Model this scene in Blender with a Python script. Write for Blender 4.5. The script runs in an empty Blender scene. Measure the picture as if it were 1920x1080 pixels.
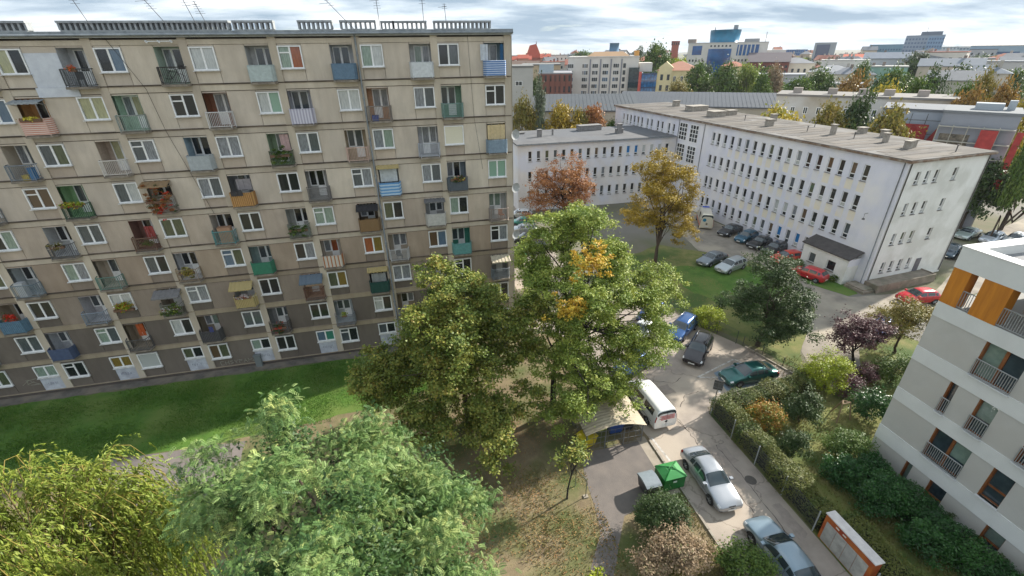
import bpy, math, random
import numpy as np
from mathutils import Matrix, Vector
scene = bpy.context.scene
COL = scene.collection
R = math.radians

# ---------------------------------------------------------------- camera, sky, sun
cam_data = bpy.data.cameras.new('camera')
cam = bpy.data.objects.new('camera', cam_data)
COL.objects.link(cam)
scene.camera = cam
cam_data.sensor_width = 36.0
cam_data.lens = 16.051
cam_data.clip_start = 0.1
cam_data.clip_end = 6000
def _cam_matrix():
    pit, rol, yaw = 0.478202, -0.0156287, 0.216887
    fw = Vector((0, math.cos(pit), -math.sin(pit))); r0 = Vector((1, 0, 0)); u0 = r0.cross(fw)
    r = math.cos(rol) * r0 + math.sin(rol) * u0
    u = -math.sin(rol) * r0 + math.cos(rol) * u0
    m = Matrix((r, u, -fw)).transposed()
    m = Matrix.Rotation(-yaw, 3, 'Z') @ m
    return Matrix.Translation((0, 0, 24.5)) @ m.to_4x4()
cam.matrix_world = _cam_matrix()

SUN_AZ = math.atan2(0.30, 0.95)      # direction towards the sun in the ground plane
SUN_EL = R(31)
sun_data = bpy.data.lights.new('sun', 'SUN')
sun_data.energy = 3.7
sun_data.angle = R(1.2)
sun_data.color = (1.0, 0.94, 0.84)
sun = bpy.data.objects.new('sun', sun_data)
COL.objects.link(sun)
_sd = Vector((math.cos(SUN_AZ) * math.cos(SUN_EL), math.sin(SUN_AZ) * math.cos(SUN_EL), math.sin(SUN_EL)))
sun.rotation_euler = _sd.to_track_quat('Z', 'Y').to_euler()
sun.location = (60, 20, 60)

world = bpy.data.worlds.new('World')
scene.world = world
world.use_nodes = True
def build_sky():
    nt = world.node_tree; N = nt.nodes; Lk = nt.links
    N.clear()
    out = N.new('ShaderNodeOutputWorld')
    sky = N.new('ShaderNodeTexSky'); sky.sky_type = 'NISHITA'; sky.sun_disc = False
    sky.sun_elevation = SUN_EL; sky.sun_rotation = math.pi / 2 - SUN_AZ
    sky.altitude = 100; sky.dust_density = 0.6
    b1 = N.new('ShaderNodeBackground'); b1.inputs[1].default_value = 0.09
    Lk.new(sky.outputs[0], b1.inputs[0])
    tc = N.new('ShaderNodeTexCoord')
    sep = N.new('ShaderNodeSeparateXYZ'); Lk.new(tc.outputs['Generated'], sep.inputs[0])
    mx = N.new('ShaderNodeMath'); mx.operation = 'MAXIMUM'; mx.inputs[1].default_value = 0.0
    Lk.new(sep.outputs[2], mx.inputs[0])
    ad = N.new('ShaderNodeMath'); ad.operation = 'ADD'; ad.inputs[1].default_value = 0.13
    Lk.new(mx.outputs[0], ad.inputs[0])
    dx = N.new('ShaderNodeMath'); dx.operation = 'DIVIDE'
    dy = N.new('ShaderNodeMath'); dy.operation = 'DIVIDE'
    Lk.new(sep.outputs[0], dx.inputs[0]); Lk.new(ad.outputs[0], dx.inputs[1])
    Lk.new(sep.outputs[1], dy.inputs[0]); Lk.new(ad.outputs[0], dy.inputs[1])
    cb = N.new('ShaderNodeCombineXYZ'); Lk.new(dx.outputs[0], cb.inputs[0]); Lk.new(dy.outputs[0], cb.inputs[1])
    mp = N.new('ShaderNodeMapping'); mp.inputs['Rotation'].default_value = (0, 0, R(12)); mp.inputs['Scale'].default_value = (0.55, 0.85, 1)
    Lk.new(cb.outputs[0], mp.inputs[0])
    n1 = N.new('ShaderNodeTexNoise'); n1.inputs['Scale'].default_value = 0.85; n1.inputs['Detail'].default_value = 9
    n1.inputs['Roughness'].default_value = 0.58; n1.inputs['Distortion'].default_value = 0.35
    Lk.new(mp.outputs[0], n1.inputs['Vector'])
    cr = N.new('ShaderNodeValToRGB')      # coverage of the cloud deck
    cr.color_ramp.elements[0].position = 0.24; cr.color_ramp.elements[0].color = (0, 0, 0, 1)
    cr.color_ramp.elements[1].position = 0.42; cr.color_ramp.elements[1].color = (1, 1, 1, 1)
    Lk.new(n1.outputs[0], cr.inputs[0])
    n2 = N.new('ShaderNodeTexNoise'); n2.inputs['Scale'].default_value = 1.15; n2.inputs['Detail'].default_value = 7
    n2.inputs['Roughness'].default_value = 0.55
    mp2 = N.new('ShaderNodeMapping'); mp2.inputs['Location'].default_value = (3.1, 7.7, 0); mp2.inputs['Scale'].default_value = (0.55, 0.85, 1); mp2.inputs['Rotation'].default_value = (0, 0, R(12))
    Lk.new(cb.outputs[0], mp2.inputs[0]); Lk.new(mp2.outputs[0], n2.inputs['Vector'])
    cc = N.new('ShaderNodeValToRGB')      # thick (grey blue) to thin (white) cloud
    e = cc.color_ramp.elements
    e[0].position = 0.38; e[0].color = (0.29, 0.38, 0.47, 1)
    e[1].position = 0.63; e[1].color = (0.90, 0.91, 0.92, 1)
    m_ = e.new(0.50); m_.color = (0.55, 0.63, 0.70, 1)
    Lk.new(n2.outputs[0], cc.inputs[0])
    b2 = N.new('ShaderNodeBackground'); b2.inputs[1].default_value = 0.63
    Lk.new(cc.outputs[0], b2.inputs[0])
    mix = N.new('ShaderNodeMixShader')
    Lk.new(cr.outputs[0], mix.inputs[0]); Lk.new(b1.outputs[0], mix.inputs[1]); Lk.new(b2.outputs[0], mix.inputs[2])
    Lk.new(mix.outputs[0], out.inputs[0])
build_sky()
scene.view_settings.view_transform = 'Standard'
scene.view_settings.look = 'None'
scene.view_settings.exposure = 1.25
scene.view_settings.gamma = 1.0
scene.cycles.max_bounces = 6
scene.cycles.diffuse_bounces = 3
scene.cycles.glossy_bounces = 3
scene.cycles.transmission_bounces = 4
scene.cycles.transparent_max_bounces = 6

# ---------------------------------------------------------------- helpers
def lin(*c):
    c = c[0] if len(c) == 1 else c
    return tuple(((v / 255.0) / 12.92 if v / 255.0 <= 0.04045 else ((v / 255.0 + 0.055) / 1.055) ** 2.4) for v in c)
MATS = {}
def mat(name, c1, c2=None, scale=2.0, rough=0.85, bump=0.0, metal=0.0, stretch=(1, 1, 1), coat=0.0, spec=0.5, detail=7, lo=0.35, hi=0.65, bscale=None, c3=None, s3=0.3, emit=None):
    if name in MATS: return MATS[name]
    m = bpy.data.materials.new(name); m.use_nodes = True
    nt = m.node_tree; N = nt.nodes; Lk = nt.links
    b = N['Principled BSDF']
    b.inputs['Base Color'].default_value = (*c1, 1)
    b.inputs['Roughness'].default_value = rough
    b.inputs['Metallic'].default_value = metal
    b.inputs['Specular IOR Level'].default_value = spec
    if coat:
        b.inputs['Coat Weight'].default_value = coat; b.inputs['Coat Roughness'].default_value = 0.05
    if c2 is not None or bump:
        geo = N.new('ShaderNodeNewGeometry')
        mp = N.new('ShaderNodeMapping'); mp.inputs['Scale'].default_value = stretch
        Lk.new(geo.outputs['Position'], mp.inputs[0])
    if c2 is not None:
        n = N.new('ShaderNodeTexNoise'); n.inputs['Scale'].default_value = scale; n.inputs['Detail'].default_value = detail
        n.inputs['Roughness'].default_value = 0.62
        Lk.new(mp.outputs[0], n.inputs['Vector'])
        r = N.new('ShaderNodeValToRGB')
        r.color_ramp.elements[0].position = lo; r.color_ramp.elements[0].color = (*c1, 1)
        r.color_ramp.elements[1].position = hi; r.color_ramp.elements[1].color = (*c2, 1)
        Lk.new(n.outputs[0], r.inputs[0])
        src = r.outputs[0]
        if c3 is not None:
            n3 = N.new('ShaderNodeTexNoise'); n3.inputs['Scale'].default_value = s3; n3.inputs['Detail'].default_value = 5
            Lk.new(geo.outputs['Position'], n3.inputs['Vector'])
            r3 = N.new('ShaderNodeValToRGB'); r3.color_ramp.elements[0].position = 0.45; r3.color_ramp.elements[1].position = 0.62
            Lk.new(n3.outputs[0], r3.inputs[0])
            mx = N.new('ShaderNodeMix'); mx.data_type = 'RGBA'
            Lk.new(r3.outputs[0], mx.inputs[0]); Lk.new(src, mx.inputs[6]); mx.inputs[7].default_value = (*c3, 1)
            src = mx.outputs[2]
        Lk.new(src, b.inputs['Base Color'])
    if bump:
        nb = N.new('ShaderNodeTexNoise'); nb.inputs['Scale'].default_value = bscale or scale * 6; nb.inputs['Detail'].default_value = 5
        Lk.new(mp.outputs[0], nb.inputs['Vector'])
        bp = N.new('ShaderNodeBump'); bp.inputs['Strength'].default_value = bump; bp.inputs['Distance'].default_value = 0.05
        Lk.new(nb.outputs[0], bp.inputs['Height']); Lk.new(bp.outputs[0], b.inputs['Normal'])
    MATS[name] = m
    return m
def var(m, name, sat):  # a leaf material: colour ramp over the per-face attribute "v"
    pass
def leafmat(name, cols, trans=0.2, rough=0.55):
    if name in MATS: return MATS[name]
    m = bpy.data.materials.new(name); m.use_nodes = True
    nt = m.node_tree; N = nt.nodes; Lk = nt.links
    b = N['Principled BSDF']; b.inputs['Roughness'].default_value = rough; b.inputs['Specular IOR Level'].default_value = 0.35
    at = N.new('ShaderNodeAttribute'); at.attribute_name = 'v'
    r = N.new('ShaderNodeValToRGB')
    el = r.color_ramp.elements
    n = len(cols)
    el[0].position = 0; el[0].color = (*cols[0], 1)
    el[1].position = 1; el[1].color = (*cols[-1], 1)
    for i in range(1, n - 1):
        e = el.new(i / (n - 1)); e.color = (*cols[i], 1)
    Lk.new(at.outputs['Fac'], r.inputs[0])
    Lk.new(r.outputs[0], b.inputs['Base Color'])
    t = N.new('ShaderNodeBsdfTranslucent'); Lk.new(r.outputs[0], t.inputs[0])
    mx = N.new('ShaderNodeMixShader'); mx.inputs[0].default_value = trans
    Lk.new(b.outputs[0], mx.inputs[1]); Lk.new(t.outputs[0], mx.inputs[2])
    Lk.new(mx.outputs[0], N['Material Output'].inputs[0])
    MATS[name] = m
    return m
def stripes(name, c1, c2, scale, axis='X', rough=0.8, prof='SIN', c_lo=0.45, c_hi=0.55):
    if name in MATS: return MATS[name]
    m = mat(name, c1, rough=rough)
    nt = m.node_tree; N = nt.nodes; Lk = nt.links
    geo = N.new('ShaderNodeNewGeometry')
    w = N.new('ShaderNodeTexWave'); w.bands_direction = axis; w.inputs['Scale'].default_value = scale; w.inputs['Distortion'].default_value = 0.6
    w.wave_profile = prof
    Lk.new(geo.outputs['Position'], w.inputs['Vector'])
    r = N.new('ShaderNodeValToRGB'); r.color_ramp.elements[0].position = c_lo; r.color_ramp.elements[1].position = c_hi
    r.color_ramp.elements[0].color = (*c1, 1); r.color_ramp.elements[1].color = (*c2, 1)
    Lk.new(w.outputs[0], r.inputs[0]); Lk.new(r.outputs[0], N['Principled BSDF'].inputs['Base Color'])
    return m

class MB:
    """collects faces; build() makes one mesh"""
    def __init__(self): self.v = []; self.f = []; self.m = []; self.sm = []
    def add(self, vs, fs, mi=0, smooth=False):
        o = len(self.v); self.v += [tuple(p) for p in vs]
        for f in fs: self.f.append(tuple(i + o for i in f)); self.m.append(mi); self.sm.append(smooth)
        return self
    def box(self, x0, x1, y0, y1, z0, z1, mi=0):
        if x0 > x1: x0, x1 = x1, x0
        if y0 > y1: y0, y1 = y1, y0
        if z0 > z1: z0, z1 = z1, z0
        return self.add([(x0, y0, z0), (x1, y0, z0), (x1, y1, z0), (x0, y1, z0), (x0, y0, z1), (x1, y0, z1), (x1, y1, z1), (x0, y1, z1)],
            [(0, 3, 2, 1), (4, 5, 6, 7), (0, 1, 5, 4), (1, 2, 6, 5), (2, 3, 7, 6), (3, 0, 4, 7)], mi)
    def quad(self, a, b, c, d, mi=0): return self.add([a, b, c, d], [(0, 1, 2, 3)], mi)
    def poly(self, pts, z, mi=0): return self.add([(x, y, z) for x, y in pts], [tuple(range(len(pts)))], mi)
    def prism(self, pts, z0, z1, mi=0):
        n = len(pts)
        a = sum(pts[i][0] * pts[(i + 1) % n][1] - pts[(i + 1) % n][0] * pts[i][1] for i in range(n))
        if a < 0: pts = pts[::-1]
        vs = [(x, y, z0) for x, y in pts] + [(x, y, z1) for x, y in pts]
        fs = [tuple(range(n - 1, -1, -1)), tuple(range(n, 2 * n))] + [(i, (i + 1) % n, n + (i + 1) % n, n + i) for i in range(n)]
        return self.add(vs, fs, mi)
    def tube(self, pts, rads, n=6, mi=0, cap=True, smooth=True):
        pts = [Vector(p) for p in pts]
        if not hasattr(rads, '__len__'): rads = [rads] * len(pts)
        vs = []; fs = []
        ref = Vector((0.31, 0.17, 0.93)) if len(pts) < 2 or abs((pts[-1] - pts[0]).normalized().z) < 0.9 else Vector((1, 0.1, 0))
        for i, p in enumerate(pts):
            d = (pts[min(i + 1, len(pts) - 1)] - pts[max(i - 1, 0)]).normalized()
            a = d.cross(ref).normalized(); b = d.cross(a)
            for k in range(n):
                t = 2 * math.pi * k / n
                vs.append(p + (a * math.cos(t) + b * math.sin(t)) * rads[i])
        for i in range(len(pts) - 1):
            for k in range(n):
                fs.append((i * n + k, i * n + (k + 1) % n, (i + 1) * n + (k + 1) % n, (i + 1) * n + k))
        self.add(vs, fs, mi, smooth)
        if cap:
            o = len(self.v) - len(vs)
            self.f.append(tuple(o + k for k in range(n))); self.m.append(mi); self.sm.append(False)
            self.f.append(tuple(o + (len(pts) - 1) * n + k for k in range(n - 1, -1, -1))); self.m.append(mi); self.sm.append(False)
        return self
    def bar(self, p, q, w, mi=0): return self.tube([p, q], w / 1.414, 4, mi, smooth=False)
    def mesh(self, name, *mats):
        me = bpy.data.meshes.new(name)
        me.from_pydata(self.v, [], self.f)
        for m in mats: me.materials.append(m)
        if len(mats) > 1: me.polygons.foreach_set('material_index', self.m)
        me.polygons.foreach_set('use_smooth', self.sm)
        me.update()
        return me
def fast_mesh(name, V, n_per, mats, v=None, mi=None):
    """V: (nfaces*n_per,3) array of separate faces"""
    nf = len(V) // n_per
    me = bpy.data.meshes.new(name)
    me.vertices.add(len(V)); me.vertices.foreach_set('co', np.ascontiguousarray(V, np.float32).ravel())
    me.loops.add(len(V)); me.loops.foreach_set('vertex_index', np.arange(len(V), dtype=np.int32))
    me.polygons.add(nf); me.polygons.foreach_set('loop_start', np.arange(0, len(V), n_per, dtype=np.int32))
    me.polygons.foreach_set('loop_total', np.full(nf, n_per, np.int32))
    for m in mats: me.materials.append(m)
    if mi is not None: me.polygons.foreach_set('material_index', np.asarray(mi, np.int32))
    me.update(calc_edges=True)
    if v is not None:
        a = me.attributes.new('v', 'FLOAT', 'FACE'); a.data.foreach_set('value', np.clip(v, 0, 1).astype(np.float32))
    return me
def ob(name, me, parent=None, loc=(0, 0, 0), rz=0.0, mats=None, scale=None):
    o = bpy.data.objects.new(name, me); COL.objects.link(o)
    o.location = loc
    if rz: o.rotation_euler = (0, 0, rz)
    if scale: o.scale = scale if hasattr(scale, '__len__') else (scale,) * 3
    if parent is not None: o.parent = parent
    if mats:
        for i, m in enumerate(mats):
            if m is not None:
                o.material_slots[i].link = 'OBJECT'; o.material_slots[i].material = m
    return o
def tag(o, label=None, cat=None, group=None, kind=None):
    if label: o['label'] = label
    if cat: o['category'] = cat
    if group: o['group'] = group
    if kind: o['kind'] = kind
    return o
def thing(name, label, cat, loc=(0, 0, 0), rz=0.0, group=None):
    return tag(ob(name, None, None, loc, rz), label, cat, group)
def copy_tree(o, parent=None):
    c = o.copy(); COL.objects.link(c); c.parent = parent
    for ch in list(o.children): copy_tree(ch, c)
    return c
rnd = random.Random(7)
# ---------------------------------------------------------------- ground, lawns, roads
M_ground = mat('city_ground', lin(112, 104, 84), lin(92, 98, 66), 0.35, 0.95, 0.25, c3=lin(120, 116, 108), s3=0.05)
M_yard = mat('bare_courtyard_soil', lin(110, 96, 74), lin(136, 122, 92), 1.3, 0.95, 0.5, bscale=14, c3=lin(86, 94, 50), s3=0.33)
M_lawn = mat('mown_lawn', lin(62, 98, 26), lin(86, 118, 40), 1.1, 0.95, 0.7, bscale=22, c3=lin(96, 116, 50), s3=0.3)
M_lawn2 = mat('dry_lawn', lin(98, 108, 50), lin(126, 120, 72), 1.2, 0.95, 0.6, bscale=20, c3=lin(70, 92, 38), s3=0.25)
M_dirt = mat('worn_court_surface', lin(108, 101, 98), lin(126, 118, 112), 0.9, 0.95, 0.3, bscale=18, stretch=(1, 1, 1))
M_strip = mat('old_paving_strip', lin(112, 106, 100), lin(86, 82, 76), 1.6, 0.9, 0.4, c3=lin(128, 118, 106), s3=0.6)
M_conc = mat('pale_concrete_yard', lin(150, 142, 130), lin(126, 118, 108), 0.7, 0.95, 0.3, bscale=12, c3=lin(164, 154, 138), s3=0.25)
M_kerb = mat('kerb_concrete', lin(164, 156, 144), lin(138, 130, 118), 2.0, 0.9, 0.3)
def asphalt():
    m = mat('worn_asphalt', lin(158, 147, 137), lin(140, 130, 121), 0.8, 0.93, 0.35, bscale=30, c3=lin(172, 160, 146), s3=0.22)
    nt = m.node_tree; N = nt.nodes; Lk = nt.links
    b = N['Principled BSDF']; src = b.inputs['Base Color'].links[0].from_socket
    geo = N.new('ShaderNodeNewGeometry')
    nz = N.new('ShaderNodeTexNoise'); nz.inputs['Scale'].default_value = 0.9; nz.inputs['Detail'].default_value = 5
    Lk.new(geo.outputs['Position'], nz.inputs['Vector'])
    vm = N.new('ShaderNodeMix'); vm.data_type = 'VECTOR'; vm.inputs[0].default_value = 0.25
    Lk.new(geo.outputs['Position'], vm.inputs[4])
    vs = N.new('ShaderNodeVectorMath'); vs.operation = 'SCALE'; vs.inputs[3].default_value = 6.0
    Lk.new(nz.outputs['Color'], vs.inputs[0]); Lk.new(vs.outputs[0], vm.inputs[5])
    vo = N.new('ShaderNodeTexVoronoi'); vo.feature = 'DISTANCE_TO_EDGE'; vo.inputs['Scale'].default_value = 0.24
    Lk.new(vm.outputs[1], vo.inputs['Vector'])
    r = N.new('ShaderNodeValToRGB'); r.color_ramp.elements[0].position = 0.002; r.color_ramp.elements[1].position = 0.012
    r.color_ramp.elements[0].color = (0.45, 0.42, 0.40, 1); r.color_ramp.elements[1].color = (1, 1, 1, 1)
    Lk.new(vo.outputs['Distance'], r.inputs[0])
    mu = N.new('ShaderNodeMix'); mu.data_type = 'RGBA'; mu.blend_type = 'MULTIPLY'; mu.inputs[0].default_value = 0.6
    Lk.new(src, mu.inputs[6]); Lk.new(r.outputs[0], mu.inputs[7]); Lk.new(mu.outputs[2], b.inputs['Base Color'])
    return m
M_asph = asphalt()
M_path = mat('grey_path_asphalt', lin(104, 98, 94), lin(118, 110, 104), 1.0, 0.93, 0.35, bscale=26)
def wob(pts, amp, seed, step=0.8):
    rr = random.Random(seed); out = []
    for i, (x, y) in enumerate(pts):
        x2, y2 = pts[(i + 1) % len(pts)]
        n = max(1, int(math.hypot(x2 - x, y2 - y) / step))
        for k in range(n):
            t = k / n
            out.append((x + (x2 - x) * t + rr.uniform(-amp, amp), y + (y2 - y) * t + rr.uniform(-amp, amp)))
    return out
def sheet(name, pts, z, m):
    mb = MB()
    a = sum(pts[i][0] * pts[(i + 1) % len(pts)][1] - pts[(i + 1) % len(pts)][0] * pts[i][1] for i in range(len(pts)))
    if a < 0: pts = pts[::-1]
    mb.poly(pts, z)
    return tag(ob(name, mb.mesh(name, m)), kind='structure')
sheet('ground', [(-3500, -3500), (3500, -3500), (3500, 3500), (-3500, 3500)], 0.0, M_ground)
sheet('courtyard', wob([(-60, -12), (14.6, -12), (14.6, 24), (13, 36), (-60, 36)], 0.05, 1), 0.004, M_yard)
sheet('lawn', wob([(-60, 36.3), (4.5, 36.2), (3.5, 31), (-3, 29.5), (-10, 28.4), (-16, 27.9), (-22, 28.1), (-30, 27.4), (-60, 27)], 0.14, 2), 0.008, M_lawn)
sheet('play_court', wob([(-22.4, 28.0), (-13.6, 27.7), (-13.2, 22.3), (-22.2, 22.3)], 0.06, 3), 0.012, M_dirt)
sheet('pavement_strip', wob([(-60, 37.3), (8.6, 37.3), (8.6, 36.35), (-60, 36.35)], 0.06, 4), 0.012, M_strip)
sheet('garden_lawn', wob([(20.05, 22.6), (30.2, 24.2), (44, 28), (46, 20), (44, 17), (28, 16.8), (27.9, 3), (20.05, 3)], 0.05, 5), 0.006, M_lawn2)
sheet('clinic_lawn', wob([(26, 36), (28.6, 30.5), (30.4, 25), (33, 27.6), (40.2, 33.6), (41, 36.5), (42.3, 44.8), (37.3, 50.4), (33, 54), (25, 50)], 0.15, 6), 0.006, M_lawn2)
sheet('clinic_grass', wob([(30.5, 47), (36, 46), (42.0, 44.2), (41, 37), (33, 35), (29.5, 40)], 0.4, 16), 0.010, M_lawn)
sheet('side_lawn', wob([(44.8, 41.8), (48.0, 42.6), (48.2, 37.6), (47.2, 35.2), (45.7, 35.0), (43.9, 38.6)], 0.06, 7), 0.012, M_lawn)
sheet('park_lawn', wob([(62, 50), (150, 70), (150, 120), (75, 110), (62, 70)], 0.2, 8, 3), 0.006, M_lawn2)
sheet('road', [(14.45, 0), (20.0, 0), (20.0, 22.4), (23.2, 23.7), (29.7, 24.05), (28.2, 29.6), (26.2, 33.6), (24.8, 38.5), (18.2, 42), (18.0, 90), (11.0, 90), (10.6, 44), (9.5, 38), (13.2, 34), (14.1, 24.2), (14.45, 21.2)], 0.012, M_asph)
sheet('clinic_road', wob([(37.3, 50.6), (39.5, 63), (39, 73), (45.5, 73), (47.9, 44), (44.6, 43), (43.6, 38.8), (45.7, 34.8), (56, 33.7), (62, 36.5), (75, 41), (82, 46), (96, 50), (96, 40), (72, 34), (54.5, 31.4), (45, 31.1), (38, 26.4), (32.6, 21), (30.9, 23.6), (32.8, 27.5), (40, 33.5), (41, 36.5), (42.5, 45)], 0.05, 9), 0.014, M_conc)
sheet('path', wob([(9.3, 21.0), (13.7, 21.1), (13.75, 18.6), (11.7, 16.4), (10.1, 15.9), (9.3, 14.8), (8.1, 12.9), (7.4, 10), (7.2, 3), (5.6, 3), (6.0, 10.5), (6.9, 13.3), (8.3, 15.2), (8.65, 17), (8.8, 19)], 0.035, 10, 0.5), 0.012, M_path)
sheet('walkway', [(13.55, 21.4), (14.2, 21.4), (14.2, 16.6), (13.55, 16.6)], 0.016, mat('walkway_slabs', lin(158, 148, 134), lin(142, 132, 118), 1.5, 0.9, 0.2))
# kerb stones
mbk = MB(); mbk.box(0, 0.14, 0, 0.96, 0, 0.11); me_k = mbk.mesh('kerb_stone', M_kerb)
kerb = tag(ob('kerb', None, None, (14.3, 3.0, 0.0)), kind='structure')
for i in range(18): ob('kerb_stone', me_k, kerb, (rnd.uniform(-.012, .012), i * 1.0, rnd.uniform(-.01, .005)))
kerb2 = tag(ob('parking_kerb', None, None, (28.35, 29.3, 0)), kind='structure')
d = Vector((29.72 - 28.25, 24.2 - 29.3, 0)); n = int(d.length)
mbk = MB(); mbk.box(-.07, .07, 0, 0.96, 0, 0.12); me_k2 = mbk.mesh('kerb_stone', M_kerb)
for i in range(n): ob('kerb_stone', me_k2, kerb2, tuple(d * (i / n)), math.atan2(-d.x, d.y))
# painted bays
M_white = mat('worn_road_paint', lin(196, 192, 186), lin(150, 144, 136), 3.0, 0.8, lo=0.45, hi=0.6)
M_blue = mat('worn_blue_bay_paint', lin(112, 132, 150), lin(128, 134, 138), 1.2, 0.85)
sheet('road_marking', [(22.9, 24.3), (23.3, 26.6), (26.2, 27.4), (26.9, 25.9), (26.8, 24.4)], 0.017, M_blue)
for a, b in (((21.6, 26.4), (26.2, 27.9)), ((21.6, 26.4), (23.3, 26.0)), ((22.2, 24.2), (23.0, 25.6)), ((26.2, 27.9), (26.9, 26.4))):
    a = Vector(a); b = Vector(b); nn = (b - a).normalized(); q = Vector((-nn.y, nn.x)) * .07
    sheet('road_marking', [tuple(a + q), tuple(a - q), tuple(b - q), tuple(b + q)], 0.021, M_white)
sheet('road_marking', [(14.55, 21.2), (14.7, 21.2), (14.9, 19.0), (14.75, 19.0)], 0.017, M_white)
sheet('manhole_cover', [(19.0 + .36 * math.cos(t / 8 * math.pi), 16.4 + .36 * math.sin(t / 8 * math.pi)) for t in range(16)], 0.018, mat('cast_iron', lin(70, 66, 62), lin(88, 82, 76), 20, 0.7))

# long cracks and mended patches in the lane
M_crack = mat('tar_crack', lin(70, 64, 60), lin(92, 84, 78), 4, .95)
M_mend = mat('mended_asphalt', lin(136, 126, 118), lin(150, 139, 130), 3.5, .95, .5, bscale=30)
def crack(pts, w, seed, z=.0175):
    rr = random.Random(seed); L = []; Rr = []
    for i in range(len(pts) - 1):
        a, b = Vector(pts[i]), Vector(pts[i + 1]); n = max(2, int((b - a).length / .3)); nn = (b - a).normalized(); q = Vector((-nn.y, nn.x))
        for k in range(n):
            p = a.lerp(b, k / n) + q * rr.uniform(-.07, .07); ww_ = w * rr.uniform(.3, 1.2); L.append(p + q * ww_ / 2); Rr.append(p - q * ww_ / 2)
    mb = MB(); m = len(L); mb.add([(p.x, p.y, z) for p in L] + [(p.x, p.y, z) for p in Rr], [(i, i + 1, m + i + 1, m + i) for i in range(m - 1)])
    for f in range(len(mb.f)): mb.f[f] = mb.f[f][::-1]
    tag(ob('crack', mb.mesh('crack', M_crack)), kind='structure')
crack([(17.35, 23.8), (17.5, 21), (17.45, 17.5), (17.7, 14)], .06, 1); crack([(18.6, 19.5), (18.7, 16), (18.5, 12)], .05, 2); crack([(17.5, 21), (16.8, 24.5), (17.6, 27), (17.0, 30)], .06, 3); crack([(17.6, 27), (19.2, 26.2), (20.6, 26.8)], .05, 4); crack([(18.3, 23.5), (19.4, 24.6), (21.0, 24.9)], .05, 5); crack([(17.0, 30), (18.8, 31.5), (19.0, 34)], .05, 6); crack([(15.2, 13), (15.6, 10)], .05, 7); crack([(18.2, 29), (19.6, 29.6), (20.6, 31)], .05, 8)
for k, (x, y, a, b) in enumerate(((18.5, 18.6, .75, .9), (17.9, 12.6, .5, .9), (18.0, 25.6, .9, .6), (19.3, 13.4, .35, 1.2))):
    sheet('mended_patch', wob([(x - a, y - b), (x + a, y - b * .8), (x + a * .8, y + b), (x - a * .9, y + b * .9)], .07, 30 + k, .3), .0165, M_mend)
# ---------------------------------------------------------------- the long beige apartment block
YA = 37.21; GZ = 0.457; BW = 5.3495; P0 = -23.98; ST = 2.8
def px(i): return P0 + BW * i
def lz(r): return GZ + ST * (9 - r)
blk = thing('apartment_block', 'long nine-storey beige panel apartment block with staggered balconies', 'building', (0, YA, 0))
def plaster(name, c1, c2):
    m = mat(name, c1, c2, 0.8, 0.92, 0.3, stretch=(1, 1, 0.35), bscale=9, lo=.3, hi=.7, c3=tuple(v * 0.84 for v in c1), s3=0.7)
    nt = m.node_tree; N = nt.nodes; Lk = nt.links
    b = N['Principled BSDF']; src = b.inputs['Base Color'].links[0].from_socket
    geo = N.new('ShaderNodeNewGeometry'); mp = N.new('ShaderNodeMapping'); mp.inputs['Scale'].default_value = (1.5, 1.5, .30)
    Lk.new(geo.outputs['Position'], mp.inputs[0])
    nz = N.new('ShaderNodeTexNoise'); nz.inputs['Scale'].default_value = 1.0; nz.inputs['Detail'].default_value = 6; nz.inputs['Roughness'].default_value = .65
    Lk.new(mp.outputs[0], nz.inputs['Vector'])
    r = N.new('ShaderNodeValToRGB'); r.color_ramp.elements[0].position = .34; r.color_ramp.elements[1].position = .62
    r.color_ramp.elements[0].color = (.72, .70, .68, 1); r.color_ramp.elements[1].color = (1, 1, 1, 1)
    Lk.new(nz.outputs[0], r.inputs[0])
    m1 = N.new('ShaderNodeMix'); m1.data_type = 'RGBA'; m1.blend_type = 'MULTIPLY'; m1.inputs[0].default_value = .5
    Lk.new(src, m1.inputs[6]); Lk.new(r.outputs[0], m1.inputs[7])
    oi = N.new('ShaderNodeObjectInfo'); r2 = N.new('ShaderNodeValToRGB')
    r2.color_ramp.elements[0].color = (.86, .84, .83, 1); r2.color_ramp.elements[1].color = (1.04, 1.03, 1.0, 1)
    Lk.new(oi.outputs['Random'], r2.inputs[0])
    m2 = N.new('ShaderNodeMix'); m2.data_type = 'RGBA'; m2.blend_type = 'MULTIPLY'; m2.inputs[0].default_value = 1
    Lk.new(m1.outputs[2], m2.inputs[6]); Lk.new(r2.outputs[0], m2.inputs[7]); Lk.new(m2.outputs[2], b.inputs['Base Color'])
    return m
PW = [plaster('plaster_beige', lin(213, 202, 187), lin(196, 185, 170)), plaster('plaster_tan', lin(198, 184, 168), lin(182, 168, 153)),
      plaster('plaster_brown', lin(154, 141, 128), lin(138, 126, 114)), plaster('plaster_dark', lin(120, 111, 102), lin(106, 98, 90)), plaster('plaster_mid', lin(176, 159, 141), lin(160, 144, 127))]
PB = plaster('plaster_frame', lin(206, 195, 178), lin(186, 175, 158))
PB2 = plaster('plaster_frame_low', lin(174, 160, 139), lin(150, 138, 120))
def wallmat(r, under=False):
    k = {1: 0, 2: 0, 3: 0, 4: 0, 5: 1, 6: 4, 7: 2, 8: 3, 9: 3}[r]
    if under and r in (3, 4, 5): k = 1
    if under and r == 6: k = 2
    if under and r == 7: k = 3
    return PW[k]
M_whitef = mat('white_window_frame', lin(240, 240, 239), lin(224, 224, 222), 4, 0.5)
M_sill = mat('white_sill', lin(220, 220, 220), lin(190, 188, 184), 5, 0.6)
M_gap = mat('dark_joint', lin(60, 52, 46), lin(84, 74, 64), 3, 0.95)
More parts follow.
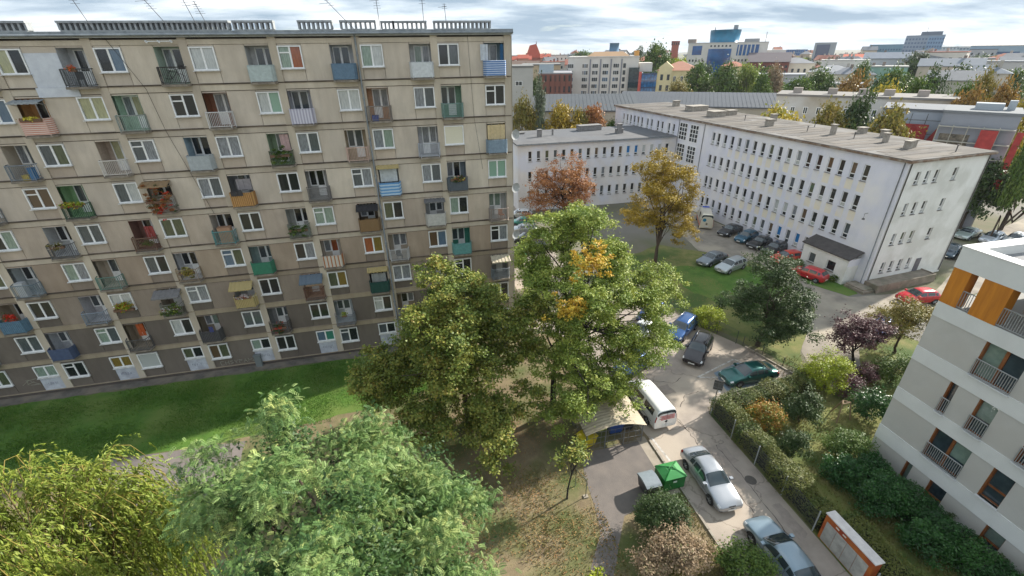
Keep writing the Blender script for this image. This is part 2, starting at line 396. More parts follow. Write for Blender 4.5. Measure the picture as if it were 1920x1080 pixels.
M_rust = mat('grey_steel', lin(120, 122, 122), lin(96, 94, 92), 6, 0.6, metal=0.3)
GL = {}
def glass(k, c1, c2=None, rough=0.12):
    GL[k] = mat('glass_' + k, c1, c2, 6, rough, coat=0.6, stretch=(3, 3, 0.4)) if c2 else mat('glass_' + k, c1, rough=rough, coat=0.5)
glass('dark', (0.018, 0.021, 0.024)); glass('deep', (0.03, 0.03, 0.03)); glass('grey', lin(92, 98, 102), lin(70, 76, 80)); glass('net', lin(150, 154, 158), lin(96, 100, 106))
glass('white', lin(196, 198, 194), lin(160, 164, 164)); glass('green', lin(150, 166, 152), lin(110, 128, 116)); glass('mint', lin(136, 166, 148)); glass('orange', lin(160, 88, 52), lin(130, 70, 42))
glass('ochre', lin(136, 116, 58), lin(112, 94, 48)); glass('blue', lin(80, 102, 124), lin(100, 118, 134)); glass('brown', lin(96, 78, 60)); glass('yellow', lin(176, 174, 136), lin(146, 146, 116)); glass('olive', lin(96, 102, 78), lin(70, 76, 60)); glass('teal', lin(64, 128, 110))
WMIX = ['dark'] * 6 + ['grey'] * 5 + ['net'] * 3 + ['green'] + ['deep'] * 3 + ['white'] * 3 + ['olive'] * 2 + ['blue', 'brown']
ww, wh = 1.5, 1.40
def win_frame(w, h, depth, ft=0.075, mull=(0.5,), trans=None):
    mb = MB()
    mb.box(-w / 2, -w / 2 + ft, -depth, 0.05, 0, h); mb.box(w / 2 - ft, w / 2, -depth, 0.05, 0, h)
    mb.box(-w / 2 + ft, w / 2 - ft, -depth, 0.05, h - ft, h); mb.box(-w / 2 + ft, w / 2 - ft, -depth, 0.05, 0, ft)
    for q in mull: mb.box(-w / 2 + q * w - .055, -w / 2 + q * w + .055, -.05, 0.05, ft, h - ft)
    if trans: mb.box(-w / 2 + ft, -.055, -.045, .045, trans - .04, trans + .04)
    return mb.mesh('window_frame', M_whitef)
me_wf = win_frame(ww, wh, 0.10); me_wf2 = win_frame(ww, wh, 0.10, trans=0.98)
mb = MB(); mb.box(-.31, .31, 0, 0.02, 0, wh - .15); me_wp = mb.mesh('pane', GL['dark'])
mb = MB(); mb.box(-ww / 2 - .06, ww / 2 + .06, -0.2, 0.0, -.05, 0.0); me_ws = mb.mesh('sill', M_sill)
mb = MB(); mb.box(-ww / 2 + .08, ww / 2 - .08, 0, 0.04, 0.08, wh - .08); me_shut = mb.mesh('roller_shutter', mat('cream_shutter', lin(214, 206, 178)))
WIN_SPECIAL = {(1, 0): ('yellow', 'dark'), (1, 1): ('dark', 'blue'), (1, 2): ('white', 'white'), (1, 3): ('green', 'orange'), (1, 4): ('green', 'white'), (1, 5): ('dark', 'grey'),
    (2, 1): ('yellow', 'yellow'), (2, 2): ('deep', 'dark'), (2, 3): ('white', 'mint'), (2, 4): ('white', 'white'), (2, 5): ('net', 'grey'), (2, 6): ('dark', 'dark'), (2, 0): ('dark', 'blue'),
    (3, 0): ('grey', 'olive'), (3, 1): ('grey', 'net'), (3, 2): ('net', 'net'), (3, 3): ('net', 'grey'), (3, 4): ('net', 'green'), (4, 0): ('brown', 'brown'), (4, 1): ('grey', 'white'), (4, 6): ('mint', 'mint'), (4, 4): ('grey', 'net'),
    (5, 3): ('green', 'green'), (5, 4): ('olive', 'dark'), (5, 5): ('green', 'dark'), (5, 1): ('olive', 'olive'), (6, 4): ('orange', 'ochre'), (7, 3): ('olive', 'ochre'), (7, 2): ('dark', 'dark'), (8, 0): ('green', 'grey'), (9, -1): ('dark', 'dark')}
SHUT = {(3, 5): lin(218, 212, 190), (9, 0): lin(172, 176, 172)}
def add_window(r, i, xc):
    z = lz(r) + 0.80
    w = ob('window', me_wf if (r * 7 + i * 3) % 4 else me_wf2, blk, (xc, 0.06, z))
    g = WIN_SPECIAL.get((r, i)) or (WMIX[(r * 31 + i * 17 + 3) % len(WMIX)], WMIX[(r * 31 + i * 17 + (r + i) % 3) % len(WMIX)])
    for s, k in ((-1, g[0]), (1, g[1])): ob('pane', me_wp, w, (s * 0.345, 0.0, 0.075), mats=[GL[k]])
    ob('sill', me_ws, w, (0, -0.03, -0.002))
    if (r, i) in SHUT:
        ob('roller_shutter', me_shut, w, (0, -0.06, 0), mats=[mat('shutter_%d%d' % (r, i), SHUT[(r, i)], tuple(v * .93 for v in SHUT[(r, i)]), 30, stretch=(.01, .01, 1))])
# loggia recess and its door
LD = 1.1; bw = 1.5; bh = 2.20
def loggia_mesh():
    mb = MB(); x0, x1 = -bw / 2, bw / 2
    mb.quad((x0, 0, 0), (x0, LD, 0), (x0, LD, bh), (x0, 0, bh)); mb.quad((x1, LD, 0), (x1, 0, 0), (x1, 0, bh), (x1, LD, bh))
    mb.quad((x0, LD, 0), (x1, LD, 0), (x1, LD, bh), (x0, LD, bh)); mb.quad((x0, 0, bh), (x0, LD, bh), (x1, LD, bh), (x1, 0, bh))
    mb.quad((x0, 0, 0.0), (x1, 0, 0.0), (x1, LD, 0.0), (x0, LD, 0.0))
    return mb.mesh('loggia', PB)
me_log = loggia_mesh()
mb = MB()
for x0, x1, z0 in ((-.42, .16, .04), (.16, .70, .82)):
    mb.box(x0, x0 + .07, -.05, .02, z0, 2.1); mb.box(x1 - .07, x1, -.05, .02, z0, 2.1); mb.box(x0 + .07, x1 - .07, -.05, .02, 2.03, 2.1); mb.box(x0 + .07, x1 - .07, -.05, .02, z0, z0 + .08)
mb.box(-.35, .09, -.04, .0, .12, .85); me_bd = mb.mesh('balcony_door', M_whitef)
mb = MB(); mb.box(-.35, .09, -.02, .0, .86, 2.03); me_bp1 = mb.mesh('pane', GL['dark'])
mb = MB(); mb.box(.23, .63, -.02, .0, .9, 2.03); me_bp2 = mb.mesh('pane', GL['dark'])
# balcony slab and railings
PR = 0.62
mb = MB(); mb.prism([(-.88, 0), (.88, 0), (.84, -.3), (.74, -PR), (-.74, -PR), (-.84, -.3)], -.13, 0.0); me_slab = mb.mesh('balcony_slab', mat('balcony_concrete', lin(150, 140, 126), lin(110, 102, 92), 3, 0.95, 0.3))
RL = [(-.83, -.02), (-.79, -.3), (-.69, -PR + .04), (.69, -PR + .04), (.79, -.3), (.83, -.02)]
def rail_mesh(kind):
    mb = MB(); H = 1.02
    for a, b in zip(RL, RL[1:]):
        A = Vector((*a, 0)); B = Vector((*b, 0)); L = (B - A).length
        mb.bar((*a, H), (*b, H), .045); mb.bar((*a, .1), (*b, .1), .03)
        if kind == 'bars':
            n = max(2, int(L / .105))
            for k in range(n):
                p = A.lerp(B, k / n); mb.bar((p.x, p.y, .1), (p.x, p.y, H), .022)
        elif kind == 'mesh':
            n = max(2, int(L / .07))
            for k in range(n):
                p = A.lerp(B, k / n); mb.bar((p.x, p.y, .1), (p.x, p.y, H), .014)
            for zz in np.arange(.2, H, .12): mb.bar((*a, zz), (*b, zz), .012)
        else:
            n = max(1, int(L / .04)) if kind == 'corr' else max(1, int(L / .1))
            nn = Vector((B.y - A.y, A.x - B.x, 0)).normalized()
            top = H - .02; bot = .05
            prev = None
            for k in range(n + 1):
                off = .018 * math.sin(k * 2.1) if kind == 'corr' else .012 * math.sin(k * 1.3 + a[0] * 7)
                p = A.lerp(B, k / n) + nn * (off + .02)
                if prev is not None: mb.quad((prev.x, prev.y, bot), (p.x, p.y, bot), (p.x, p.y, top), (prev.x, prev.y, top))
                prev = p
    for a in (RL[0], RL[2], RL[3], RL[5]): mb.bar((*a, 0), (*a, H), .04)
    if kind == 'half':
        pass
    return mb.mesh('railing', M_rust)
RM = {k: rail_mesh(k) for k in ('bars', 'mesh', 'panel', 'corr')}
def paint(c, n=None): return mat('paint_%d_%d_%d' % c, lin(c), tuple(v * .78 for v in lin(c)), 5, 0.6)
STRP = {'bluestripe': stripes('blue_white_cloth', lin(74, 112, 170), lin(176, 190, 210), 2.2, 'Z'), 'pinkbrick': stripes('pink_checked_cloth', lin(190, 128, 112), lin(214, 196, 184), 2.6, 'Z'),
        'blueband': stripes('blue_wave_cloth', lin(92, 142, 190), lin(170, 192, 208), 1.3, 'Z'), 'reed': stripes('reed_mat', lin(140, 112, 74), lin(104, 80, 54), 7, 'X'), 'plank': stripes('orange_planks', lin(190, 148, 92), lin(150, 108, 62), 2.4, 'X'),
        'lilac': stripes('lilac_cloth', lin(200, 198, 208), lin(164, 160, 176), 1.6, 'X'), 'ycor': stripes('yellow_corrugate', lin(190, 172, 120), lin(150, 132, 88), 5, 'X'), 'rusty': stripes('rusty_white', lin(196, 188, 176), lin(164, 104, 60), 1.1, 'X', c_lo=.6, c_hi=.9)}
W_, G_ = (226, 226, 222), (134, 138, 140)
# (row, pilaster): (railing kind, colour, loggia wall colour, door/pane key)
BAL = {
 (1, 0): ('bars', G_, None, 'dark'), (1, 1): ('bars', (84, 86, 86), (196, 198, 200), 'dark'), (1, 2): ('bars', (62, 58, 56), (176, 192, 176), 'dark'), (1, 3): ('panel', (178, 190, 188), (196, 196, 194), 'grey'),
 (1, 4): ('panel', (96, 122, 144), (196, 198, 200), 'grey'), (1, 5): ('panel', (206, 210, 212), (206, 206, 204), 'green'), (1, 6): ('panel', 'bluestripe', (140, 160, 170), 'net'),
 (2, -1): ('bars', G_, None, 'dark'), (2, 0): ('panel', 'pinkbrick', (200, 150, 92), 'deep'), (2, 1): ('bars', (150, 158, 152), (176, 204, 182), 'yellow'), (2, 2): ('bars', (222, 220, 218), (142, 92, 64), 'net'), (2, 3): ('panel', 'lilac', (190, 190, 196), 'grey'),
 (2, 4): ('bars', (140, 132, 124), (188, 146, 112), 'net'), (2, 5): ('mesh', (120, 148, 142), (128, 160, 138), 'grey'),
 (3, 0): ('bars', (132, 140, 148), None, 'grey'), (3, 1): ('bars', (222, 216, 208), (184, 166, 150), 'yellow'), (3, 2): ('panel', (170, 176, 178), (160, 182, 194), 'dark'), (3, 3): ('bars', (84, 92, 72), (150, 170, 140), 'net'),
 (3, 4): ('bars', (208, 178, 164), (176, 158, 130), 'grey'), (3, 5): ('bars', (178, 182, 190), (186, 186, 188), 'net'), (3, 6): ('corr', (132, 150, 166), (206, 186, 142), 'white'),
 (4, -1): ('bars', G_, None, 'dark'), (4, 0): ('bars', (52, 82, 66), (140, 176, 130), 'grey'), (4, 1): ('bars', (170, 160, 148), None, 'deep'), (4, 2): ('corr', 'plank', (150, 150, 150), 'grey'), (4, 3): ('mesh', (120, 116, 114), (170, 168, 164), 'dark'),
 (4, 4): ('panel', 'blueband', (196, 200, 198), 'white'), (4, 5): ('corr', (88, 96, 104), (128, 140, 148), 'dark'),
 (5, -1): ('bars', G_, None, 'dark'), (5, 0): ('bars', (96, 98, 100), (190, 190, 190), 'deep'), (5, 1): ('bars', (122, 96, 78), (134, 96, 84), 'dark'), (5, 2): ('bars', (96, 150, 150), (190, 180, 168), 'dark'), (5, 3): ('bars', (120, 128, 112), (164, 164, 158), 'dark'),
 (5, 4): ('panel', 'reed', (110, 92, 70), 'deep'), (5, 5): ('panel', (188, 186, 180), (180, 180, 178), 'grey'), (5, 6): ('mesh', (150, 138, 130), (186, 186, 182), 'green'),
 (6, -1): ('bars', (120, 134, 142), (190, 196, 198), 'deep'), (6, 0): ('bars', (104, 140, 128), None, 'grey'), (6, 1): ('bars', (160, 140, 116), (204, 204, 206), 'dark'), (6, 2): ('panel', (52, 122, 96), (150, 168, 164), 'grey'), (6, 3): ('panel', 'rusty', (196, 184, 168), 'orange'),
 (6, 4): ('mesh', (190, 190, 190), None, 'net'), (6, 5): ('panel', (96, 150, 148), (60, 140, 120), 'grey'), (6, 6): ('bars', G_, None, 'dark'),
 (7, -1): ('corr', (92, 124, 146), None, 'dark'), (7, 0): ('bars', (140, 152, 164), (186, 184, 188), 'grey'), (7, 1): ('bars', (128, 128, 116), None, 'grey'), (7, 2): ('corr', 'ycor', (180, 176, 170), 'grey'), (7, 3): ('bars', (116, 82, 66), (190, 160, 136), 'deep'),
 (7, 4): ('panel', (28, 72, 66), (160, 164, 158), 'dark'), (7, 5): ('bars', G_, None, 'dark'), (7, 6): ('mesh', (120, 128, 134), (150, 150, 146), 'dark'),
 (8, -1): ('panel', (74, 88, 118), (196, 198, 202), 'grey'), (8, 0): ('bars', (92, 92, 92), None, 'orange'), (8, 1): ('corr', (78, 76, 78), None, 'green'), (8, 2): ('mesh', (92, 84, 78), (150, 150, 150), 'grey'), (8, 3): ('bars', (128, 132, 138), (176, 182, 184), 'grey'), (8, 4): ('bars', G_, None, 'dark'), (8, 5): ('bars', G_, None, 'grey')}
me_log_cache = {}
def add_balcony(r, i, xc):
    kind, colr, wallc, gk = BAL.get((r, i), ('bars', G_, None, 'grey'))
    z = lz(r)
    b = ob('balcony', me_slab, blk, (xc, 0.02, z + .02))
    rm = STRP[colr] if isinstance(colr, str) else paint(colr)
    ob('railing', RM[kind], b, (0, 0, 0), mats=[rm])
    lm = paint(wallc) if wallc else (PB if r < 7 else PB2)
    ob('loggia', me_log, b, (0, -.02, .004), mats=[lm])
    flip = -1 if (r + i) % 2 else 1
    dd = ob('balcony_door', me_bd, blk, (xc, LD - .01, z + .024), scale=(flip, 1, 1))
    ob('pane', me_bp1, dd, mats=[GL[gk]]); ob('pane', me_bp2, dd, mats=[GL[gk if (r + i) % 3 else 'net']])
M_door = mat('white_door_panel', lin(196, 200, 208), lin(176, 180, 188), 2, 0.5, c3=lin(164, 166, 176), s3=1.5)
def add_ground_door(i, xc):
    z = 0.32
    mb = MB(); mb.box(-.72, .72, -.02, .06, 0, 1.2); me = MATS.get('gd_me')
    o = ob('ground_door', mb.mesh('ground_door', M_door), blk, (xc, 0.03, z))
    mb = MB(); mb.box(-.8, .8, -.12, .02, 1.2, 1.28); ob('sill', mb.mesh('sill', M_sill), o)
    w = ob('window', win_frame(1.5, 1.05, .08), blk, (xc, .06, z + 1.30))
    k = {-1: ('green', 'green'), 0: ('ochre', 'ochre'), 1: ('olive', 'dark'), 2: ('green', 'dark'), 3: ('blue', 'teal')}.get(i, ('grey', 'dark'))
    mb = MB(); mb.box(-.31, .31, 0, .02, 0, .9); me = mb.mesh('pane', GL['dark'])
    for s in (0, 1): ob('pane', me, w, ((-.345, .345)[s], 0, .075), mats=[GL[k[s]]])
    # spray paint on the panel: short strokes
    mb = MB(); rr = random.Random(i + 40)
    x = -.42
    while x < .42:
        for k in range(3):
            a = (x + rr.uniform(-.03, .05), rr.uniform(.45, .8)); c = (x + rr.uniform(-.02, .1), rr.uniform(.45, .8))
            mb.bar((a[0], -.026, a[1]), (c[0], -.026, c[1]), .018)
        x += rr.uniform(.10, .16)
    ob('graffiti', mb.mesh('graffiti', mat('spray_grey', lin(140, 144, 158))), o)
# panels, pilasters, bands
I0, I1 = -3, 6
XL, XR = px(I0) - .25, px(I1) + .24
def panel_mesh(x0, x1, z0, z1):
    mb = MB(); e = .015
    mb.box(x0 + e, x1 - e, .05, .28, z0 + e, z1 - e)
    return mb.mesh('wall_panel', PW[0])
HP = 2.32
me_wide = panel_mesh(1.75, BW - 1.75, 0, HP); me_under = panel_mesh(-.75, .75, 0, .80); me_lint = panel_mesh(-.75, .75, 2.2, HP)
me_gwide = panel_mesh(1.75, BW - 1.75, -.14, HP); me_gunder = panel_mesh(-.75, .75, -.14, .80)
mb = MB(); mb.box(-.25, .25, -.03, .3, -.15, 25.12); me_pil = mb.mesh('pilaster', PB)
for i in range(I0, I1 + 1): ob('pilaster', me_pil, blk, (px(i), 0, GZ))
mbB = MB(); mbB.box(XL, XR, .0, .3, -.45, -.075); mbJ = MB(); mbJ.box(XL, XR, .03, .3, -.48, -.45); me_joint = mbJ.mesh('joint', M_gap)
me_band = mbB.mesh('floor_band', PB)
mbB = MB(); mbB.box(XL, XR, -.055, .3, -.07, .0); me_ledge = mbB.mesh('ledge', mat('shadow_tone_ledge', lin(62, 54, 47), lin(112, 99, 86), 1.2, .95, .4, stretch=(.6, 1, 1)))  # dark colour paints in the shadow line below the wall panels
mbB = MB(); mbB.box(XL, XR, .0, .3, 0, .30); me_tb = mbB.mesh('floor_band', PB)
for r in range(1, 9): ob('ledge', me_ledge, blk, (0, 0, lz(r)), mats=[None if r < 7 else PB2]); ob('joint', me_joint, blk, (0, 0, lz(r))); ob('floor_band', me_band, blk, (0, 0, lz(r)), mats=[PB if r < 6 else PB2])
ob('floor_band', me_tb, blk, (0, 0, lz(1) + HP))
for r in range(1, 10):
    z = lz(r)
    for i in range(I0, I1 + 1):
        left_b = r % 2 == 1                      # odd rows: balcony left of the pilaster, window right
        xl, xr = px(i) - 1.0, px(i) + 1.0
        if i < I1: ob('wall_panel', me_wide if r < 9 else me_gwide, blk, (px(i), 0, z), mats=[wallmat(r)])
        for side, xc in ((0, xl), (1, xr)):
            if i == I1 and side == 1: continue
            if (side == 0) == left_b:
                if r == 9: add_ground_door(i, xc)
                else: add_balcony(r, i, xc)
            else:
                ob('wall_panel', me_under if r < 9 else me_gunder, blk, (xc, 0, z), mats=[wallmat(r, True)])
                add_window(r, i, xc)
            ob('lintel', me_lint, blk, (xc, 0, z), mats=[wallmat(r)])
# freshly insulated white wall by the top left
mb = MB(); mb.box(-22.2, -20.4, .0, .045, lz(1), lz(1) + 1.95); mb.box(-22.3, -20.0, -.075, -.05, lz(1) - .56, lz(1) + .0)
ob('insulation_patch', mb.mesh('insulation_patch', mat('white_insulation', lin(206, 210, 216), lin(190, 194, 202), 2, .9, .2)), blk)
# core body, plinth, cornice, roof
mb = MB(); mb.box(XL, XR, 1.25, 12.5, 0, 25.6); ob('core', mb.mesh('core', PW[1]), blk)
mb = MB(); mb.box(XR - .02, XR + .10, -.02, 12.5, 0, 25.55); mb.box(XL - .1, XL + .02, -.02, 12.5, 0, 25.55); ob('end_wall', mb.mesh('end_wall', PB), blk)
mb = MB(); mb.box(XL, XR, .06, .3, 0, .31); ob('plinth', mb.mesh('plinth', mat('plinth_grey', lin(92, 84, 78), lin(74, 68, 64), 2, .95, .3)), blk)
mb = MB(); mb.box(XL, XR + .1, -.04, .09, .29, .345); ob('plinth_ledge', mb.mesh('plinth_ledge', PB2), blk)
M_zinc = mat('zinc_flashing', lin(150, 156, 160), lin(122, 128, 134), 2.5, 0.5, metal=0.4)
mb = MB(); mb.box(XL, XR + .14, -.22, 12.6, 25.59, 25.8); ob('cornice', mb.mesh('cornice', mat('cornice_grey', lin(176, 176, 170), lin(154, 154, 150), 2, .85)), blk)
mb = MB(); mb.box(XL, XR + .16, -.26, -.05, 25.80, 25.95); mb.tube([(XL, -.3, 25.74), (XR + .15, -.3, 25.74)], .075, 8); ob('gutter', mb.mesh('gutter', M_zinc), blk)
mb = MB(); mb.box(XL, XR + .12, -.05, 12.55, 25.80, 25.9); ob('roof', mb.mesh('roof', mat('roofing_felt', lin(104, 104, 104), lin(84, 84, 86), 1, .95)), blk)
mb = MB(); mb.tube([(-2.57, -.22, 25.7), (-2.57, -.12, 25.3), (-2.57, -.12, .3), (-2.57, -.3, .12)], .065, 8)
for z in np.arange(2, 25, 2.8): mb.box(-2.68, -2.46, -.19, -.02, z, z + .05)
ob('drainpipe', mb.mesh('drainpipe', M_zinc), blk)
mb = MB(); mb.tube([(8.42, -.03, 25.6), (8.42, -.03, 3)], .012, 4); ob('lightning_wire', mb.mesh('lightning_wire', M_rust), blk)
for x0, x1 in ((-20.2, -18.4), (-13.6, -13.55)):
    pass
mb = MB(); mb.tube([(-17.5, -.06, 25.6), (-16.2, -.05, 22.6), (-15.9, -.05, 20), (-14.6, -.05, 14)], .012, 4); ob('cable', mb.mesh('cable', mat('black_cable', (.03, .03, .03))), blk); mb = MB(); mb.tube([(5.2, -.06, 25.6), (5.4, -.05, 20), (5.9, -.05, 16)], .01, 4); ob('cable', mb.mesh('cable', mat('black_cable', (.03, .03, .03))), blk)
# ventilation stacks with a row of openings
M_vent = mat('vent_concrete', lin(168, 172, 172), lin(140, 144, 146), 3, .9)
def vent(x0, x1, y, z=25.9, h=.78):
    mb = MB(); n = max(3, int((x1 - x0) / .34)); s = (x1 - x0) / n
    mb.box(x0, x1, y, y + .7, z, z + h * .38); mb.box(x0 - .08, x1 + .08, y - .08, y + .78, z + h * .85, z + h)
    for k in range(n + 1): mb.box(x0 + k * s - .07, x0 + k * s + .07, y + .02, y + .68, z + h * .38, z + h * .85)
    ob('vent_stack', mb.mesh('vent_stack', M_vent), blk)
for x0, x1 in ((-36, -30), (-28.6, -24.9), (-22.9, -12.0), (-11.6, -8.9), (-7.0, -4.6), (-3.9, -1.3), (-.8, .1), (0.15, 2.7), (3.4, 8.0)): vent(x0, x1, 6.0, h=.95 if x0 < -3 else .9)
def antenna(x, y, h, lean, nb):
    mb = MB(); top = Vector((x + lean, y, 25.9 + h))
    b = Vector((x, y, 25.9)); mb.tube([b, top], .022, 5)
    for k in range(nb):
        p = b.lerp(top, 1 - k * .07 / 1.0 - .02); L = .16 + .03 * k
        mb.bar((p.x - L, p.y, p.z), (p.x + L, p.y, p.z), .014)
    mb.bar((top.x - .5, y, top.z - .25), (top.x + .15, y, top.z - .2), .016)
    ob('antenna', mb.mesh('antenna', mat('dark_metal', lin(70, 72, 74), rough=.5)), blk)
for a in ((-25.6, 4, 2.0, -.3, 6), (-19.8, 4, 2.6, -.8, 5), (-15.3, 5, 2.3, -1.4, 5), (-13.6, 5, 2.6, -.7, 5), (-12.6, 4, 2.0, -.6, 6), (-2.6, 5, 2.2, -2.0, 3), (-.9, 5, 2.4, -.05, 5), (2.5, 5, 2.6, 0, 4), (4.3, 5, 2.0, -.1, 3)): antenna(*a)
# awnings (parts of the block) : (row, pilaster, depth, material, droop)
def awning(r, i, m, depth=.8, z_off=2.12, drop=.35, wdt=1.7, side=None, scal=False):
    xc = px(i) + (-1.0 if r % 2 else 1.0); z = lz(r) + z_off
    mb = MB(); n = 16
    for k in range(n):
        xa = -wdt / 2 + wdt * k / n; xb = -wdt / 2 + wdt * (k + 1) / n
        za = .02 * math.sin(k * 2.2); zb = .02 * math.sin((k + 1) * 2.2)
        mb.quad((xa, -.02, za), (xa, -depth, za - drop), (xb, -depth, zb - drop), (xb, -.02, zb))
        mb.quad((xa, -.02, za - .02), (xb, -.02, zb - .02), (xb, -depth, zb - drop - .02), (xa, -depth, za - drop - .02))
        if scal or True: mb.quad((xa, -depth, za - drop), (xa, -depth, za - drop - .1), (xb, -depth, zb - drop - .1), (xb, -depth, zb - drop))
    mb.bar((-wdt / 2 + .03, -.02, -.35), (-wdt / 2 + .03, -depth, -drop - .03), .03); mb.bar((wdt / 2 - .03, -.02, -.35), (wdt / 2 - .03, -depth, -drop - .03), .03)
    ob('awning', mb.mesh('awning', m), blk, (xc, 0, z))
awning(2, 0, paint((150, 156, 160)), .75, 2.15, .12); awning(4, 1, paint((150, 124, 92)), .8, 2.2, .2, 1.8); awning(7, 1, paint((124, 122, 122)), .85, 2.15, .35, 1.9)
awning(7, 2, STRP['ycor'], .8, 2.2, .4); awning(7, 3, stripes('blue_grey_corrugate', lin(108, 122, 134), lin(78, 90, 102), 6, 'X'), .9, 2.2, .45, 1.8); awning(7, 4, STRP['ycor'], .5, 2.25, .2)
awning(4, 4, STRP['ycor'], .4, 2.35, .15); awning(5, 4, paint((44, 44, 48)), .7, 2.15, .3); awning(5, 5, paint((112, 112, 114)), .6, 2.2, .1); awning(7, 6, paint((196, 184, 160)), .8, 2.2, .35)
mb = MB()
for k in range(3): mb.tube([(-.75 + k * .7, -.02, .0), (-.75 + k * .7, -.25, .05), (-.6 + k * .7, -.5, -.05)], .05, 6)
mb.bar((-.75, -.4, 0), (.75, -.4, 0), .02); mb.bar((-.75, -.3, .03), (.75, -.3, .03), .02); ob('drying_rack', mb.mesh('drying_rack', M_whitef), blk, (px(2) - 1.2, 0, lz(1) + 2.5))
# satellite dishes fixed to the right edge
def dish_mesh():
    mb = MB(); n = 14
    vs = [(0, .07, 0)]; fs = []
    for j, (rr_, yy) in enumerate(((.18, .055), (.32, .02), (.42, -.03))):
        for k in range(n): t = 2 * math.pi * k / n; vs.append((rr_ * math.cos(t), yy, rr_ * math.sin(t)))
    for k in range(n): fs.append((0, 1 + k, 1 + (k + 1) % n))
    for j in range(2):
        for k in range(n): a = 1 + j * n; fs.append((a + k, a + n + k, a + n + (k + 1) % n, a + (k + 1) % n))
    mb.add(vs, fs, 0, True); mb.tube([(0, .03, -.38), (0, -.45, 0)], .012, 4); mb.box(-.04, .04, -.5, -.42, -.04, .04); mb.tube([(0, .05, 0), (0, .3, -.05)], .03, 6)
    return mb.mesh('satellite_dish', mat('dish_grey', lin(176, 178, 178), lin(150, 152, 152), 4, .5))
me_dish = dish_mesh()
for x, z, y in ((8.6, 18.6, -.3), (8.55, 10.2, -.35), (8.6, 14.3, -.2)): ob('satellite_dish', me_dish, blk, (x, y, z), R(25))
# lettering sprayed under the ground floor window and a tag on the plain wall
mb = MB(); x = -17.9; rr = random.Random(5)
glyph = {'C': [(1, 1, 0, 1), (0, 1, 0, 0), (0, 0, 1, 0)], 'H': [(0, 0, 0, 1), (1, 0, 1, 1), (0, .5, 1, .5)], 'R': [(0, 0, 0, 1), (0, 1, 1, .8), (1, .8, 0, .5), (0, .5, 1, 0)], 'Y': [(0, 1, .5, .5), (1, 1, .5, .5), (.5, .5, .5, 0)],
         'P': [(0, 0, 0, 1), (0, 1, 1, .75), (1, .75, 0, .5)], 'A': [(0, 0, .5, 1), (.5, 1, 1, 0), (.25, .45, .75, .45)], 'M': [(0, 0, 0, 1), (0, 1, .5, .4), (.5, .4, 1, 1), (1, 1, 1, 0)], 'U': [(0, 1, 0, 0), (0, 0, 1, 0), (1, 0, 1, 1)], 'S': [(1, 1, 0, .8), (0, .8, 1, .3), (1, .3, 0, 0)]}
for ch in 'CHSYPAMU':
    for a, b, c, e in glyph[ch]: mb.bar((x + a * .26, .038, .48 + b * .36), (x + c * .26, .038, .48 + e * .36), .03)
    x += .37
ob('graffiti', mb.mesh('graffiti', mat('spray_pale', lin(150, 146, 132))), blk)
mb = MB()
for k in range(7): mb.bar((-32.4 + rr.uniform(0, .7), .042, 1.2 + rr.uniform(-.3, .4)), (-32.0 + rr.uniform(0, .9), .042, 1.2 + rr.uniform(-.3, .4)), .03)
ob('graffiti', mb.mesh('graffiti', MATS['spray_pale']), blk)
mb = MB(); mb.box(-15.1, -14.6, -.3, .02, .0, 1.15); mb.box(-15.14, -14.56, -.34, .03, 1.15, 1.2); ob('meter_cabinet', mb.mesh('meter_cabinet', mat('cabinet_grey', lin(112, 118, 118), rough=.6)), blk)
# ---------------------------------------------------------------- long white public building with its wing
def facade(mb, M, a0, a1, z0, z1, rows, th=0.22, mi=0):
    """wall slab from a0..a1, z0..z1 with openings; rows = [(zb, zt, [(x0, x1), ...])] ; M maps (a, depth, z)"""
    def bx(xa, xb, za, zb):
        if xb - xa < .005 or zb - za < .005: return
        p = [M(xa, 0, za), M(xb, 0, za), M(xb, th, za), M(xa, th, za), M(xa, 0, zb), M(xb, 0, zb), M(xb, th, zb), M(xa, th, zb)]
        mb.add(p, [(0, 3, 2, 1), (4, 5, 6, 7), (0, 1, 5, 4), (1, 2, 6, 5), (2, 3, 7, 6), (3, 0, 4, 7)], mi)
    z = z0
    for zb, zt, ops in sorted(rows):
        bx(a0, a1, z, zb)
        x = a0
        for xa, xb in sorted(ops): bx(x, xa, zb, zt); x = xb
        bx(x, a1, zb, zt); z = zt
    bx(a0, a1, z, z1)
hb = thing('public_building', 'long four-storey whitewashed public building with flat grey roof and lower wing', 'building', (49.1, 36.45, 0), math.atan2(.091, .99585))
HL, HW, HH = 58.6, 12.4, 14.0
M_hw = mat('lilac_whitewash', lin(222, 222, 233), lin(208, 209, 219), 0.5, 0.92, .2, stretch=(1, 1, .4), c3=lin(228, 226, 228), s3=0.25)
M_he = mat('stained_whitewash', lin(234, 234, 231), lin(222, 222, 217), 0.5, 0.92, .25, stretch=(1, 1, .35), c3=lin(212, 212, 206), s3=0.5)
M_cream = mat('cream_spandrel', lin(231, 222, 200), lin(224, 216, 202), 0.9, 0.92, c3=lin(222, 220, 222), s3=.4)
M_hroof = mat('patched_felt_roof', lin(100, 95, 89), lin(80, 76, 71), 0.9, 0.95, .3, stretch=(.25, 1.6, 1), c3=lin(118, 115, 112), s3=0.3)
M_eave = mat('crumbling_eave', lin(140, 116, 96), lin(104, 84, 70), 3.5, 0.95, .6, c3=lin(150, 140, 128), s3=1.2)
me_hwin = {}
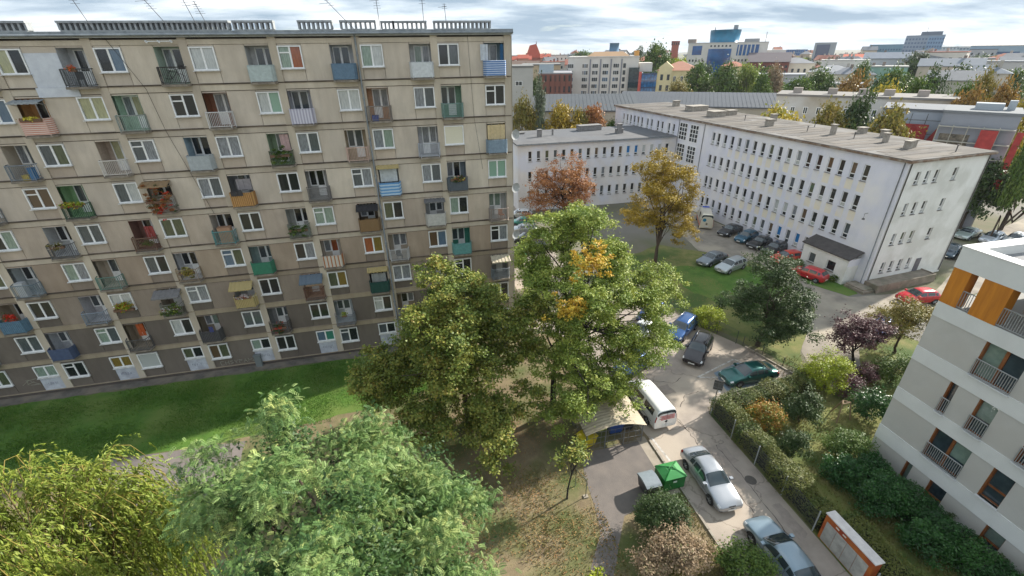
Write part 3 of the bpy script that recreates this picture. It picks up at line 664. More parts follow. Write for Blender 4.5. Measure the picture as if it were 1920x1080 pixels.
def hwin_meshes(w, h, tr):
    k = (w, h, tr)
    if k in me_hwin: return me_hwin[k]
    mb = MB(); f = .07
    mb.box(-w / 2, -w / 2 + f, -.03, .04, 0, h); mb.box(w / 2 - f, w / 2, -.03, .04, 0, h); mb.box(-w / 2 + f, w / 2 - f, -.03, .04, 0, f); mb.box(-w / 2 + f, w / 2 - f, -.03, .04, h - f, h)
    if tr: mb.box(-w / 2 + f, w / 2 - f, -.035, .04, tr - .045, tr + .045)
    fr = mb.mesh('window_frame', M_whitef)
    mb = MB(); mb.box(-w / 2 + f, w / 2 - f, 0, .02, (tr + .045) if tr else f, h - f); pa = mb.mesh('pane', GL['dark'])
    pb = None
    if tr: mb = MB(); mb.box(-w / 2 + f, w / 2 - f, 0, .02, f, tr - .045); pb = mb.mesh('pane', GL['dark'])
    mb = MB(); mb.box(-w / 2 - .05, w / 2 + .05, -.26, -.03, -.05, 0.0); si = mb.mesh('sill', mat('grey_sill', lin(150, 146, 142), lin(120, 116, 112), 4, .8))
    me_hwin[k] = (fr, pa, pb, si)
    return me_hwin[k]
rh = random.Random(11)
HGL = ['dark'] * 6 + ['deep'] * 3 + ['grey'] * 3 + ['net', 'brown', 'olive']
GL['azure'] = mat('glass_azure', lin(30, 110, 170), rough=.3)
def hwin(parent, loc, rz, w, h, tr=.5, key=None):
    fr, pa, pb, si = hwin_meshes(w, h, tr)
    o = ob('window', fr, parent, loc, rz)
    key = key or rh.choice(HGL)
    ob('pane', pa, o, mats=[GL[key]])
    if pb: ob('pane', pb, o, mats=[GL['white' if rh.random() < .35 else 'dark']])
    ob('sill', si, o)
us = [3.95 + 1.455 * k for k in range(17)] + [28.35]
ul = [38.5, 39.85, 41.85, 43.2, 45.2, 46.55, 48.45, 49.8, 51.15, 52.5, 53.8, 55.2]
ZR = [(11.25, 13.0), (7.92, 9.67), (4.6, 6.35), (1.3, 3.05)]
rows = []
for ri, (a, b) in enumerate(ZR):
    ops = [(q - .33, q + .33) for q in us if not (ri == 3 and q < 7)]
    ops += [(q - .33, q + .33) for q in ul] if ri == 0 else []
    rows.append([a, b, ops])
# tall stair window strips cut across three rows
stair = [(31.95, 33.95), (34.75, 36.75)]
for rr_ in rows[:3]: rr_[2] += stair
for rr_ in rows: rr_[2].sort()
MLong = lambda a, dd, z: (dd, a, z)
mb = MB(); facade(mb, lambda a, dd, z: (dd, HL - a, z), 0, HL, 0, HH, [(a, b, [(HL - q1, HL - q0) for q0, q1 in ops]) for a, b, ops in rows]); ob('long_wall', mb.mesh('long_wall', M_hw), hb)
for ri, (a, b) in enumerate(ZR):
    for k, q in enumerate(us):
        if ri == 3 and q < 7: continue
        key = 'azure' if (ri == 3 and k in (4, 6)) else ('white' if (ri == 2 and k in (6, 7)) else None)
        hwin(hb, (.14, q, a), -math.pi / 2, .66, b - a, .5, key)
        if 1 <= ri and k < 15:
            m_ = MB(); m_.box(-.003, .03, -.42, .42, b + .35, b + 1.45); ob('spandrel', m_.mesh('spandrel', M_cream), hb, (0, q, 0))
    if ri == 0:
        for q in ul: hwin(hb, (.14, q, a), -math.pi / 2, .66, b - a, .5)
for q0, q1 in stair:
    for (a, b) in ZR[:3]:
        n = 3; m_ = MB(); w_ = q1 - q0; h_ = b - a + .9
        for k in range(n + 1): m_.box(.0, .09, k * w_ / n - .05, k * w_ / n + .05, -.45, h_ - .45)
        for k in range(5): m_.box(.01, .08, 0, w_, -.45 + k * h_ / 4 - .05, -.45 + k * h_ / 4 + .05)
        o = ob('stair_window', m_.mesh('stair_window', M_whitef), hb, (-.06, q0, a))
        for k in range(n):
            for j in range(4):
                m_ = MB(); m_.box(.035, .05, k * w_ / n + .05, (k + 1) * w_ / n - .05, -.45 + j * h_ / 4 + .05, -.45 + (j + 1) * h_ / 4 - .05)
                ob('pane', m_.mesh('pane', GL[rh.choice(['dark', 'dark', 'deep', 'grey'])]), o)
# end wall
xe3 = (2.0, 3.4, 4.78); re = []
for (a, b) in ((11.6, 12.95), (8.25, 9.6), (4.85, 6.2)):
    re.append((a, b, [(q - .3, q + .3) for q in xe3] + [(7.3, 7.95)]))
    for q in xe3: hwin(hb, (q, .14, a), 0, .6, b - a, .4)
    hwin(hb, (7.625, .14, a), 0, .65, b - a, .4)
re.append((1.45, 2.75, [(q - .3, q + .3) for q in (2.05, 3.4, 4.75, 6.2)]))
for q in (2.05, 3.4, 4.75, 6.2): hwin(hb, (q, .14, 1.45), 0, .6, 1.3, .4, 'grey')
mb = MB(); facade(mb, lambda a, dd, z: (a, dd, z), .22, HW, 0, HH - .01, re); ob('end_wall', mb.mesh('end_wall', M_he), hb)
mb = MB(); mb.box(7.35, 8.15, -.05, .02, .4, 2.45); o = ob('door', mb.mesh('door', mat('grey_door', lin(112, 110, 116), lin(96, 94, 100), 3, .6)), hb); mb = MB(); mb.tube([(8.05, -.08, 1.35), (8.05, -.08, 1.5)], .02, 5); ob('handle', mb.mesh('handle', M_rust), o)
mb = MB(); mb.box(.3, HW - .01, .3, HL, 0, HH - .02); ob('core', mb.mesh('core', M_hw), hb)
mb = MB(); mb.box(-.35, HW + .3, -.35, HL + .3, HH + .0, HH + .22); ob('eave', mb.mesh('eave', M_eave), hb)
mb = MB(); mb.box(-.28, HW + .24, -.28, HL + .24, HH + .22, HH + .30); ob('roof', mb.mesh('roof', M_hroof), hb)
for k in range(38):
    m_ = MB(); w_ = rh.uniform(.9, 1.1); x0 = rh.uniform(-.2, 1.5); m_.box(x0, rh.uniform(7, 12.5), -w_ * .48, w_ * .48, 0, .012); ob('felt_strip', m_.mesh('felt_strip', mat('felt_strip_%d' % (k % 3), lin(*[(112, 106, 98), (86, 84, 83), (96, 90, 83)][k % 3]), lin(108, 101, 94), 1.2, .95, stretch=(.3, 1.5, 1))), hb, (0, .8 + k * 1.5, HH + .302 + (k % 3) * .003))
for z in (3.9, 7.2, 10.5): pass
# pipes
for x, y in ((-.06, .35), (-.06, 30.6), (-.06, 37.0)):
    mb = MB(); mb.tube([(x, y, HH), (x, y, .3)], .05, 6); ob('drainpipe', mb.mesh('drainpipe', M_zinc), hb)
for x in (.35, 12.1):
    mb = MB(); mb.tube([(x, -.08, HH), (x, -.08, .3)], .06, 6); ob('drainpipe', mb.mesh('drainpipe', mat('dark_pipe', lin(96, 94, 92))), hb)
def chimney(u, v, w, d_, h, cap=True):
    mb = MB(); mb.box(u - w / 2, u + w / 2, v - d_ / 2, v + d_ / 2, HH + .28, HH + .28 + h)
    if cap: mb.box(u - w / 2 - .1, u + w / 2 + .1, v - d_ / 2 - .1, v + d_ / 2 + .1, HH + .28 + h, HH + .38 + h)
    ob('chimney', mb.mesh('chimney', mat('chimney_render', lin(168, 161, 150), lin(136, 129, 120), 3, .95)), hb)
def hloc(x, y):
    dx, dy = x - 49.1, y - 36.45
    return dx * .99585 + dy * .091, -dx * .091 + dy * .99585
for (x, y, w, d_, h) in ((54.3, 51.2, .5, .5, 1.2), (58.6, 50.9, 1.0, .7, .7), (55.5, 44.9, .45, .45, 1.0), (58.7, 47.9, .7, .6, .8), (54.25, 41.1, .7, .6, .8), (55.4, 41.6, .6, .6, .8), (53.2, 80.4, 3.4, 2.2, .8), (51.5, 72, 2.4, 1.8, .8), (55.0, 73, 1.6, 1.2, .7), (52, 60, 1, .7, .9), (56, 64, .8, .6, 1.0), (53.5, 88, 1.2, .8, 1.0)):
    chimney(*hloc(x, y), w, d_, h)
for (x, y) in ((54.2, 47.9), (57.1, 38.2), (53, 54), (57, 57), (52.5, 66)):
    q = hloc(x, y); mb = MB(); mb.tube([(q[0], q[1], HH + .28), (q[0], q[1], HH + 1.0)], .06, 6); mb.tube([(q[0], q[1], HH + 1.0), (q[0], q[1], HH + 1.1)], .12, 6); ob('vent_pipe', mb.mesh('vent_pipe', MATS['dark_pipe']), hb)
mb = MB(); mb.tube([(-.02, 2.2, 8.1), (-.5, 2.2, 8.1), (-.6, 2.1, 7.6)], .03, 5); mb.box(-.7, -.5, 2.0, 2.2, 7.45, 7.6); ob('wall_lamp', mb.mesh('wall_lamp', M_rust), hb)
# annex by the corner
ax0, ax1, ay0, ay1 = -1.75, -.003, 1.25, 7.1
mb = MB(); facade(mb, lambda a, dd, z: (ax0 + dd, ay1 - a, z), 0, ay1 - ay0, 0, 3.05, [(1.0, 2.2, [(.95, 1.85), (3.4, 4.5)])]); mb.box(ax0 + .22, ax1, ay0, ay0 + .2, 0, 3.05); mb.box(ax0 + .22, ax1, ay1 - .2, ay1, 0, 3.05); ob('annex_wall', mb.mesh('annex_wall', M_he), hb)
hwin(hb, (ax0 + .14, ay1 - 1.4, 1.0), -math.pi / 2, .9, 1.2, None, 'grey'); hwin(hb, (ax0 + .14, ay1 - 3.95, 1.0), -math.pi / 2, 1.1, 1.2, None, 'dark')
mb = MB(); mb.add([(ax0 - .25, ay0 - .2, 3.06), (ax0 - .25, ay1 + .2, 3.06), (-.02, ay1 + .2, 3.75), (-.02, ay0 - .2, 3.75), (ax0 - .25, ay0 - .2, 3.18), (ax0 - .25, ay1 + .2, 3.18), (-.02, ay1 + .2, 3.87), (-.02, ay0 - .2, 3.87)], [(0, 1, 2, 3), (7, 6, 5, 4), (0, 4, 5, 1), (2, 6, 7, 3), (1, 5, 6, 2), (0, 3, 7, 4)]); ob('annex_roof', mb.mesh('annex_roof', mat('dark_felt', lin(86, 82, 80), lin(70, 66, 66), 1.5, .95)), hb)
mb = MB(); mb.box(ax0 + .02, ax1, ay0 - .02, ay0 - .001, 2.2, 3.05); ob('annex_fascia', mb.mesh('annex_fascia', M_hw), hb)
# raised terrace along the end wall
M_terr = mat('terrace_concrete', lin(150, 140, 126), lin(124, 114, 102), 1.5, .95, .4, c3=lin(116, 112, 96), s3=.8)
mb = MB(); mb.box(.0, 8.9, -1.55, -.003, 0, .82); mb.box(-.15, 9.0, -1.68, -1.55, 0, .95); mb.box(8.9, 9.02, -1.55, -.0, 0, .95); ob('terrace', mb.mesh('terrace', M_terr), hb)
mb = MB(); mb.box(-1.8, -.2, -1.4, .9, 0, .3); mb.box(-1.6, -.2, -1.2, .9, .3, .45); ob('steps', mb.mesh('steps', M_terr), hb)
# wing (runs left from the long wall)
WX0, WX1, WY, WH, WD = 17.6, 45.9, 73.7, 11.0, 13
M_ww = mat('wing_whitewash', lin(227, 223, 221), lin(212, 208, 206), 0.6, 0.92, .2, stretch=(1, 1, .4), c3=lin(218, 220, 230), s3=.3)
c5, s5 = .99585, .091
wg = hb
def wl(x, y, z=0):
    q = hloc(x, y); return (q[0], q[1], z)
wxs = [26.85 + 1.447 * k for k in range(13)]
wrows = [(8.35, 10.0), (5.05, 6.7), (1.85, 3.5)]
allx = [26.85 - 1.447 * k for k in range(1, 6)][::-1] + wxs
mb = MB(); facade(mb, lambda a, dd, z: wl(WX0 + a, WY + dd, z), 0, WX1 - WX0, 0, WH, [(a, b, [(q - WX0 - .32, q - WX0 + .32) for q in allx]) for a, b in wrows]); ob('wing_wall', mb.mesh('wing_wall', M_ww), hb)
RZW = -math.atan2(.091, .99585)
for wi, (a, b) in enumerate(wrows):
    for k, q in enumerate(allx):
        key = None
        if wi == 0 and k in (12, 13): key = 'azure'
        elif wi == 0 and k >= 14 and k < 17: key = 'white'
        hwin(hb, wl(q, WY + .14, a), RZW, .64, b - a, .42, key)
mb = MB(); pts = [wl(WX0, WY + .3), wl(WX1 + 1, WY + .3), wl(WX1 - .5, WY + WD), wl(WX0, WY + WD)]; mb.prism([(p[0], p[1]) for p in pts], 0, WH - .01); ob('wing_core', mb.mesh('wing_core', M_ww), hb)
mb = MB(); pts = [wl(WX0 - .3, WY - .35), wl(45.55, WY - .35), wl(44.3, WY + WD + .3), wl(WX0 - .3, WY + WD + .3)]; mb.prism([(p[0], p[1]) for p in pts], WH, WH + .22); ob('wing_roof', mb.mesh('wing_roof', mat('wing_felt', lin(106, 106, 107), lin(88, 88, 90), .5, .95, c3=lin(96, 98, 102), s3=.15)), hb)
mb = MB(); pts = [wl(WX0 - .34, WY - .45), wl(45.5, WY - .45), wl(45.5, WY - .35), wl(WX0 - .34, WY - .35)]; mb.prism([(p[0], p[1]) for p in pts], WH + .02, WH + .16); ob('wing_gutter', mb.mesh('wing_gutter', M_zinc), hb)
for (x, y, w, d_, h) in ((33.7, 84.0, 4.4, 1.6, .9), (37.4, 78.8, .7, .7, 1.6), (37.6, 79.3, 1.2, .9, .7), (22.8, 79.5, .7, .6, 1.2), (25.5, 80.5, .25, .25, 1.0), (20.5, 83.5, 1.2, .5, .25)):
    q = wl(x, y); mb = MB(); mb.box(q[0] - w / 2, q[0] + w / 2, q[1] - d_ / 2, q[1] + d_ / 2, WH + .2, WH + .2 + h); mb.box(q[0] - w / 2 - .1, q[0] + w / 2 + .1, q[1] - d_ / 2 - .1, q[1] + d_ / 2 + .1, WH + .2 + h, WH + .28 + h); ob('chimney', mb.mesh('chimney', mat('grey_chimney', lin(140, 138, 136), lin(110, 108, 108), 3, .95)), hb)

# ---------------------------------------------------------------- modern apartment house on the right
nb = thing('modern_apartment_house', 'modern pale grey apartment house with light bands and orange panelled top floor', 'building', (27.85, 16.42, 0))
M_ng = mat('grey_render', lin(186, 185, 180), lin(177, 176, 171), 0.7, .93, .12, bscale=30, c3=lin(180, 178, 172), s3=.5)
M_nb = mat('light_band_render', lin(212, 214, 212), lin(203, 205, 203), 0.7, .93, .1, bscale=30)
M_or = mat('orange_wood_panel', lin(196, 126, 34), lin(172, 106, 26), 1.4, .55, .1, stretch=(3, 3, .3))
M_brown = mat('brown_window_frame', lin(136, 82, 40), lin(116, 68, 34), 3, .5)
M_nsill = mat('pale_metal_sill', lin(206, 208, 208), rough=.45)
NLEN, NDEP = 26.0, 14.0
BZ = [(1.8, 2.84), (5.0, 5.87), (8.0, 8.9), (11.0, 11.88)]
WN = [  # (y0, y1, z0, z1, railing, kind)
 (13.86, 14.26, .02, 1.8, 0), (11.9, 12.82, .02, 1.8, 0), (8.97, 9.86, .12, 1.8, 0), (5.9, 7.6, .1, 1.8, 0),
 (11.88, 13.78, 2.87, 5.0, 1), (9.89, 10.84, 2.95, 5.0, 0), (6.4, 8.2, 2.87, 5.0, 1),
 (13.78, 14.2, 5.88, 8.0, 1), (11.87, 12.73, 5.88, 8.0, 1), (8.6, 10.4, 5.88, 8.0, 1), (5.0, 6.6, 5.88, 8.0, 1),
 (11.85, 13.66, 8.91, 11.0, 1), (8.4, 9.9, 8.91, 11.0, 1), (4.5, 6.6, 8.91, 11.0, 1)]
Y0 = 16.42
mb = MB()
zz = [(0, 1.8), (2.84, 5.0), (5.87, 8.0), (8.9, 11.0)]
for z0, z1 in zz:
    ops = [(z0_, z1_, Y0 - y1, Y0 - y0) for y0, y1, z0_, z1_, *_ in WN if z0_ >= z0 - .01 and z1_ <= z1 + .01]
    a = 0
    for wz0, wz1, p, q in sorted(ops, key=lambda t: t[2]):
        mb.box(.04, .5, -p, -a, z0, z1); mb.box(.04, .5, -q, -p, z0, wz0) if wz0 - z0 > .01 else None
        if z1 - wz1 > .01: mb.box(.04, .5, -q, -p, wz1, z1)
        a = q
    mb.box(.04, .5, -NLEN, -a, z0, z1)
ob('wall', mb.mesh('wall', M_ng), nb)
for z0, z1 in BZ:
    m_ = MB(); m_.box(0, .5, -NLEN, .0, z0, z1); m_.box(.5, NDEP, -.45, .0, z0, z1); ob('floor_band', m_.mesh('floor_band', M_nb), nb)
mb = MB(); mb.box(.5, NDEP, -.45, -.04, 0, 11); mb.box(.75, NDEP, -NLEN, -.45, 0, 11.8); ob('core', mb.mesh('core', mat('dark_interior', lin(60, 62, 64))), nb)
GL['nglass'] = mat('glass_blueish', lin(62, 78, 84), lin(40, 52, 60), 1.5, .06, coat=.8)
GL['nblind'] = mat('glass_blind', lin(120, 140, 130), lin(104, 124, 116), 3, .2, coat=.6)
for wi, (y0, y1, z0, z1, rail) in enumerate(WN):
    w = y1 - y0; h = z1 - z0; m_ = MB(); f = .07
    m_.box(.06, .34, w - f, w, 0, h); m_.box(.22, .34, 0, f, 0, h); m_.box(.22, .34, f, w - f, h - f, h); m_.box(.22, .34, f, w - f, 0, f)
    nm = 1 if w > 1.2 else 0
    if nm: m_.box(.2, .34, w * .5 - .07, w * .5 + .07, f, h - f)
    if not rail and w > .6: m_.box(.2, .34, f, w - f, h * .38, h * .38 + .09)
    o = ob('window', m_.mesh('window', M_brown), nb, (0, y0 - Y0, z0))
    spans = [(f, w * .5 - .07), (w * .5 + .07, w - f)] if nm else [(f, w - f)]
    for si, (p, q) in enumerate(spans):
        m_ = MB(); m_.box(.27, .29, p, q, f, h - f); ob('pane', m_.mesh('pane', GL['nglass' if (wi + si) % 3 else 'nblind']), o)
        if (wi + si) % 2 == 0:
            m_ = MB(); m_.box(.262, .268, p + .01, q - .01, h * .45, h - f); ob('roller_blind', m_.mesh('roller_blind', GL['nblind']), o)
    m_ = MB(); m_.box(-.1, .2, -.04, w + .04, -.06, .0); ob('sill', m_.mesh('sill', M_nsill), o)
    if rail:
        m_ = MB(); m_.bar((-.05, 0, 1.02), (-.05, w, 1.02), .045); m_.bar((-.05, 0, .08), (-.05, w, .08), .04)
        n = max(4, int(w / .105))
        for k in range(n + 1): m_.bar((-.05, w * k / n, .08), (-.05, w * k / n, 1.02), .026)
        ob('railing', m_.mesh('railing', mat('galvanised_rail', lin(176, 178, 178), lin(150, 152, 152), 5, .45, metal=.4)), o)
# set-back top storey with orange panels, open corner loggia and parapet
mb = MB(); mb.box(-.02, 14, -NLEN, .02, 13.95, 15.14); 
def parapet():
    m_ = MB(); t = .55
    m_.box(-.02, t, -NLEN, .02, 13.95, 15.12); m_.box(t, NDEP, -t, .02, 13.95, 15.12); m_.box(NDEP - t, NDEP, -NLEN, -t, 13.95, 15.12)
    return m_
ob('parapet', parapet().mesh('parapet', M_nb), nb)
m_ = MB(); m_.box(-.05, .6, -NLEN, .05, 15.12, 15.17); m_.box(.6, NDEP + .03, -.6, .05, 15.12, 15.17); ob('coping', m_.mesh('coping', mat('white_coping', lin(222, 222, 220), lin(206, 206, 204), 2, .5)), nb)
m_ = MB(); m_.box(.55, NDEP - .5, -NLEN, -.55, 14.3, 14.62); ob('roof', m_.mesh('roof', mat('roof_membrane', lin(150, 150, 150), lin(132, 132, 134), 1, .9)), nb)
m_ = MB(); m_.box(3.2, 3.35, -9, -2.2, 14.62, 15.35); m_.box(3.35, 9, -9, -2.2, 14.62, 15.3); ob('roof_box', m_.mesh('roof_box', M_nb), nb)
for y0, y1 in ((15.56, 16.40), (13.7, 14.94), (7.4, 10.2)):
    m_ = MB(); m_.box(.0, .62, y0 - Y0, y1 - Y0, 11.885, 13.945); ob('orange_panel', m_.mesh('orange_panel', M_or), nb)
m_ = MB(); m_.box(.05, 14, -NLEN, -.05, 11.80, 11.90); ob('loggia_floor', m_.mesh('loggia_floor', mat('loggia_tiles', lin(150, 150, 146))), nb)
m_ = MB(); m_.box(2.6, 13, -NLEN, -2.2, 11.9, 14.3); ob('set_back_wall', m_.mesh('set_back_wall', M_ng), nb)
for y0, y1 in ((14.94, 15.56), (10.2, 13.7)):
    w = y1 - y0; m_ = MB(); m_.bar((.05, 0, 1.0), (.05, w, 1.0), .045); m_.bar((.05, 0, .08), (.05, w, .08), .04); n = int(w / .105)
    for k in range(n + 1): m_.bar((.05, w * k / n, .08), (.05, w * k / n, 1.0), .026)
    ob('railing', m_.mesh('railing', MATS['galvanised_rail']), nb, (0, y0 - Y0, 11.9))
m_ = MB(); m_.box(2.55, 2.6, -4.6, -2.9, 12.0, 14.0); ob('terrace_door', m_.mesh('terrace_door', GL['nglass']), nb)
# paved terrace strip at its foot
sheet('terrace_strip', [(26.6, 16.3), (27.87, 16.3), (27.87, 2), (26.9, 2)], 0.016, mat('terrace_slabs', lin(104, 102, 100), lin(84, 82, 82), 2, .9))
# ---------------------------------------------------------------- the city beyond
def bmat(c, n=.9): return mat('render_%d_%d_%d' % c, lin(c), tuple(v * n for v in lin(c)), .4, .9)
FG = mat('far_window_glass', lin(70, 78, 84), lin(46, 52, 58), .8, .15, coat=.4)
def building(name, label, x, y, w, d_, h, rz, wall, roof='flat', roofc=(120, 120, 118), win=None, group=None, rh=2.5, cat='building', winmat=None, single=False, rz_off=0, base=0.0):
    """front faces the viewer (local -y), centred on local x; win = (rows, cols, window width, window height, z of first sill, storey)"""
    t = thing(name, label, cat, (x, y, base), R(rz + rz_off), group)
    wm = bmat(wall) if isinstance(wall, tuple) else wall
    mb = MB(); mb.box(-w / 2, w / 2, 0, d_, -base, h - base)
    if roof == 'gable':
        mb.add([(-w / 2, 0, h), (-w / 2, d_, h), (-w / 2, d_ / 2, h + rh), (w / 2, 0, h), (w / 2, d_, h), (w / 2, d_ / 2, h + rh)], [(0, 2, 1), (3, 4, 5)])
    ob('wall', mb.mesh('wall', wm), t)
    rm = bmat(roofc) if isinstance(roofc, tuple) else roofc
    mb = MB(); o = .4
    if roof == 'flat':
        mb.box(-w / 2 - .15, w / 2 + .15, -.15, d_ + .15, h, h + .35)
    elif roof == 'gable':
        a = [(-w / 2 - o, -o, h - .1), (w / 2 + o, -o, h - .1), (w / 2 + o, d_ / 2, h + rh), (-w / 2 - o, d_ / 2, h + rh), (-w / 2 - o, d_ + o, h - .1), (w / 2 + o, d_ + o, h - .1)]
        b = [(p[0], p[1], p[2] + .22) for p in a]
        mb.add(a + b, [(0, 3, 2, 1), (3, 4, 5, 2), (6, 7, 8, 9), (9, 8, 11, 10), (0, 1, 7, 6), (4, 10, 11, 5), (0, 6, 9, 3), (3, 9, 10, 4), (1, 2, 8, 7), (2, 5, 11, 8)])
    elif roof == 'hip':
        k = min(d_ / 2, w / 2 - .5)
        mb.add([(-w / 2 - o, -o, h), (w / 2 + o, -o, h), (w / 2 + o, d_ + o, h), (-w / 2 - o, d_ + o, h), (-w / 2 + k, d_ / 2, h + rh), (w / 2 - k, d_ / 2, h + rh)], [(3, 2, 1, 0), (0, 1, 5, 4), (1, 2, 5), (2, 3, 4, 5), (3, 0, 4)])
    elif roof == 'mono':
        mb.add([(-w / 2 - o, -o, h - .3), (w / 2 + o, -o, h - .3), (w / 2 + o, d_, h + rh), (-w / 2 - o, d_, h + rh), (-w / 2 - o, -o, h - .05), (w / 2 + o, -o, h - .05), (w / 2 + o, d_, h + rh + .2), (-w / 2 - o, d_, h + rh + .2)], [(0, 3, 2, 1), (4, 5, 6, 7), (0, 1, 5, 4), (1, 2, 6, 5), (2, 3, 7, 6), (3, 0, 4, 7)])
    ro = ob('roof', mb.mesh('roof', rm), t)
    if roof == 'mono':
        m_ = MB(); k = -w / 2
        while k < w / 2:
            m_.bar((k, -o, h - .03), (k, d_, h + rh + .2), .05); k += .9
        tag(ob('roof_seams', m_.mesh('roof_seams', rm), ro), kind='stuff')
    elif cat == 'house':
        rc = random.Random(int(x * 7 + y)); cm_ = bmat(rc.choice([(150, 104, 90), (170, 164, 156), (132, 120, 112)]))
        for k in range(rc.randint(1, 3)):
            cx_ = rc.uniform(-w * .4, w * .4); cy_ = d_ * rc.uniform(.35, .65); m_ = MB(); m_.box(cx_ - .45, cx_ + .45, cy_ - .35, cy_ + .35, h, h + (rh if roof != 'flat' else .4) + rc.uniform(.6, 1.3)); ob('chimney', m_.mesh('chimney', cm_), t)
    if win:
        nr, nc, w1, h1, zs, st = win
        wmat = winmat or FG
        if single:
            m_ = MB(); m_.box(-w1 / 2, w1 / 2, -.03, .1, 0, h1); mw = m_.mesh('window', M_whitef)
            m_ = MB(); m_.box(-w1 / 2 + .1, -.05, -.05, -.031, .1, h1 - .1); m_.box(.05, w1 / 2 - .1, -.05, -.031, .1, h1 - .1); mp_ = m_.mesh('pane', wmat)
            for a in range(nr):
                for b in range(nc):
                    wo = ob('window', mw, t, (-w / 2 + (b + .5) * w / nc, -.002, zs + a * st)); ob('pane', mp_, wo)
        else:
            m_ = MB()
            for a in range(nr):
                for b in range(nc):
                    xc = -w / 2 + (b + .5) * w / nc
                    m_.box(xc - w1 / 2, xc + w1 / 2, -.06, .05, zs + a * st, zs + a * st + h1)
                nd = max(1, int(d_ / (w / nc)))
                for b in range(nd):
                    yc = (b + .5) * d_ / nd
                    for sx in (-1, 1): m_.box(sx * (w / 2) - .05, sx * (w / 2) + .05, yc - w1 / 2, yc + w1 / 2, zs + a * st, zs + a * st + h1)
            tag(ob('windows', m_.mesh('windows', wmat), t), kind='stuff')
    return t
B = building
B('grey_block', 'plain pale grey block with one window behind the beige block edge', 27, 111.8, 6.5, 14, 21.2, -13.6, (186, 184, 178), win=(1, 1, 1.6, 1.0, 17.4, 3), single=True)
B('tan_building', 'low tan building with flat roof beyond the grey block', 47.1, 163.3, 13, 18, 20.2, -16, (196, 176, 146), win=(1, 2, 1, 1, 16, 3))
# brick house with glazed roof
t = B('brick_building', 'red brick industrial building with tall piers left of the white office', 43.6, 136.5, 9.5, 18, 18.6, -17.8, (136, 92, 82), roofc=(150, 150, 154), win=(4, 7, .6, 1.6, 8, 2.9))
for k in range(7):
    m_ = MB(); m_.box(-4.75 + k * 1.52, -4.45 + k * 1.52, -.3, .0, 0, 18.3); ob('pier', m_.mesh('pier', bmat((116, 78, 72))), t)
m_ = MB(); m_.add([(-4.7, .2, 18.95), (-.5, .2, 18.95), (-.5, 6, 21), (-4.7, 6, 21)], [(0, 1, 2, 3)]); ob('glass_roof', m_.mesh('glass_roof', GL['nglass']), t)
# long grey sheds
t = B('warehouse', 'long low shed with grey metal roof behind the building wing', 40.5, 106, 26, 12, 12.2, -18, (176, 168, 152), 'mono', (78, 84, 90), win=(1, 8, .6, 1.0, 9.6, 3), rh=2.4, single=True)
t = B('warehouse', 'grey roofed shed peeking over the long white building roof', 70, 103.5, 40, 12, 12.3, -32, (170, 164, 150), 'mono', (76, 82, 90), rh=2.0)
# white office
of = B('office_building', 'white six-storey office with ribbon windows and grey vertical strips', 62.4, 147.3, 21.5, 16, 22.4, -23, (210, 206, 200), roofc=(200, 196, 190))
m_ = MB(); m_.box(-.9, .9, -.03, .06, 0, 1.25); mw = m_.mesh('window', M_whitef)
m_ = MB()
mp_ = []
for k in range(3): q = MB(); q.box(-.85 + k * .58, -.33 + k * .58, -.06, -.032, .08, 1.17); mp_.append(q.mesh('pane', FG))
m_ = MB(); m_.box(-.4, .4, -.03, .06, 0, 1.25); mws = m_.mesh('window', FG)
for a in range(6):
    z = 20.0 - a * 1.93
    for xc in (-9.9, -5.4, -2.3, .9, 4.1):
        wo = ob('window', mw, of, (xc, 0, z - .5))
        for q in mp_: ob('pane', q, wo, mats=[rh.choice([FG, FG, GL['grey'], GL['net'], GL['blue']])])
    ob('window', mws, of, (6.6, 0, z - .5))
for xc in (-3.85, -.7, 2.5, 5.7):
    m_ = MB(); m_.box(xc - .22, xc + .22, -.15, .0, 0, 22); ob('vertical_strip', m_.mesh('vertical_strip', bmat((140, 142, 148))), of)
m_ = MB(); m_.add([(-5, 1, 22.76), (8, 1, 22.76), (8, 12, 22.76), (-5, 12, 22.76), (-3, 4, 24.0), (6, 4, 24.0), (6, 10, 24.0), (-3, 10, 24.0)], [(0, 1, 5, 4), (1, 2, 6, 5), (2, 3, 7, 6), (3, 0, 4, 7), (4, 5, 6, 7)]); ob('roof_hat', m_.mesh('roof_hat', bmat((168, 138, 108))), of)
m_ = MB(); m_.tube([(3.2, 8, 23.9), (3.2, 8, 26.4)], 1.5, 16); ob('water_tank', m_.mesh('water_tank', bmat((96, 130, 158))), of)
m_ = MB(); m_.box(9.4, 10.7, 1, 5, 22.76, 24.2); ob('orange_lift_house', m_.mesh('orange_lift_house', bmat((214, 160, 92))), of)
m_ = MB(); m_.box(8.0, 11.1, -1.2, .0, 0, 19.6); o = ob('dark_glass_front', m_.mesh('dark_glass_front', GL['nglass']), of)
m_ = MB(); m_.box(11.1, 11.9, -1.5, .5, 0, 18.4); ob('red_strip', m_.mesh('red_strip', bmat((206, 104, 96))), of)
m_ = MB(); m_.box(11.9, 16.4, -2, 8, 0, 18.0); o = ob('blue_glass_wing', m_.mesh('blue_glass_wing', mat('blue_curtain_wall', lin(46, 70, 104), rough=.1, coat=.6)), of)
m_ = MB()
for k in range(5):
    for j in range(4): m_.box(12.0 + k * .9, 12.75 + k * .9, -2.04, -2.0, 10.4 + j * 1.9, 11.9 + j * 1.9)
tag(ob('panes', m_.mesh('panes', mat('bright_blue_glass', lin(60, 120, 176), lin(44, 66, 96), .9, .1, coat=.5)), of), kind='stuff')
m_ = MB(); m_.box(11.2, 15.0, 1.0, 9, 18.36, 20.8); ob('upper_wing', m_.mesh('upper_wing', bmat((208, 204, 196))), of)
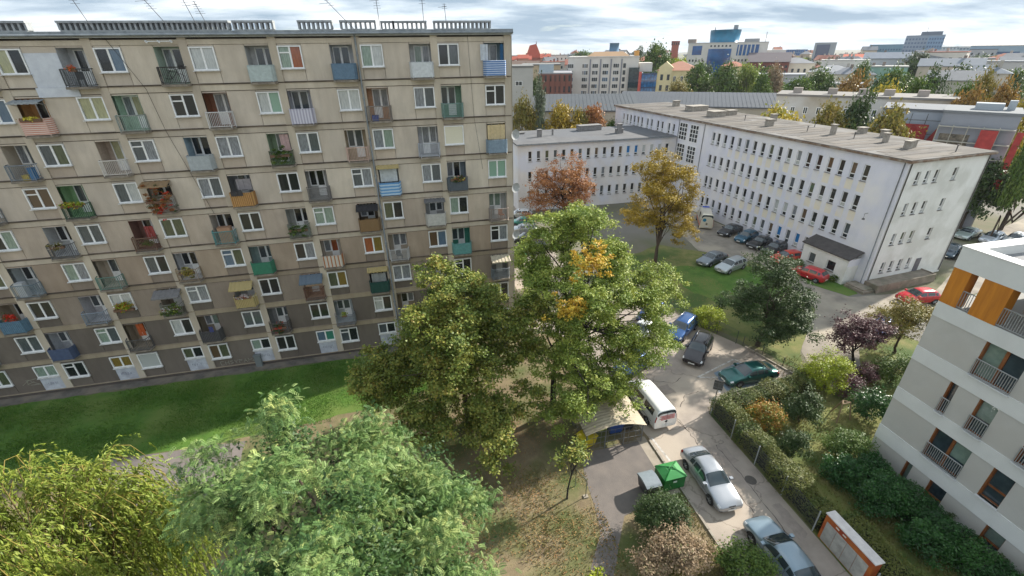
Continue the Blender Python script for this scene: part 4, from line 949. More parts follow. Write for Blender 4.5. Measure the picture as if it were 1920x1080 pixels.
# church, tower, palace
t = thing('church', 'red tiled gothic church roof on the far left skyline', 'church', (110.4, 405.2, 0), R(-15))
m_ = MB(); m_.box(-6, 6, 0, 22, 0, 20); ob('wall', m_.mesh('wall', bmat((150, 92, 76))), t)
m_ = MB(); m_.add([(-6.6, -.3, 19.6), (6.6, -.3, 19.6), (2.2, 3, 29.6), (-3.2, 3, 28.6), (-6.6, 23, 19.6), (6.6, 23, 19.6), (2.2, 20, 29.6), (-3.2, 20, 28.6)], [(0, 1, 2, 3), (1, 5, 6, 2), (5, 4, 7, 6), (4, 0, 3, 7), (3, 2, 6, 7)]); ob('roof', m_.mesh('roof', bmat((176, 84, 64))), t)
m_ = MB(); m_.tube([(2.2, 3, 29.4), (2.2, 3, 32)], [.5, .05], 6); ob('spire', m_.mesh('spire', bmat((110, 90, 84))), t)
for k, (x, y) in enumerate(((92, 392), (97, 386), (102, 396), (119, 400))): B('red_roof_house', ['leftmost red roofed house before the far church', 'second red roofed house left of the far church', 'red roofed house touching the far church on its left', 'red roofed house right of the far church'][k], x, y, 8, 8, 18.4 + k % 2, -14, (170, 130, 110), 'gable', (180, 92, 72), rh=2.5, group='red roofed houses by the church', cat='house')
t = thing('brick_tower', 'square red brick water tower rising above the trees', 'tower', (151.7, 258.8, 0), R(-30))
m_ = MB(); m_.box(-1.9, 1.9, -1.9, 1.9, 0, 26.2); ob('shaft', m_.mesh('shaft', bmat((166, 104, 92))), t)
m_ = MB(); m_.box(-2.2, 2.2, -2.2, 2.2, 26.2, 28.3); ob('crown', m_.mesh('crown', bmat((146, 90, 82))), t)
m_ = MB()
for k in range(4): m_.box(-1.9 + k * 1.1, -1.4 + k * 1.1, -2.25, -2.2, 26.5, 27.6)
tag(ob('openings', m_.mesh('openings', FG), t), kind='stuff')
t = B('cream_palace', 'cream yellow palace with a triangular pediment between office and poplars', 103.5, 171.5, 15.5, 14, 17.2, -31.8, (222, 206, 160), 'hip', (176, 128, 108), win=(3, 6, 1.0, 1.9, 6, 3.7), rh=3.0, single=True)
m_ = MB(); m_.box(-7.2, -2.4, -.6, .0, 0, 18.2); m_.add([(-7.5, -.7, 18.2), (-2.1, -.7, 18.2), (-4.8, -.7, 20.3), (-7.5, 4, 18.2), (-2.1, 4, 18.2), (-4.8, 4, 20.3)], [(0, 1, 2), (5, 4, 3), (0, 2, 5, 3), (2, 1, 4, 5), (1, 0, 3, 4)]); ob('pediment_bay', m_.mesh('pediment_bay', bmat((224, 210, 168))), t)
for k in (-6, -3.6):
    for zz_ in (6.5, 10.2, 13.9): m_ = MB(); m_.box(k - .5, k + .5, -.66, -.6, zz_, zz_ + 2.0); ob('window', m_.mesh('window', FG), t)
B('cream_palace_wing', 'cream wing with red roof glimpsed between the poplars', 118, 160, 8, 8, 18.6, -36, (222, 206, 164), 'hip', (180, 120, 100), win=(3, 3, 1, 1.6, 7, 3.6), rh=1.5)
# white and blue modern complex
t = B('white_blue_office', 'white modern office with large blue glass wall and teal drum on top', 156.6, 219.9, 35.5, 22, 26.6, -35.5, (214, 210, 204), roofc=(190, 188, 186))
bg = mat('deep_blue_glass', lin(24, 96, 158), lin(16, 66, 120), .35, .08, coat=.7)
m_ = MB(); m_.box(-8.2, 2.2, -.3, .0, 10, 24.2); ob('blue_glass_wall', m_.mesh('blue_glass_wall', bg), t)
m_ = MB(); m_.box(-15.6, -11.2, -.12, .0, 21.6, 25.6); ob('blue_window_band', m_.mesh('blue_window_band', bg), t); m_ = MB(); m_.box(4.6, 14.0, -.12, .0, 21.2, 25.8); ob('blue_window_band', m_.mesh('blue_window_band', bg), t)
m_ = MB()
for k in range(5): m_.box(5.2 + k * 1.7, 5.7 + k * 1.7, -.18, -.12, 21.2, 25.8)
tag(ob('mullions', m_.mesh('mullions', bmat((206, 204, 200))), t), kind='stuff')
m_ = MB()
for a in range(3):
    for b in range(5): m_.box(-16.6 + b * 1.5, -15.8 + b * 1.5, -.08, 0, 18.6 - a * 2.4, 19.6 - a * 2.4)
    for b in range(7): m_.box(4.4 + b * 1.5, 5.1 + b * 1.5, -.08, 0, 18.6 - a * 2.4, 19.6 - a * 2.4)
for b in range(6): m_.box(-7.6 + b * 1.7, -6.8 + b * 1.7, -.08, 0, 25.0, 25.8)
tag(ob('windows', m_.mesh('windows', FG), t), kind='stuff')
m_ = MB(); n = 24; m_.tube([(-1.8, 9, 26.8), (-1.8, 9, 30.2), (-1.8, 9, 32.4)], [6.6, 7.0, 7.1], n); ob('teal_drum', m_.mesh('teal_drum', mat('teal_metal', lin(34, 124, 160), lin(26, 104, 138), .5, .35)), t)
m_ = MB(); m_.box(1.5, 3.5, 8, 9, 32.4, 34.4); m_.box(-7, -6.6, 8, 8.4, 32.3, 33.6); m_.box(7.5, 14, 6, 12, 26.9, 28.4); m_.tube([(16.4, 4, 26.9), (16.4, 4, 31)], .15, 5); ob('roof_plant', m_.mesh('roof_plant', bmat((150, 152, 154))), t)
m_ = MB(); m_.box(-18.4, -14.6, 2, 10, 26.9, 28.6); ob('roof_house', m_.mesh('roof_house', bmat((150, 140, 132))), t)
m_ = MB(); m_.box(17.8, 26, 3, 20, 0, 23.4); ob('side_wing', m_.mesh('side_wing', bmat((208, 204, 198))), t)
t = B('dark_red_hall', 'dark red hall with curved grey roof beside the white complex', 163, 197.5, 17, 18, 18.6, -39, (128, 78, 70), 'gable', (104, 96, 100), win=(2, 8, 1.0, 1.0, 14.2, 2.1), rh=3.6)
# far tall ones, distance haze partly put into their pale bluish wall colours
hz = lambda c: c
B('blue_glass_block', 'low blue glass block on the skyline right of the dark red hall', 399.6, 447.6, 20, 14, 21.8, -41, (92, 122, 158), roofc=(108, 122, 138), win=(3, 10, 1.5, 1.6, 14, 3), winmat=bg)
t = B('dark_screen_tower', 'pale framed tower with a dark glass face on the skyline', 361.7, 373.6, 16, 14, 27.2, -44, (150, 158, 164), roofc=(140, 146, 150))
m_ = MB(); m_.box(-6.2, 3.6, -.3, .0, 8, 26); ob('dark_glass_face', m_.mesh('dark_glass_face', mat('slate_glass', lin(70, 84, 108), rough=.15)), t)
B('teal_office_slab', 'wide teal glazed office slab left of the tall tower', 391.9, 341.7, 25, 14, 24.9, -48.9, (116, 148, 166), roofc=(96, 124, 142), win=(5, 14, 1.1, 1.3, 8, 3.2), winmat=bmat((82, 112, 136)))
t = B('hotel_tower', 'tall blue grey hotel tower with stepped roof, highest on the skyline', 374.6, 300.2, 22, 14, 30.4, -51.3, (140, 156, 174), roofc=(124, 138, 152), win=(9, 12, 1.1, 1.2, 8, 2.45), winmat=bmat((100, 120, 146)))
m_ = MB(); m_.box(-3, 9, 2, 10, 30.7, 33.0); ob('penthouse', m_.mesh('penthouse', bmat((110, 122, 136))), t)
m_ = MB(); m_.box(2, 11.05, -.25, -.07, 6, 29.8); ob('light_bay', m_.mesh('light_bay', bmat((128, 156, 184))), t)
m_ = MB()
for a in range(9):
    for b in range(6): m_.box(2.6 + b * 1.45, 3.4 + b * 1.45, -.32, -.25, 8 + a * 2.45, 9.2 + a * 2.45)
tag(ob('windows', m_.mesh('windows', bmat((88, 110, 140))), t), kind='stuff')
m_ = MB(); m_.tube([(0, 5, 33), (0, 5, 36)], .12, 4); ob('mast', m_.mesh('mast', bmat((120, 120, 120))), t)
B('pale_slab', 'pale ribbed slab right behind the tall tower', 440.1, 329.9, 26, 12, 22.6, -53, (176, 186, 190), roofc=(140, 150, 154), win=(5, 12, 1.1, 1.2, 9, 3), winmat=bmat((120, 134, 144)))
B('pale_slab_peach', 'pale slab with a peach end panel on the far right skyline', 409.9, 286.4, 22, 12, 21.9, -55, (170, 184, 190), roofc=(150, 158, 162), win=(5, 12, 1.1, 1.2, 9, 3), winmat=bmat((112, 130, 142)))
B('long_blue_block', 'long blue banded block at the right edge of the skyline', 401.9, 262.5, 40, 12, 23.2, -56, (148, 170, 186), roofc=(130, 146, 160), win=(3, 3, 11, 1.3, 12, 3.2), winmat=bmat((74, 100, 134)))
t = B('bright_blue_hall', 'bright blue box hall with white roof edge below the tall tower', 255.9, 208.4, 11, 12, 20.6, -50.8, (44, 122, 188), roofc=(214, 216, 216))
B('red_roof_terrace', 'long building under a bright orange red roof on the skyline', 281.8, 254.9, 28, 10, 17.6, -47.9, (178, 176, 172), 'gable', (214, 120, 96), win=(2, 10, 1, 1.4, 9, 3.4), rh=2.2)
# middle distance houses
MID = [('white', 172.5, 194.5, 19, 12, 18.0, -38, (216, 208, 192), 'hip', (140, 142, 146), (3, 8, .9, 1.5, 7.5, 3.4), 'cream terraced house with a slate roof right of the dark red hall'),
 ('grey', 150, 170, 18, 12, 14.6, -30, (176, 178, 182), 'flat', (150, 154, 160), (2, 7, .9, 1.4, 6, 3.4), 'grey gabled long house with rubble like roof behind poplars'),
 ('cream', 161, 160, 15, 12, 15.8, -45, (214, 206, 188), 'hip', (150, 152, 156), (3, 6, 1.0, 1.9, 5, 3.6), 'cream villa with tall dark windows in the middle distance'),
 ('white2', 172, 166, 16, 10, 19.4, -44, (212, 206, 198), 'flat', (180, 178, 174), (4, 10, .8, 1.2, 7, 2.7), 'white four-storey house with many small windows'),
 ('white3', 160, 150, 14, 10, 15.4, -46, (208, 200, 186), 'hip', (118, 122, 130), (2, 6, .9, 1.6, 7, 3.5), 'pale house with dark mansard roof below the white house'),
 ('green', 170, 148, 15, 10, 17.6, -49, (140, 174, 160), 'flat', (160, 160, 156), None, 'blank green painted gable wall among trees'),
 ('grey2', 186, 137, 17, 10, 17.8, -54, (190, 178, 164), 'gable', (128, 134, 142), (3, 8, .9, 1.5, 6, 3.3), 'tan house with grey pitched roof right of the pines'),
 ('grey3', 172, 118, 15, 10, 16.6, -55, (196, 188, 176), 'hip', (112, 120, 130), (3, 7, .9, 1.5, 5, 3.4), 'beige house with slate hip roof at the right edge'),
 ('grey4', 150, 108, 12, 9, 15.6, -54, (182, 176, 168), 'gable', (140, 140, 142), (2, 6, .9, 1.5, 6, 3.4), 'greyish house partly hidden by the dark round tree'),
 ('grey5', 206, 176, 20, 10, 19.5, -49, (172, 178, 186), 'gable', (126, 134, 146), (3, 9, .9, 1.4, 7, 3.3), 'bluish grey row house behind the green wall'),
 ('grey6', 140, 135, 14, 9, 13.4, -45, (170, 170, 168), 'flat', (124, 126, 132), (1, 7, 1.0, 1.3, 9, 3), 'low flat roofed grey building behind the orange trees'),
 ('grey7', 230, 168, 24, 10, 19.0, -53, (188, 184, 178), 'flat', (110, 114, 120), (2, 10, 1.2, 1.4, 10, 3.4), 'wide flat roofed building below the pale slabs'),
 ('grey8', 215, 145, 22, 10, 18.5, -56, (180, 180, 180), 'flat', (120, 126, 132), (2, 9, 1.2, 1.4, 10, 3.4), 'wide grey building near the right edge of the city')]
for (_, x, y, w, d_, h, rz, c, rf, rc, wn, lb) in MID: B('town_house', lb, x, y, w, d_, h, rz, c, rf, rc, win=wn, rh=2.2, cat='house')
# low long house right behind the white building, and the scaffolded houses
t = B('low_flats', 'long low tan flats with patched plaster behind the long white building', 84.5, 75.2, 29, 10, 15.8, -46, mat('patched_plaster', lin(186, 176, 158), lin(160, 148, 132), .25, .92, c3=lin(196, 194, 190), s3=.12), roofc=(128, 124, 120), win=(1, 13, .8, 1.3, 12.6, 3), single=True)
for k, q in enumerate((-12, -6, -1, 3, 8)):
    m_ = MB(); m_.box(q, q + 1.6, 3, 4, 16.15, 17.2); ob('chimney', m_.mesh('chimney', bmat((168, 158, 150))), t)
t = B('scaffolded_house', 'pale blue grey house wrapped in scaffold with red safety netting', 79.8, 60.5, 9.5, 10, 15.2, -52, (176, 184, 196), roofc=(112, 116, 122))
NET = mat('red_netting', lin(176, 70, 66), lin(150, 56, 54), 1.5, .9)
m_ = MB(); m_.box(-4.7, 1.6, -.9, -.86, 8, 13.4); ob('red_net', m_.mesh('red_net', NET), t); m_ = MB(); m_.add([(1.6, -.9, 8), (4.6, -.9, 12.9), (2.6, -.9, 12.9), (1.6, -.9, 10.5)], [(0, 1, 2, 3)]); ob('red_net', m_.mesh('red_net', NET), t)
m_ = MB()
for k in range(6): m_.bar((-4.7 + k * 1.9, -.8, 0), (-4.7 + k * 1.9, -.8, 15), .07)
for zz_ in (8, 10, 12, 14): m_.bar((-4.7, -.8, zz_), (4.8, -.8, zz_), .07)
ob('scaffold', m_.mesh('scaffold', M_rust), t)
t = B('scaffolded_house', 'grey house under renovation with scaffold and narrow red net strips', 78.6, 51.3, 8.0, 9, 15.8, -56, (142, 146, 154), roofc=(118, 122, 126))
for q0, q1 in ((.6, 2.4), (4.2, 4.9)):
    m_ = MB(); m_.box(q0, q1, -.95, -.9, 6, 13.9); ob('red_net', m_.mesh('red_net', NET), t)
m_ = MB(); m_.box(-3.6, -.3, -.06, .0, 6, 13.0); ob('bare_brick_bay', m_.mesh('bare_brick_bay', mat('bare_brick', lin(150, 140, 124), lin(84, 80, 72), 1.6, .95)), t)
m_ = MB()
for k in range(6): m_.bar((-4 + k * 1.6, -.8, 0), (-4 + k * 1.6, -.8, 14.3), .08)
for zz_ in (6, 8, 10, 12, 14): m_.box(-4, 4, -.9, -.2, zz_, zz_ + .08)
ob('scaffold', m_.mesh('scaffold', bmat((176, 172, 160))), t)
m_ = MB(); m_.box(-1, 2, 3, 5, 16.15, 17.0); m_.box(2.4, 3.2, 4, 5, 16.15, 17.4); ob('roof_vents', m_.mesh('roof_vents', bmat((170, 178, 184))), t)
# small houses filling the view to the horizon
rf = random.Random(23)
CW = [(206, 200, 190), (186, 180, 172), (196, 184, 164), (170, 172, 176), (214, 210, 204), (178, 160, 142)]; CR = [(150, 98, 84), (120, 122, 126), (134, 112, 100), (104, 110, 118), (170, 112, 92)]
for k in range(200):
    a = R(rf.uniform(12.5, 61)); D = 270 + 560 * rf.random() ** 1.1
    x, y = math.sin(a) * D, math.cos(a) * D
    w = rf.uniform(8, 20); h = rf.uniform(11.5, 19.0) + (3 if rf.random() < .08 else 0)
    cw = rf.randrange(6); cr_ = rf.randrange(5); rt = rf.choice(['gable', 'hip', 'flat', 'gable'])
    ad = math.degrees(a)
    sec = 'behind the church and the brick building' if ad < 20 else 'behind the white office' if ad < 29 else 'around the brick tower' if ad < 34 else 'behind the teal drum office' if ad < 40 else 'below the dark screen tower' if ad < 46 else 'around the foot of the hotel tower' if ad < 52 else 'below the pale slabs' if ad < 56 else 'at the right frame edge'
    lb = '%s %s house with %s %s roof %s' % ('far' if D > 560 else 'distant' if D > 400 else 'nearer', ['white', 'beige', 'cream', 'grey', 'pale', 'tan'][cw], ['brick red', 'grey', 'brown', 'slate', 'terracotta'][cr_], {'gable': 'pitched', 'hip': 'hipped', 'flat': 'flat'}[rt], sec)
    B('distant_house', lb, x, y, w, rf.uniform(9, 14), h, -math.degrees(a) + rf.uniform(-25, 25), CW[cw], rt, CR[cr_], win=(3, int(w / 3), 1.0, 1.4, h - 9.3, 3.0), group='distant houses towards the horizon', rh=rf.uniform(2, 3.5), cat='house')
# ---------------------------------------------------------------- trees and shrubs
def unit(a): return a / np.maximum(np.linalg.norm(a, axis=1, keepdims=True), 1e-6)
def clumps(rng, blobs, n, shell=0.55, low_cut=-0.75):
    """clump centres through the crown's volume, more of them near its skin"""
    wts = np.array([b[3] * b[4] * b[5] for b in blobs]) ** .67; wts /= wts.sum()
    idx = rng.choice(len(blobs), n, p=wts)
    d = unit(rng.normal(size=(n, 3)))
    d[:, 2] = np.where(d[:, 2] < low_cut, -d[:, 2], d[:, 2])
    rad = shell + (1 - shell) * rng.random(n) ** .7
    rad = np.where(rng.random(n) < .22, rad * .6, rad) * (1 + .14 * rng.normal(size=n))
    b = np.array(blobs)[idx]
    return b[:, :3] + d * rad[:, None] * b[:, 3:6], d
def leaves(rng, cen, out, n, size, cr, aspect=.5, up=.7, flat=.55, vary=.5):
    k = rng.integers(0, len(cen), n)
    cv = rng.random(len(cen))
    p = cen[k] + rng.normal(size=(n, 3)) * np.array([1, 1, flat]) * cr * rng.uniform(.5, 1.1, (len(cen), 1))[k]
    nrm = unit(np.array([0, 0, up]) + out[k] * .45 + rng.normal(size=(n, 3)) * .55)
    a = unit(np.cross(nrm, rng.normal(size=(n, 3)))); b = np.cross(nrm, a)
    L = size * rng.uniform(.65, 1.35, (n, 1)); W = L * aspect
    droop = nrm * -.15 * L
    V = np.empty((n, 4, 3)); V[:, 0] = p - a * L * .5; V[:, 1] = p + b * W * .5 + a * L * .08; V[:, 2] = p + a * L * .5 + droop; V[:, 3] = p - b * W * .5 + a * L * .08
    v = vary * cv[k] + (1 - vary) * rng.random(n)
    return V.reshape(-1, 3), v
def pinnate(rng, cen, out, n, length, pairs, cr, flat=.6):
    """compound leaves: a drooping stalk with pairs of leaflets"""
    k = rng.integers(0, len(cen), n); cv = rng.random(len(cen))
    p = cen[k] + rng.normal(size=(n, 3)) * np.array([1, 1, flat]) * cr
    d = unit(out[k] * .5 + rng.normal(size=(n, 3)) * .75 + np.array([0, 0, -.12]))
    L = length * rng.uniform(.6, 1.25, (n, 1))
    side = unit(np.cross(d, np.array([0, 0, 1.0]) + rng.normal(size=(n, 3)) * .3)); nn = np.cross(side, d)
    V = np.empty((n, pairs * 2, 4, 3))
    for j in range(pairs):
        t = (j + .6) / pairs
        base = p + d * L * t + np.array([0, 0, -1.0]) * L * .38 * t * t
        ll = L * .30 * (1 - .45 * abs(t - .45)); w = ll * .52
        for s, q in ((0, 1), (1, -1)):
            dirv = unit(side * q + d * .35 - nn * .18 + np.array([0, 0, -.22])); wd = unit(np.cross(dirv, nn))
            V[:, j * 2 + s, 0] = base; V[:, j * 2 + s, 1] = base + dirv * ll * .5 + wd * w * .5; V[:, j * 2 + s, 2] = base + dirv * ll; V[:, j * 2 + s, 3] = base + dirv * ll * .5 - wd * w * .5
    v = np.repeat(.55 * cv[k] + .45 * rng.random(n), pairs * 2)
    return V.reshape(-1, 3), v
BARK = mat('bark', lin(84, 72, 60), lin(58, 50, 42), 5, .95, .6, stretch=(1, 1, .25))
BARKD = mat('dark_bark', lin(52, 46, 42), lin(36, 32, 30), 5, .95, .6, stretch=(1, 1, .25))
def wood(rng, base, cen, r0, n_limb, hub_h, wob_=.25):
    mb = MB(); base = Vector(base)
    hub = base + Vector((rng.normal() * .15, rng.normal() * .15, hub_h))
    top = Vector(cen.mean(0)); top.z = max(top.z, hub.z + .5)
    pts = [base - Vector((0, 0, .15)), base + Vector((0, 0, .25)), base.lerp(hub, .5) + Vector((rng.normal() * .08, rng.normal() * .08, 0)), hub, hub.lerp(top, .5) + Vector((rng.normal() * wob_, rng.normal() * wob_, 0)), top]
    mb.tube(pts, [r0 * 1.35, r0 * 1.05, r0 * .9, r0 * .75, r0 * .45, r0 * .18], 9)
    for i in rng.choice(len(cen), min(n_limb, len(cen)), replace=False):
        e = Vector(cen[i]); s = pts[3].lerp(pts[5], rng.random() * .8); L = (e - s).length
        m1 = s.lerp(e, .35) + Vector((rng.normal(), rng.normal(), abs(rng.normal()) * .8)) * L * .08; m2 = s.lerp(e, .7) + Vector((rng.normal(), rng.normal(), abs(rng.normal()))) * L * .07
        rr_ = r0 * rng.uniform(.18, .4)
        mb.tube([s, m1, m2, e], [rr_, rr_ * .7, rr_ * .45, rr_ * .12], 5, cap=False)
    return mb
def lumps(rng, blobs, k, r):
    cen, d = clumps(rng, blobs, k, .72, -.6)
    rr_ = r * rng.uniform(.7, 1.35, k)
    return [tuple(c) + (q, q, q * .8) for c, q in zip(cen, rr_)]
def tree(name, label, base, blobs, n, size, lm, n_cl=120, cr=.5, r0=.18, hub=2.0, seed=0, n_limb=22, aspect=.5, bark=None, group=None, cat='tree', shell=.55, flat=.55, extra=None, up=.7, vary=.5, pin=None, lowcut=-.75, lump=None, core=None):
    rng = np.random.default_rng(seed + 101)
    bx, by = base[0], base[1]
    loc = [(b[0] - bx, b[1] - by, b[2], b[3], b[4], b[5]) for b in blobs]
    if lump: loc = lumps(rng, loc, *lump) + [(b[0], b[1], b[2], b[3] * .6, b[4] * .6, b[5] * .6) for b in loc]
    cen, out = clumps(rng, loc, n_cl, shell, lowcut)
    cen[:, 2] = np.maximum(cen[:, 2], cr * .6)
    t = thing(name, label, cat, (bx, by, 0), 0, group)
    if pin: V, v = pinnate(rng, cen, out, n, size, pin, cr, flat)
    else: V, v = leaves(rng, cen, out, n, size, cr, aspect, up, flat, vary)
    V[:, 2] = np.maximum(V[:, 2], .03)
    ob('crown', fast_mesh('crown', V, 4, [lm], v), t)
    if core:                               # leaves deeper inside the crown, its shade put into their darker green
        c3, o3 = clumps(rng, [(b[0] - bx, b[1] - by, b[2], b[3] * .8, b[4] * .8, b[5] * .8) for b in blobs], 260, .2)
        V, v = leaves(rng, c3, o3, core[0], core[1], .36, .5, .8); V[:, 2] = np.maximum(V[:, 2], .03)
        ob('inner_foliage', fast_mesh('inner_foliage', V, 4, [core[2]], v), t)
    if extra:                              # an autumn coloured spray inside the crown
        for (cx, cy, cz, rr_, en, em) in extra:
            c2, o2 = clumps(rng, [(cx - bx, cy - by, cz, rr_, rr_ * .6, rr_ * .8)], 46, .05)
            V, v = leaves(rng, c2, o2, en, size if not pin else .12, cr * .6, aspect, up, flat)
            ob('autumn_spray', fast_mesh('autumn_spray', V, 4, [em], v), t)
    ob('trunk', wood(rng, (0, 0, 0), cen, r0, n_limb, hub).mesh('trunk', bark or BARK), t)
    return t
L_ = lambda *cs: [lin(c) for c in cs]
LM = {
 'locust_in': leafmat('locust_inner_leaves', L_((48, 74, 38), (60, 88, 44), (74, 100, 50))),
 'locust': leafmat('locust_leaves', L_((60, 94, 50), (84, 116, 62), (108, 136, 74), (140, 160, 96), (170, 178, 104))),
 'locust2': leafmat('locust_leaves_warm', L_((96, 118, 54), (122, 142, 62), (148, 162, 72), (176, 178, 86))),
 'maple': leafmat('maple_leaves', L_((72, 92, 38), (94, 112, 46), (118, 130, 56), (152, 152, 70), (140, 116, 56))),
 'willow': leafmat('willow_leaves', L_((92, 112, 40), (114, 132, 48), (138, 150, 64), (156, 158, 74))),
 'rust': leafmat('rust_leaves', L_((124, 80, 48), (152, 100, 58), (172, 122, 74), (140, 112, 62))),
 'gold': leafmat('gold_leaves', L_((126, 112, 36), (152, 132, 44), (176, 150, 54), (120, 112, 42))),
 'green': leafmat('green_leaves', L_((54, 80, 32), (74, 100, 40), (96, 118, 50), (112, 128, 56))),
 'dkgreen': leafmat('dark_green_leaves', L_((38, 58, 28), (54, 76, 36), (72, 92, 48), (92, 104, 62))),
 'purple': leafmat('purple_leaves', L_((62, 38, 46), (86, 54, 60), (112, 78, 82), (80, 66, 54)), .2),
 'lime': leafmat('lime_leaves', L_((110, 132, 30), (142, 160, 36), (168, 174, 50), (98, 120, 34))),
 'olive': leafmat('olive_leaves', L_((94, 98, 42), (120, 116, 50), (146, 130, 62), (112, 96, 50))),
 'orange': leafmat('orange_leaves', L_((142, 112, 56), (160, 128, 64), (134, 102, 54), (112, 110, 56))),
 'yellow': leafmat('yellow_leaves', L_((170, 150, 52), (196, 172, 60), (150, 144, 56), (120, 130, 50))),
 'brown': leafmat('brown_pink_leaves', L_((118, 100, 72), (146, 124, 96), (160, 138, 112), (100, 108, 60))),
 'spray': leafmat('orange_spray', L_((170, 160, 60), (206, 180, 66), (200, 154, 52), (160, 164, 62))),
 'pine': leafmat('pine_needles', L_((74, 86, 66), (96, 108, 84), (126, 132, 108)), .1),
 'ivy': leafmat('ivy_leaves', L_((58, 80, 32), (84, 100, 44), (112, 114, 58), (92, 104, 40))),
 'laurel': leafmat('laurel_leaves', L_((30, 62, 30), (44, 82, 38), (60, 102, 48), (84, 124, 62)), .2, .35),
}
# the big pale locust in front, right below the viewer
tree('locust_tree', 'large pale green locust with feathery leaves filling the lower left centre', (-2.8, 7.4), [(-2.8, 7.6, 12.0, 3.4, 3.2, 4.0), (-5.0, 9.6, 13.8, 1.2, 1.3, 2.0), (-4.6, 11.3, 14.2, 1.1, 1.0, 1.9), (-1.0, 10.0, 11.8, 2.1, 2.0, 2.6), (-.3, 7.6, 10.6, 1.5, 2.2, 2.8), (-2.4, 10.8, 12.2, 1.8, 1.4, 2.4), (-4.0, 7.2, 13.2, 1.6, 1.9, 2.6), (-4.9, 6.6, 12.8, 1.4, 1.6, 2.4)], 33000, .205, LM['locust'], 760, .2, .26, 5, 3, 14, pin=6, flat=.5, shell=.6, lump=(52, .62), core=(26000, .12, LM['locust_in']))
# golden willow at the lower left
def willow(seed=4):
    rng = np.random.default_rng(seed); base = np.array([-11.9, 9.9, 0])
    t = thing('willow_tree', 'golden weeping willow with hanging twigs at the lower left corner', 'tree', tuple(base))
    mb = MB(); P = []; D = []; vv = []
    tops = []
    for k in range(80):
        a = rng.uniform(0, 2 * math.pi); rr_ = 3.9 * rng.random() ** .6; h = 14.7 - .13 * rr_ ** 2 + rng.normal() * .6
        tops.append((rr_ * math.cos(a), rr_ * math.sin(a) * .9, h))
    hub = Vector((0, 0, 6.5))
    mb.tube([(0, 0, -.2), (0, 0, 2), (.1, 0, 6.5)], [.42, .36, .28], 9)
    yb = MB()
    for e in tops:
        e = Vector(e); m1 = hub.lerp(e, .5) + Vector((rng.normal() * .3, rng.normal() * .3, .6)); mb.tube([hub, m1, e], [.07, .03, .012], 5, cap=False)
        for s in range(26):
            st = m1.lerp(e, rng.random() ** .5); a = math.atan2(st.y, st.x) + rng.normal() * .5; rad = rng.uniform(.4, 1.5); L = rng.uniform(2.2, 6.0)
            o = Vector((math.cos(a), math.sin(a), 0)); n = 9; pts = []
            for j in range(n):
                q = j / (n - 1); pts.append(st + o * rad * math.sin(min(1, q * 2.2) * math.pi / 2) + Vector((0, 0, .45 * math.sin(min(1, q * 3) * math.pi) - L * max(0, q - .16) ** 1.15)))
            if s < 4: yb.tube(pts[:6], [.011, .010, .009, .008, .006, .005], 4, cap=False)
            pa = np.array(pts); nl = int(L * 20); u = rng.random(nl) * (n - 1.001); i0 = u.astype(int); fr = (u - i0)[:, None]
            P.append(pa[i0] * (1 - fr) + pa[i0 + 1] * fr); D.append(unit(pa[i0 + 1] - pa[i0])); vv.append(np.full(nl, rng.random()) * .5 + rng.random(nl) * .5)
    P = np.concatenate(P); D = np.concatenate(D); v = np.concatenate(vv); n = len(P)
    d = unit(D * .9 + rng.normal(size=(n, 3)) * .3 + np.array([0, 0, -.35])); w = unit(np.cross(d, rng.normal(size=(n, 3)))); L = rng.uniform(.10, .20, (n, 1))
    V = np.empty((n, 4, 3)); V[:, 0] = P; V[:, 1] = P + d * L * .5 + w * L * .12; V[:, 2] = P + d * L; V[:, 3] = P + d * L * .5 - w * L * .12
    ob('crown', fast_mesh('crown', V.reshape(-1, 3), 4, [LM['willow']], v), t)
    ob('trunk', mb.mesh('trunk', mat('willow_bark', lin(122, 108, 62), lin(96, 84, 50), 4, .9)), t); ob('golden_twigs', yb.mesh('golden_twigs', mat('golden_bark', lin(150, 132, 62), lin(128, 110, 52), 4, .7)), t)
willow()
# tall locust by the bin shelter, and the maple beside it
tree('locust_tree', 'tall green locust with two yellow orange sprays beside the bin shelter', (8.6, 25.2), [(11.2, 26.2, 8.4, 4.4, 3.0, 4.4), (9.8, 26.6, 12.4, 2.9, 2.5, 3.4), (13.0, 26.4, 11.6, 2.4, 2.3, 3.0), (15.6, 26.2, 7.8, 2.3, 2.2, 2.8), (7.7, 26.2, 10.0, 1.8, 2.0, 3.8), (10.8, 23.8, 4.6, 3.0, 1.8, 2.4), (14.2, 24.8, 4.6, 2.5, 1.8, 2.2), (8.6, 23.8, 6.4, 1.8, 1.5, 2.4), (10.8, 23.6, 9.6, 2.6, 1.5, 3.0), (11.6, 22.6, 2.8, 2.2, 1.3, 1.5), (13.4, 23.4, 3.2, 2.4, 1.4, 1.6), (16.6, 26.4, 6.0, 1.8, 1.8, 2.4), (16.0, 27.2, 9.8, 1.6, 1.6, 2.0), (10.6, 27.2, 14.6, 1.8, 1.6, 1.7), (7.2, 25.0, 6.6, 1.8, 1.6, 3.4), (12.4, 22.9, 4.6, 2.6, 1.2, 1.8), (9.4, 22.6, 3.4, 2.0, 1.2, 1.7)], 150000, .165, LM['locust2'], 1300, .27, .24, 4.5, 12, 60, aspect=.5, flat=.5, shell=.45, bark=BARKD, lump=(96, 1.2),
     extra=[(9.6, 22.7, 13.5, 1.7, 1700, LM['spray']), (8.7, 22.6, 10.5, 1.4, 1300, LM['spray'])])
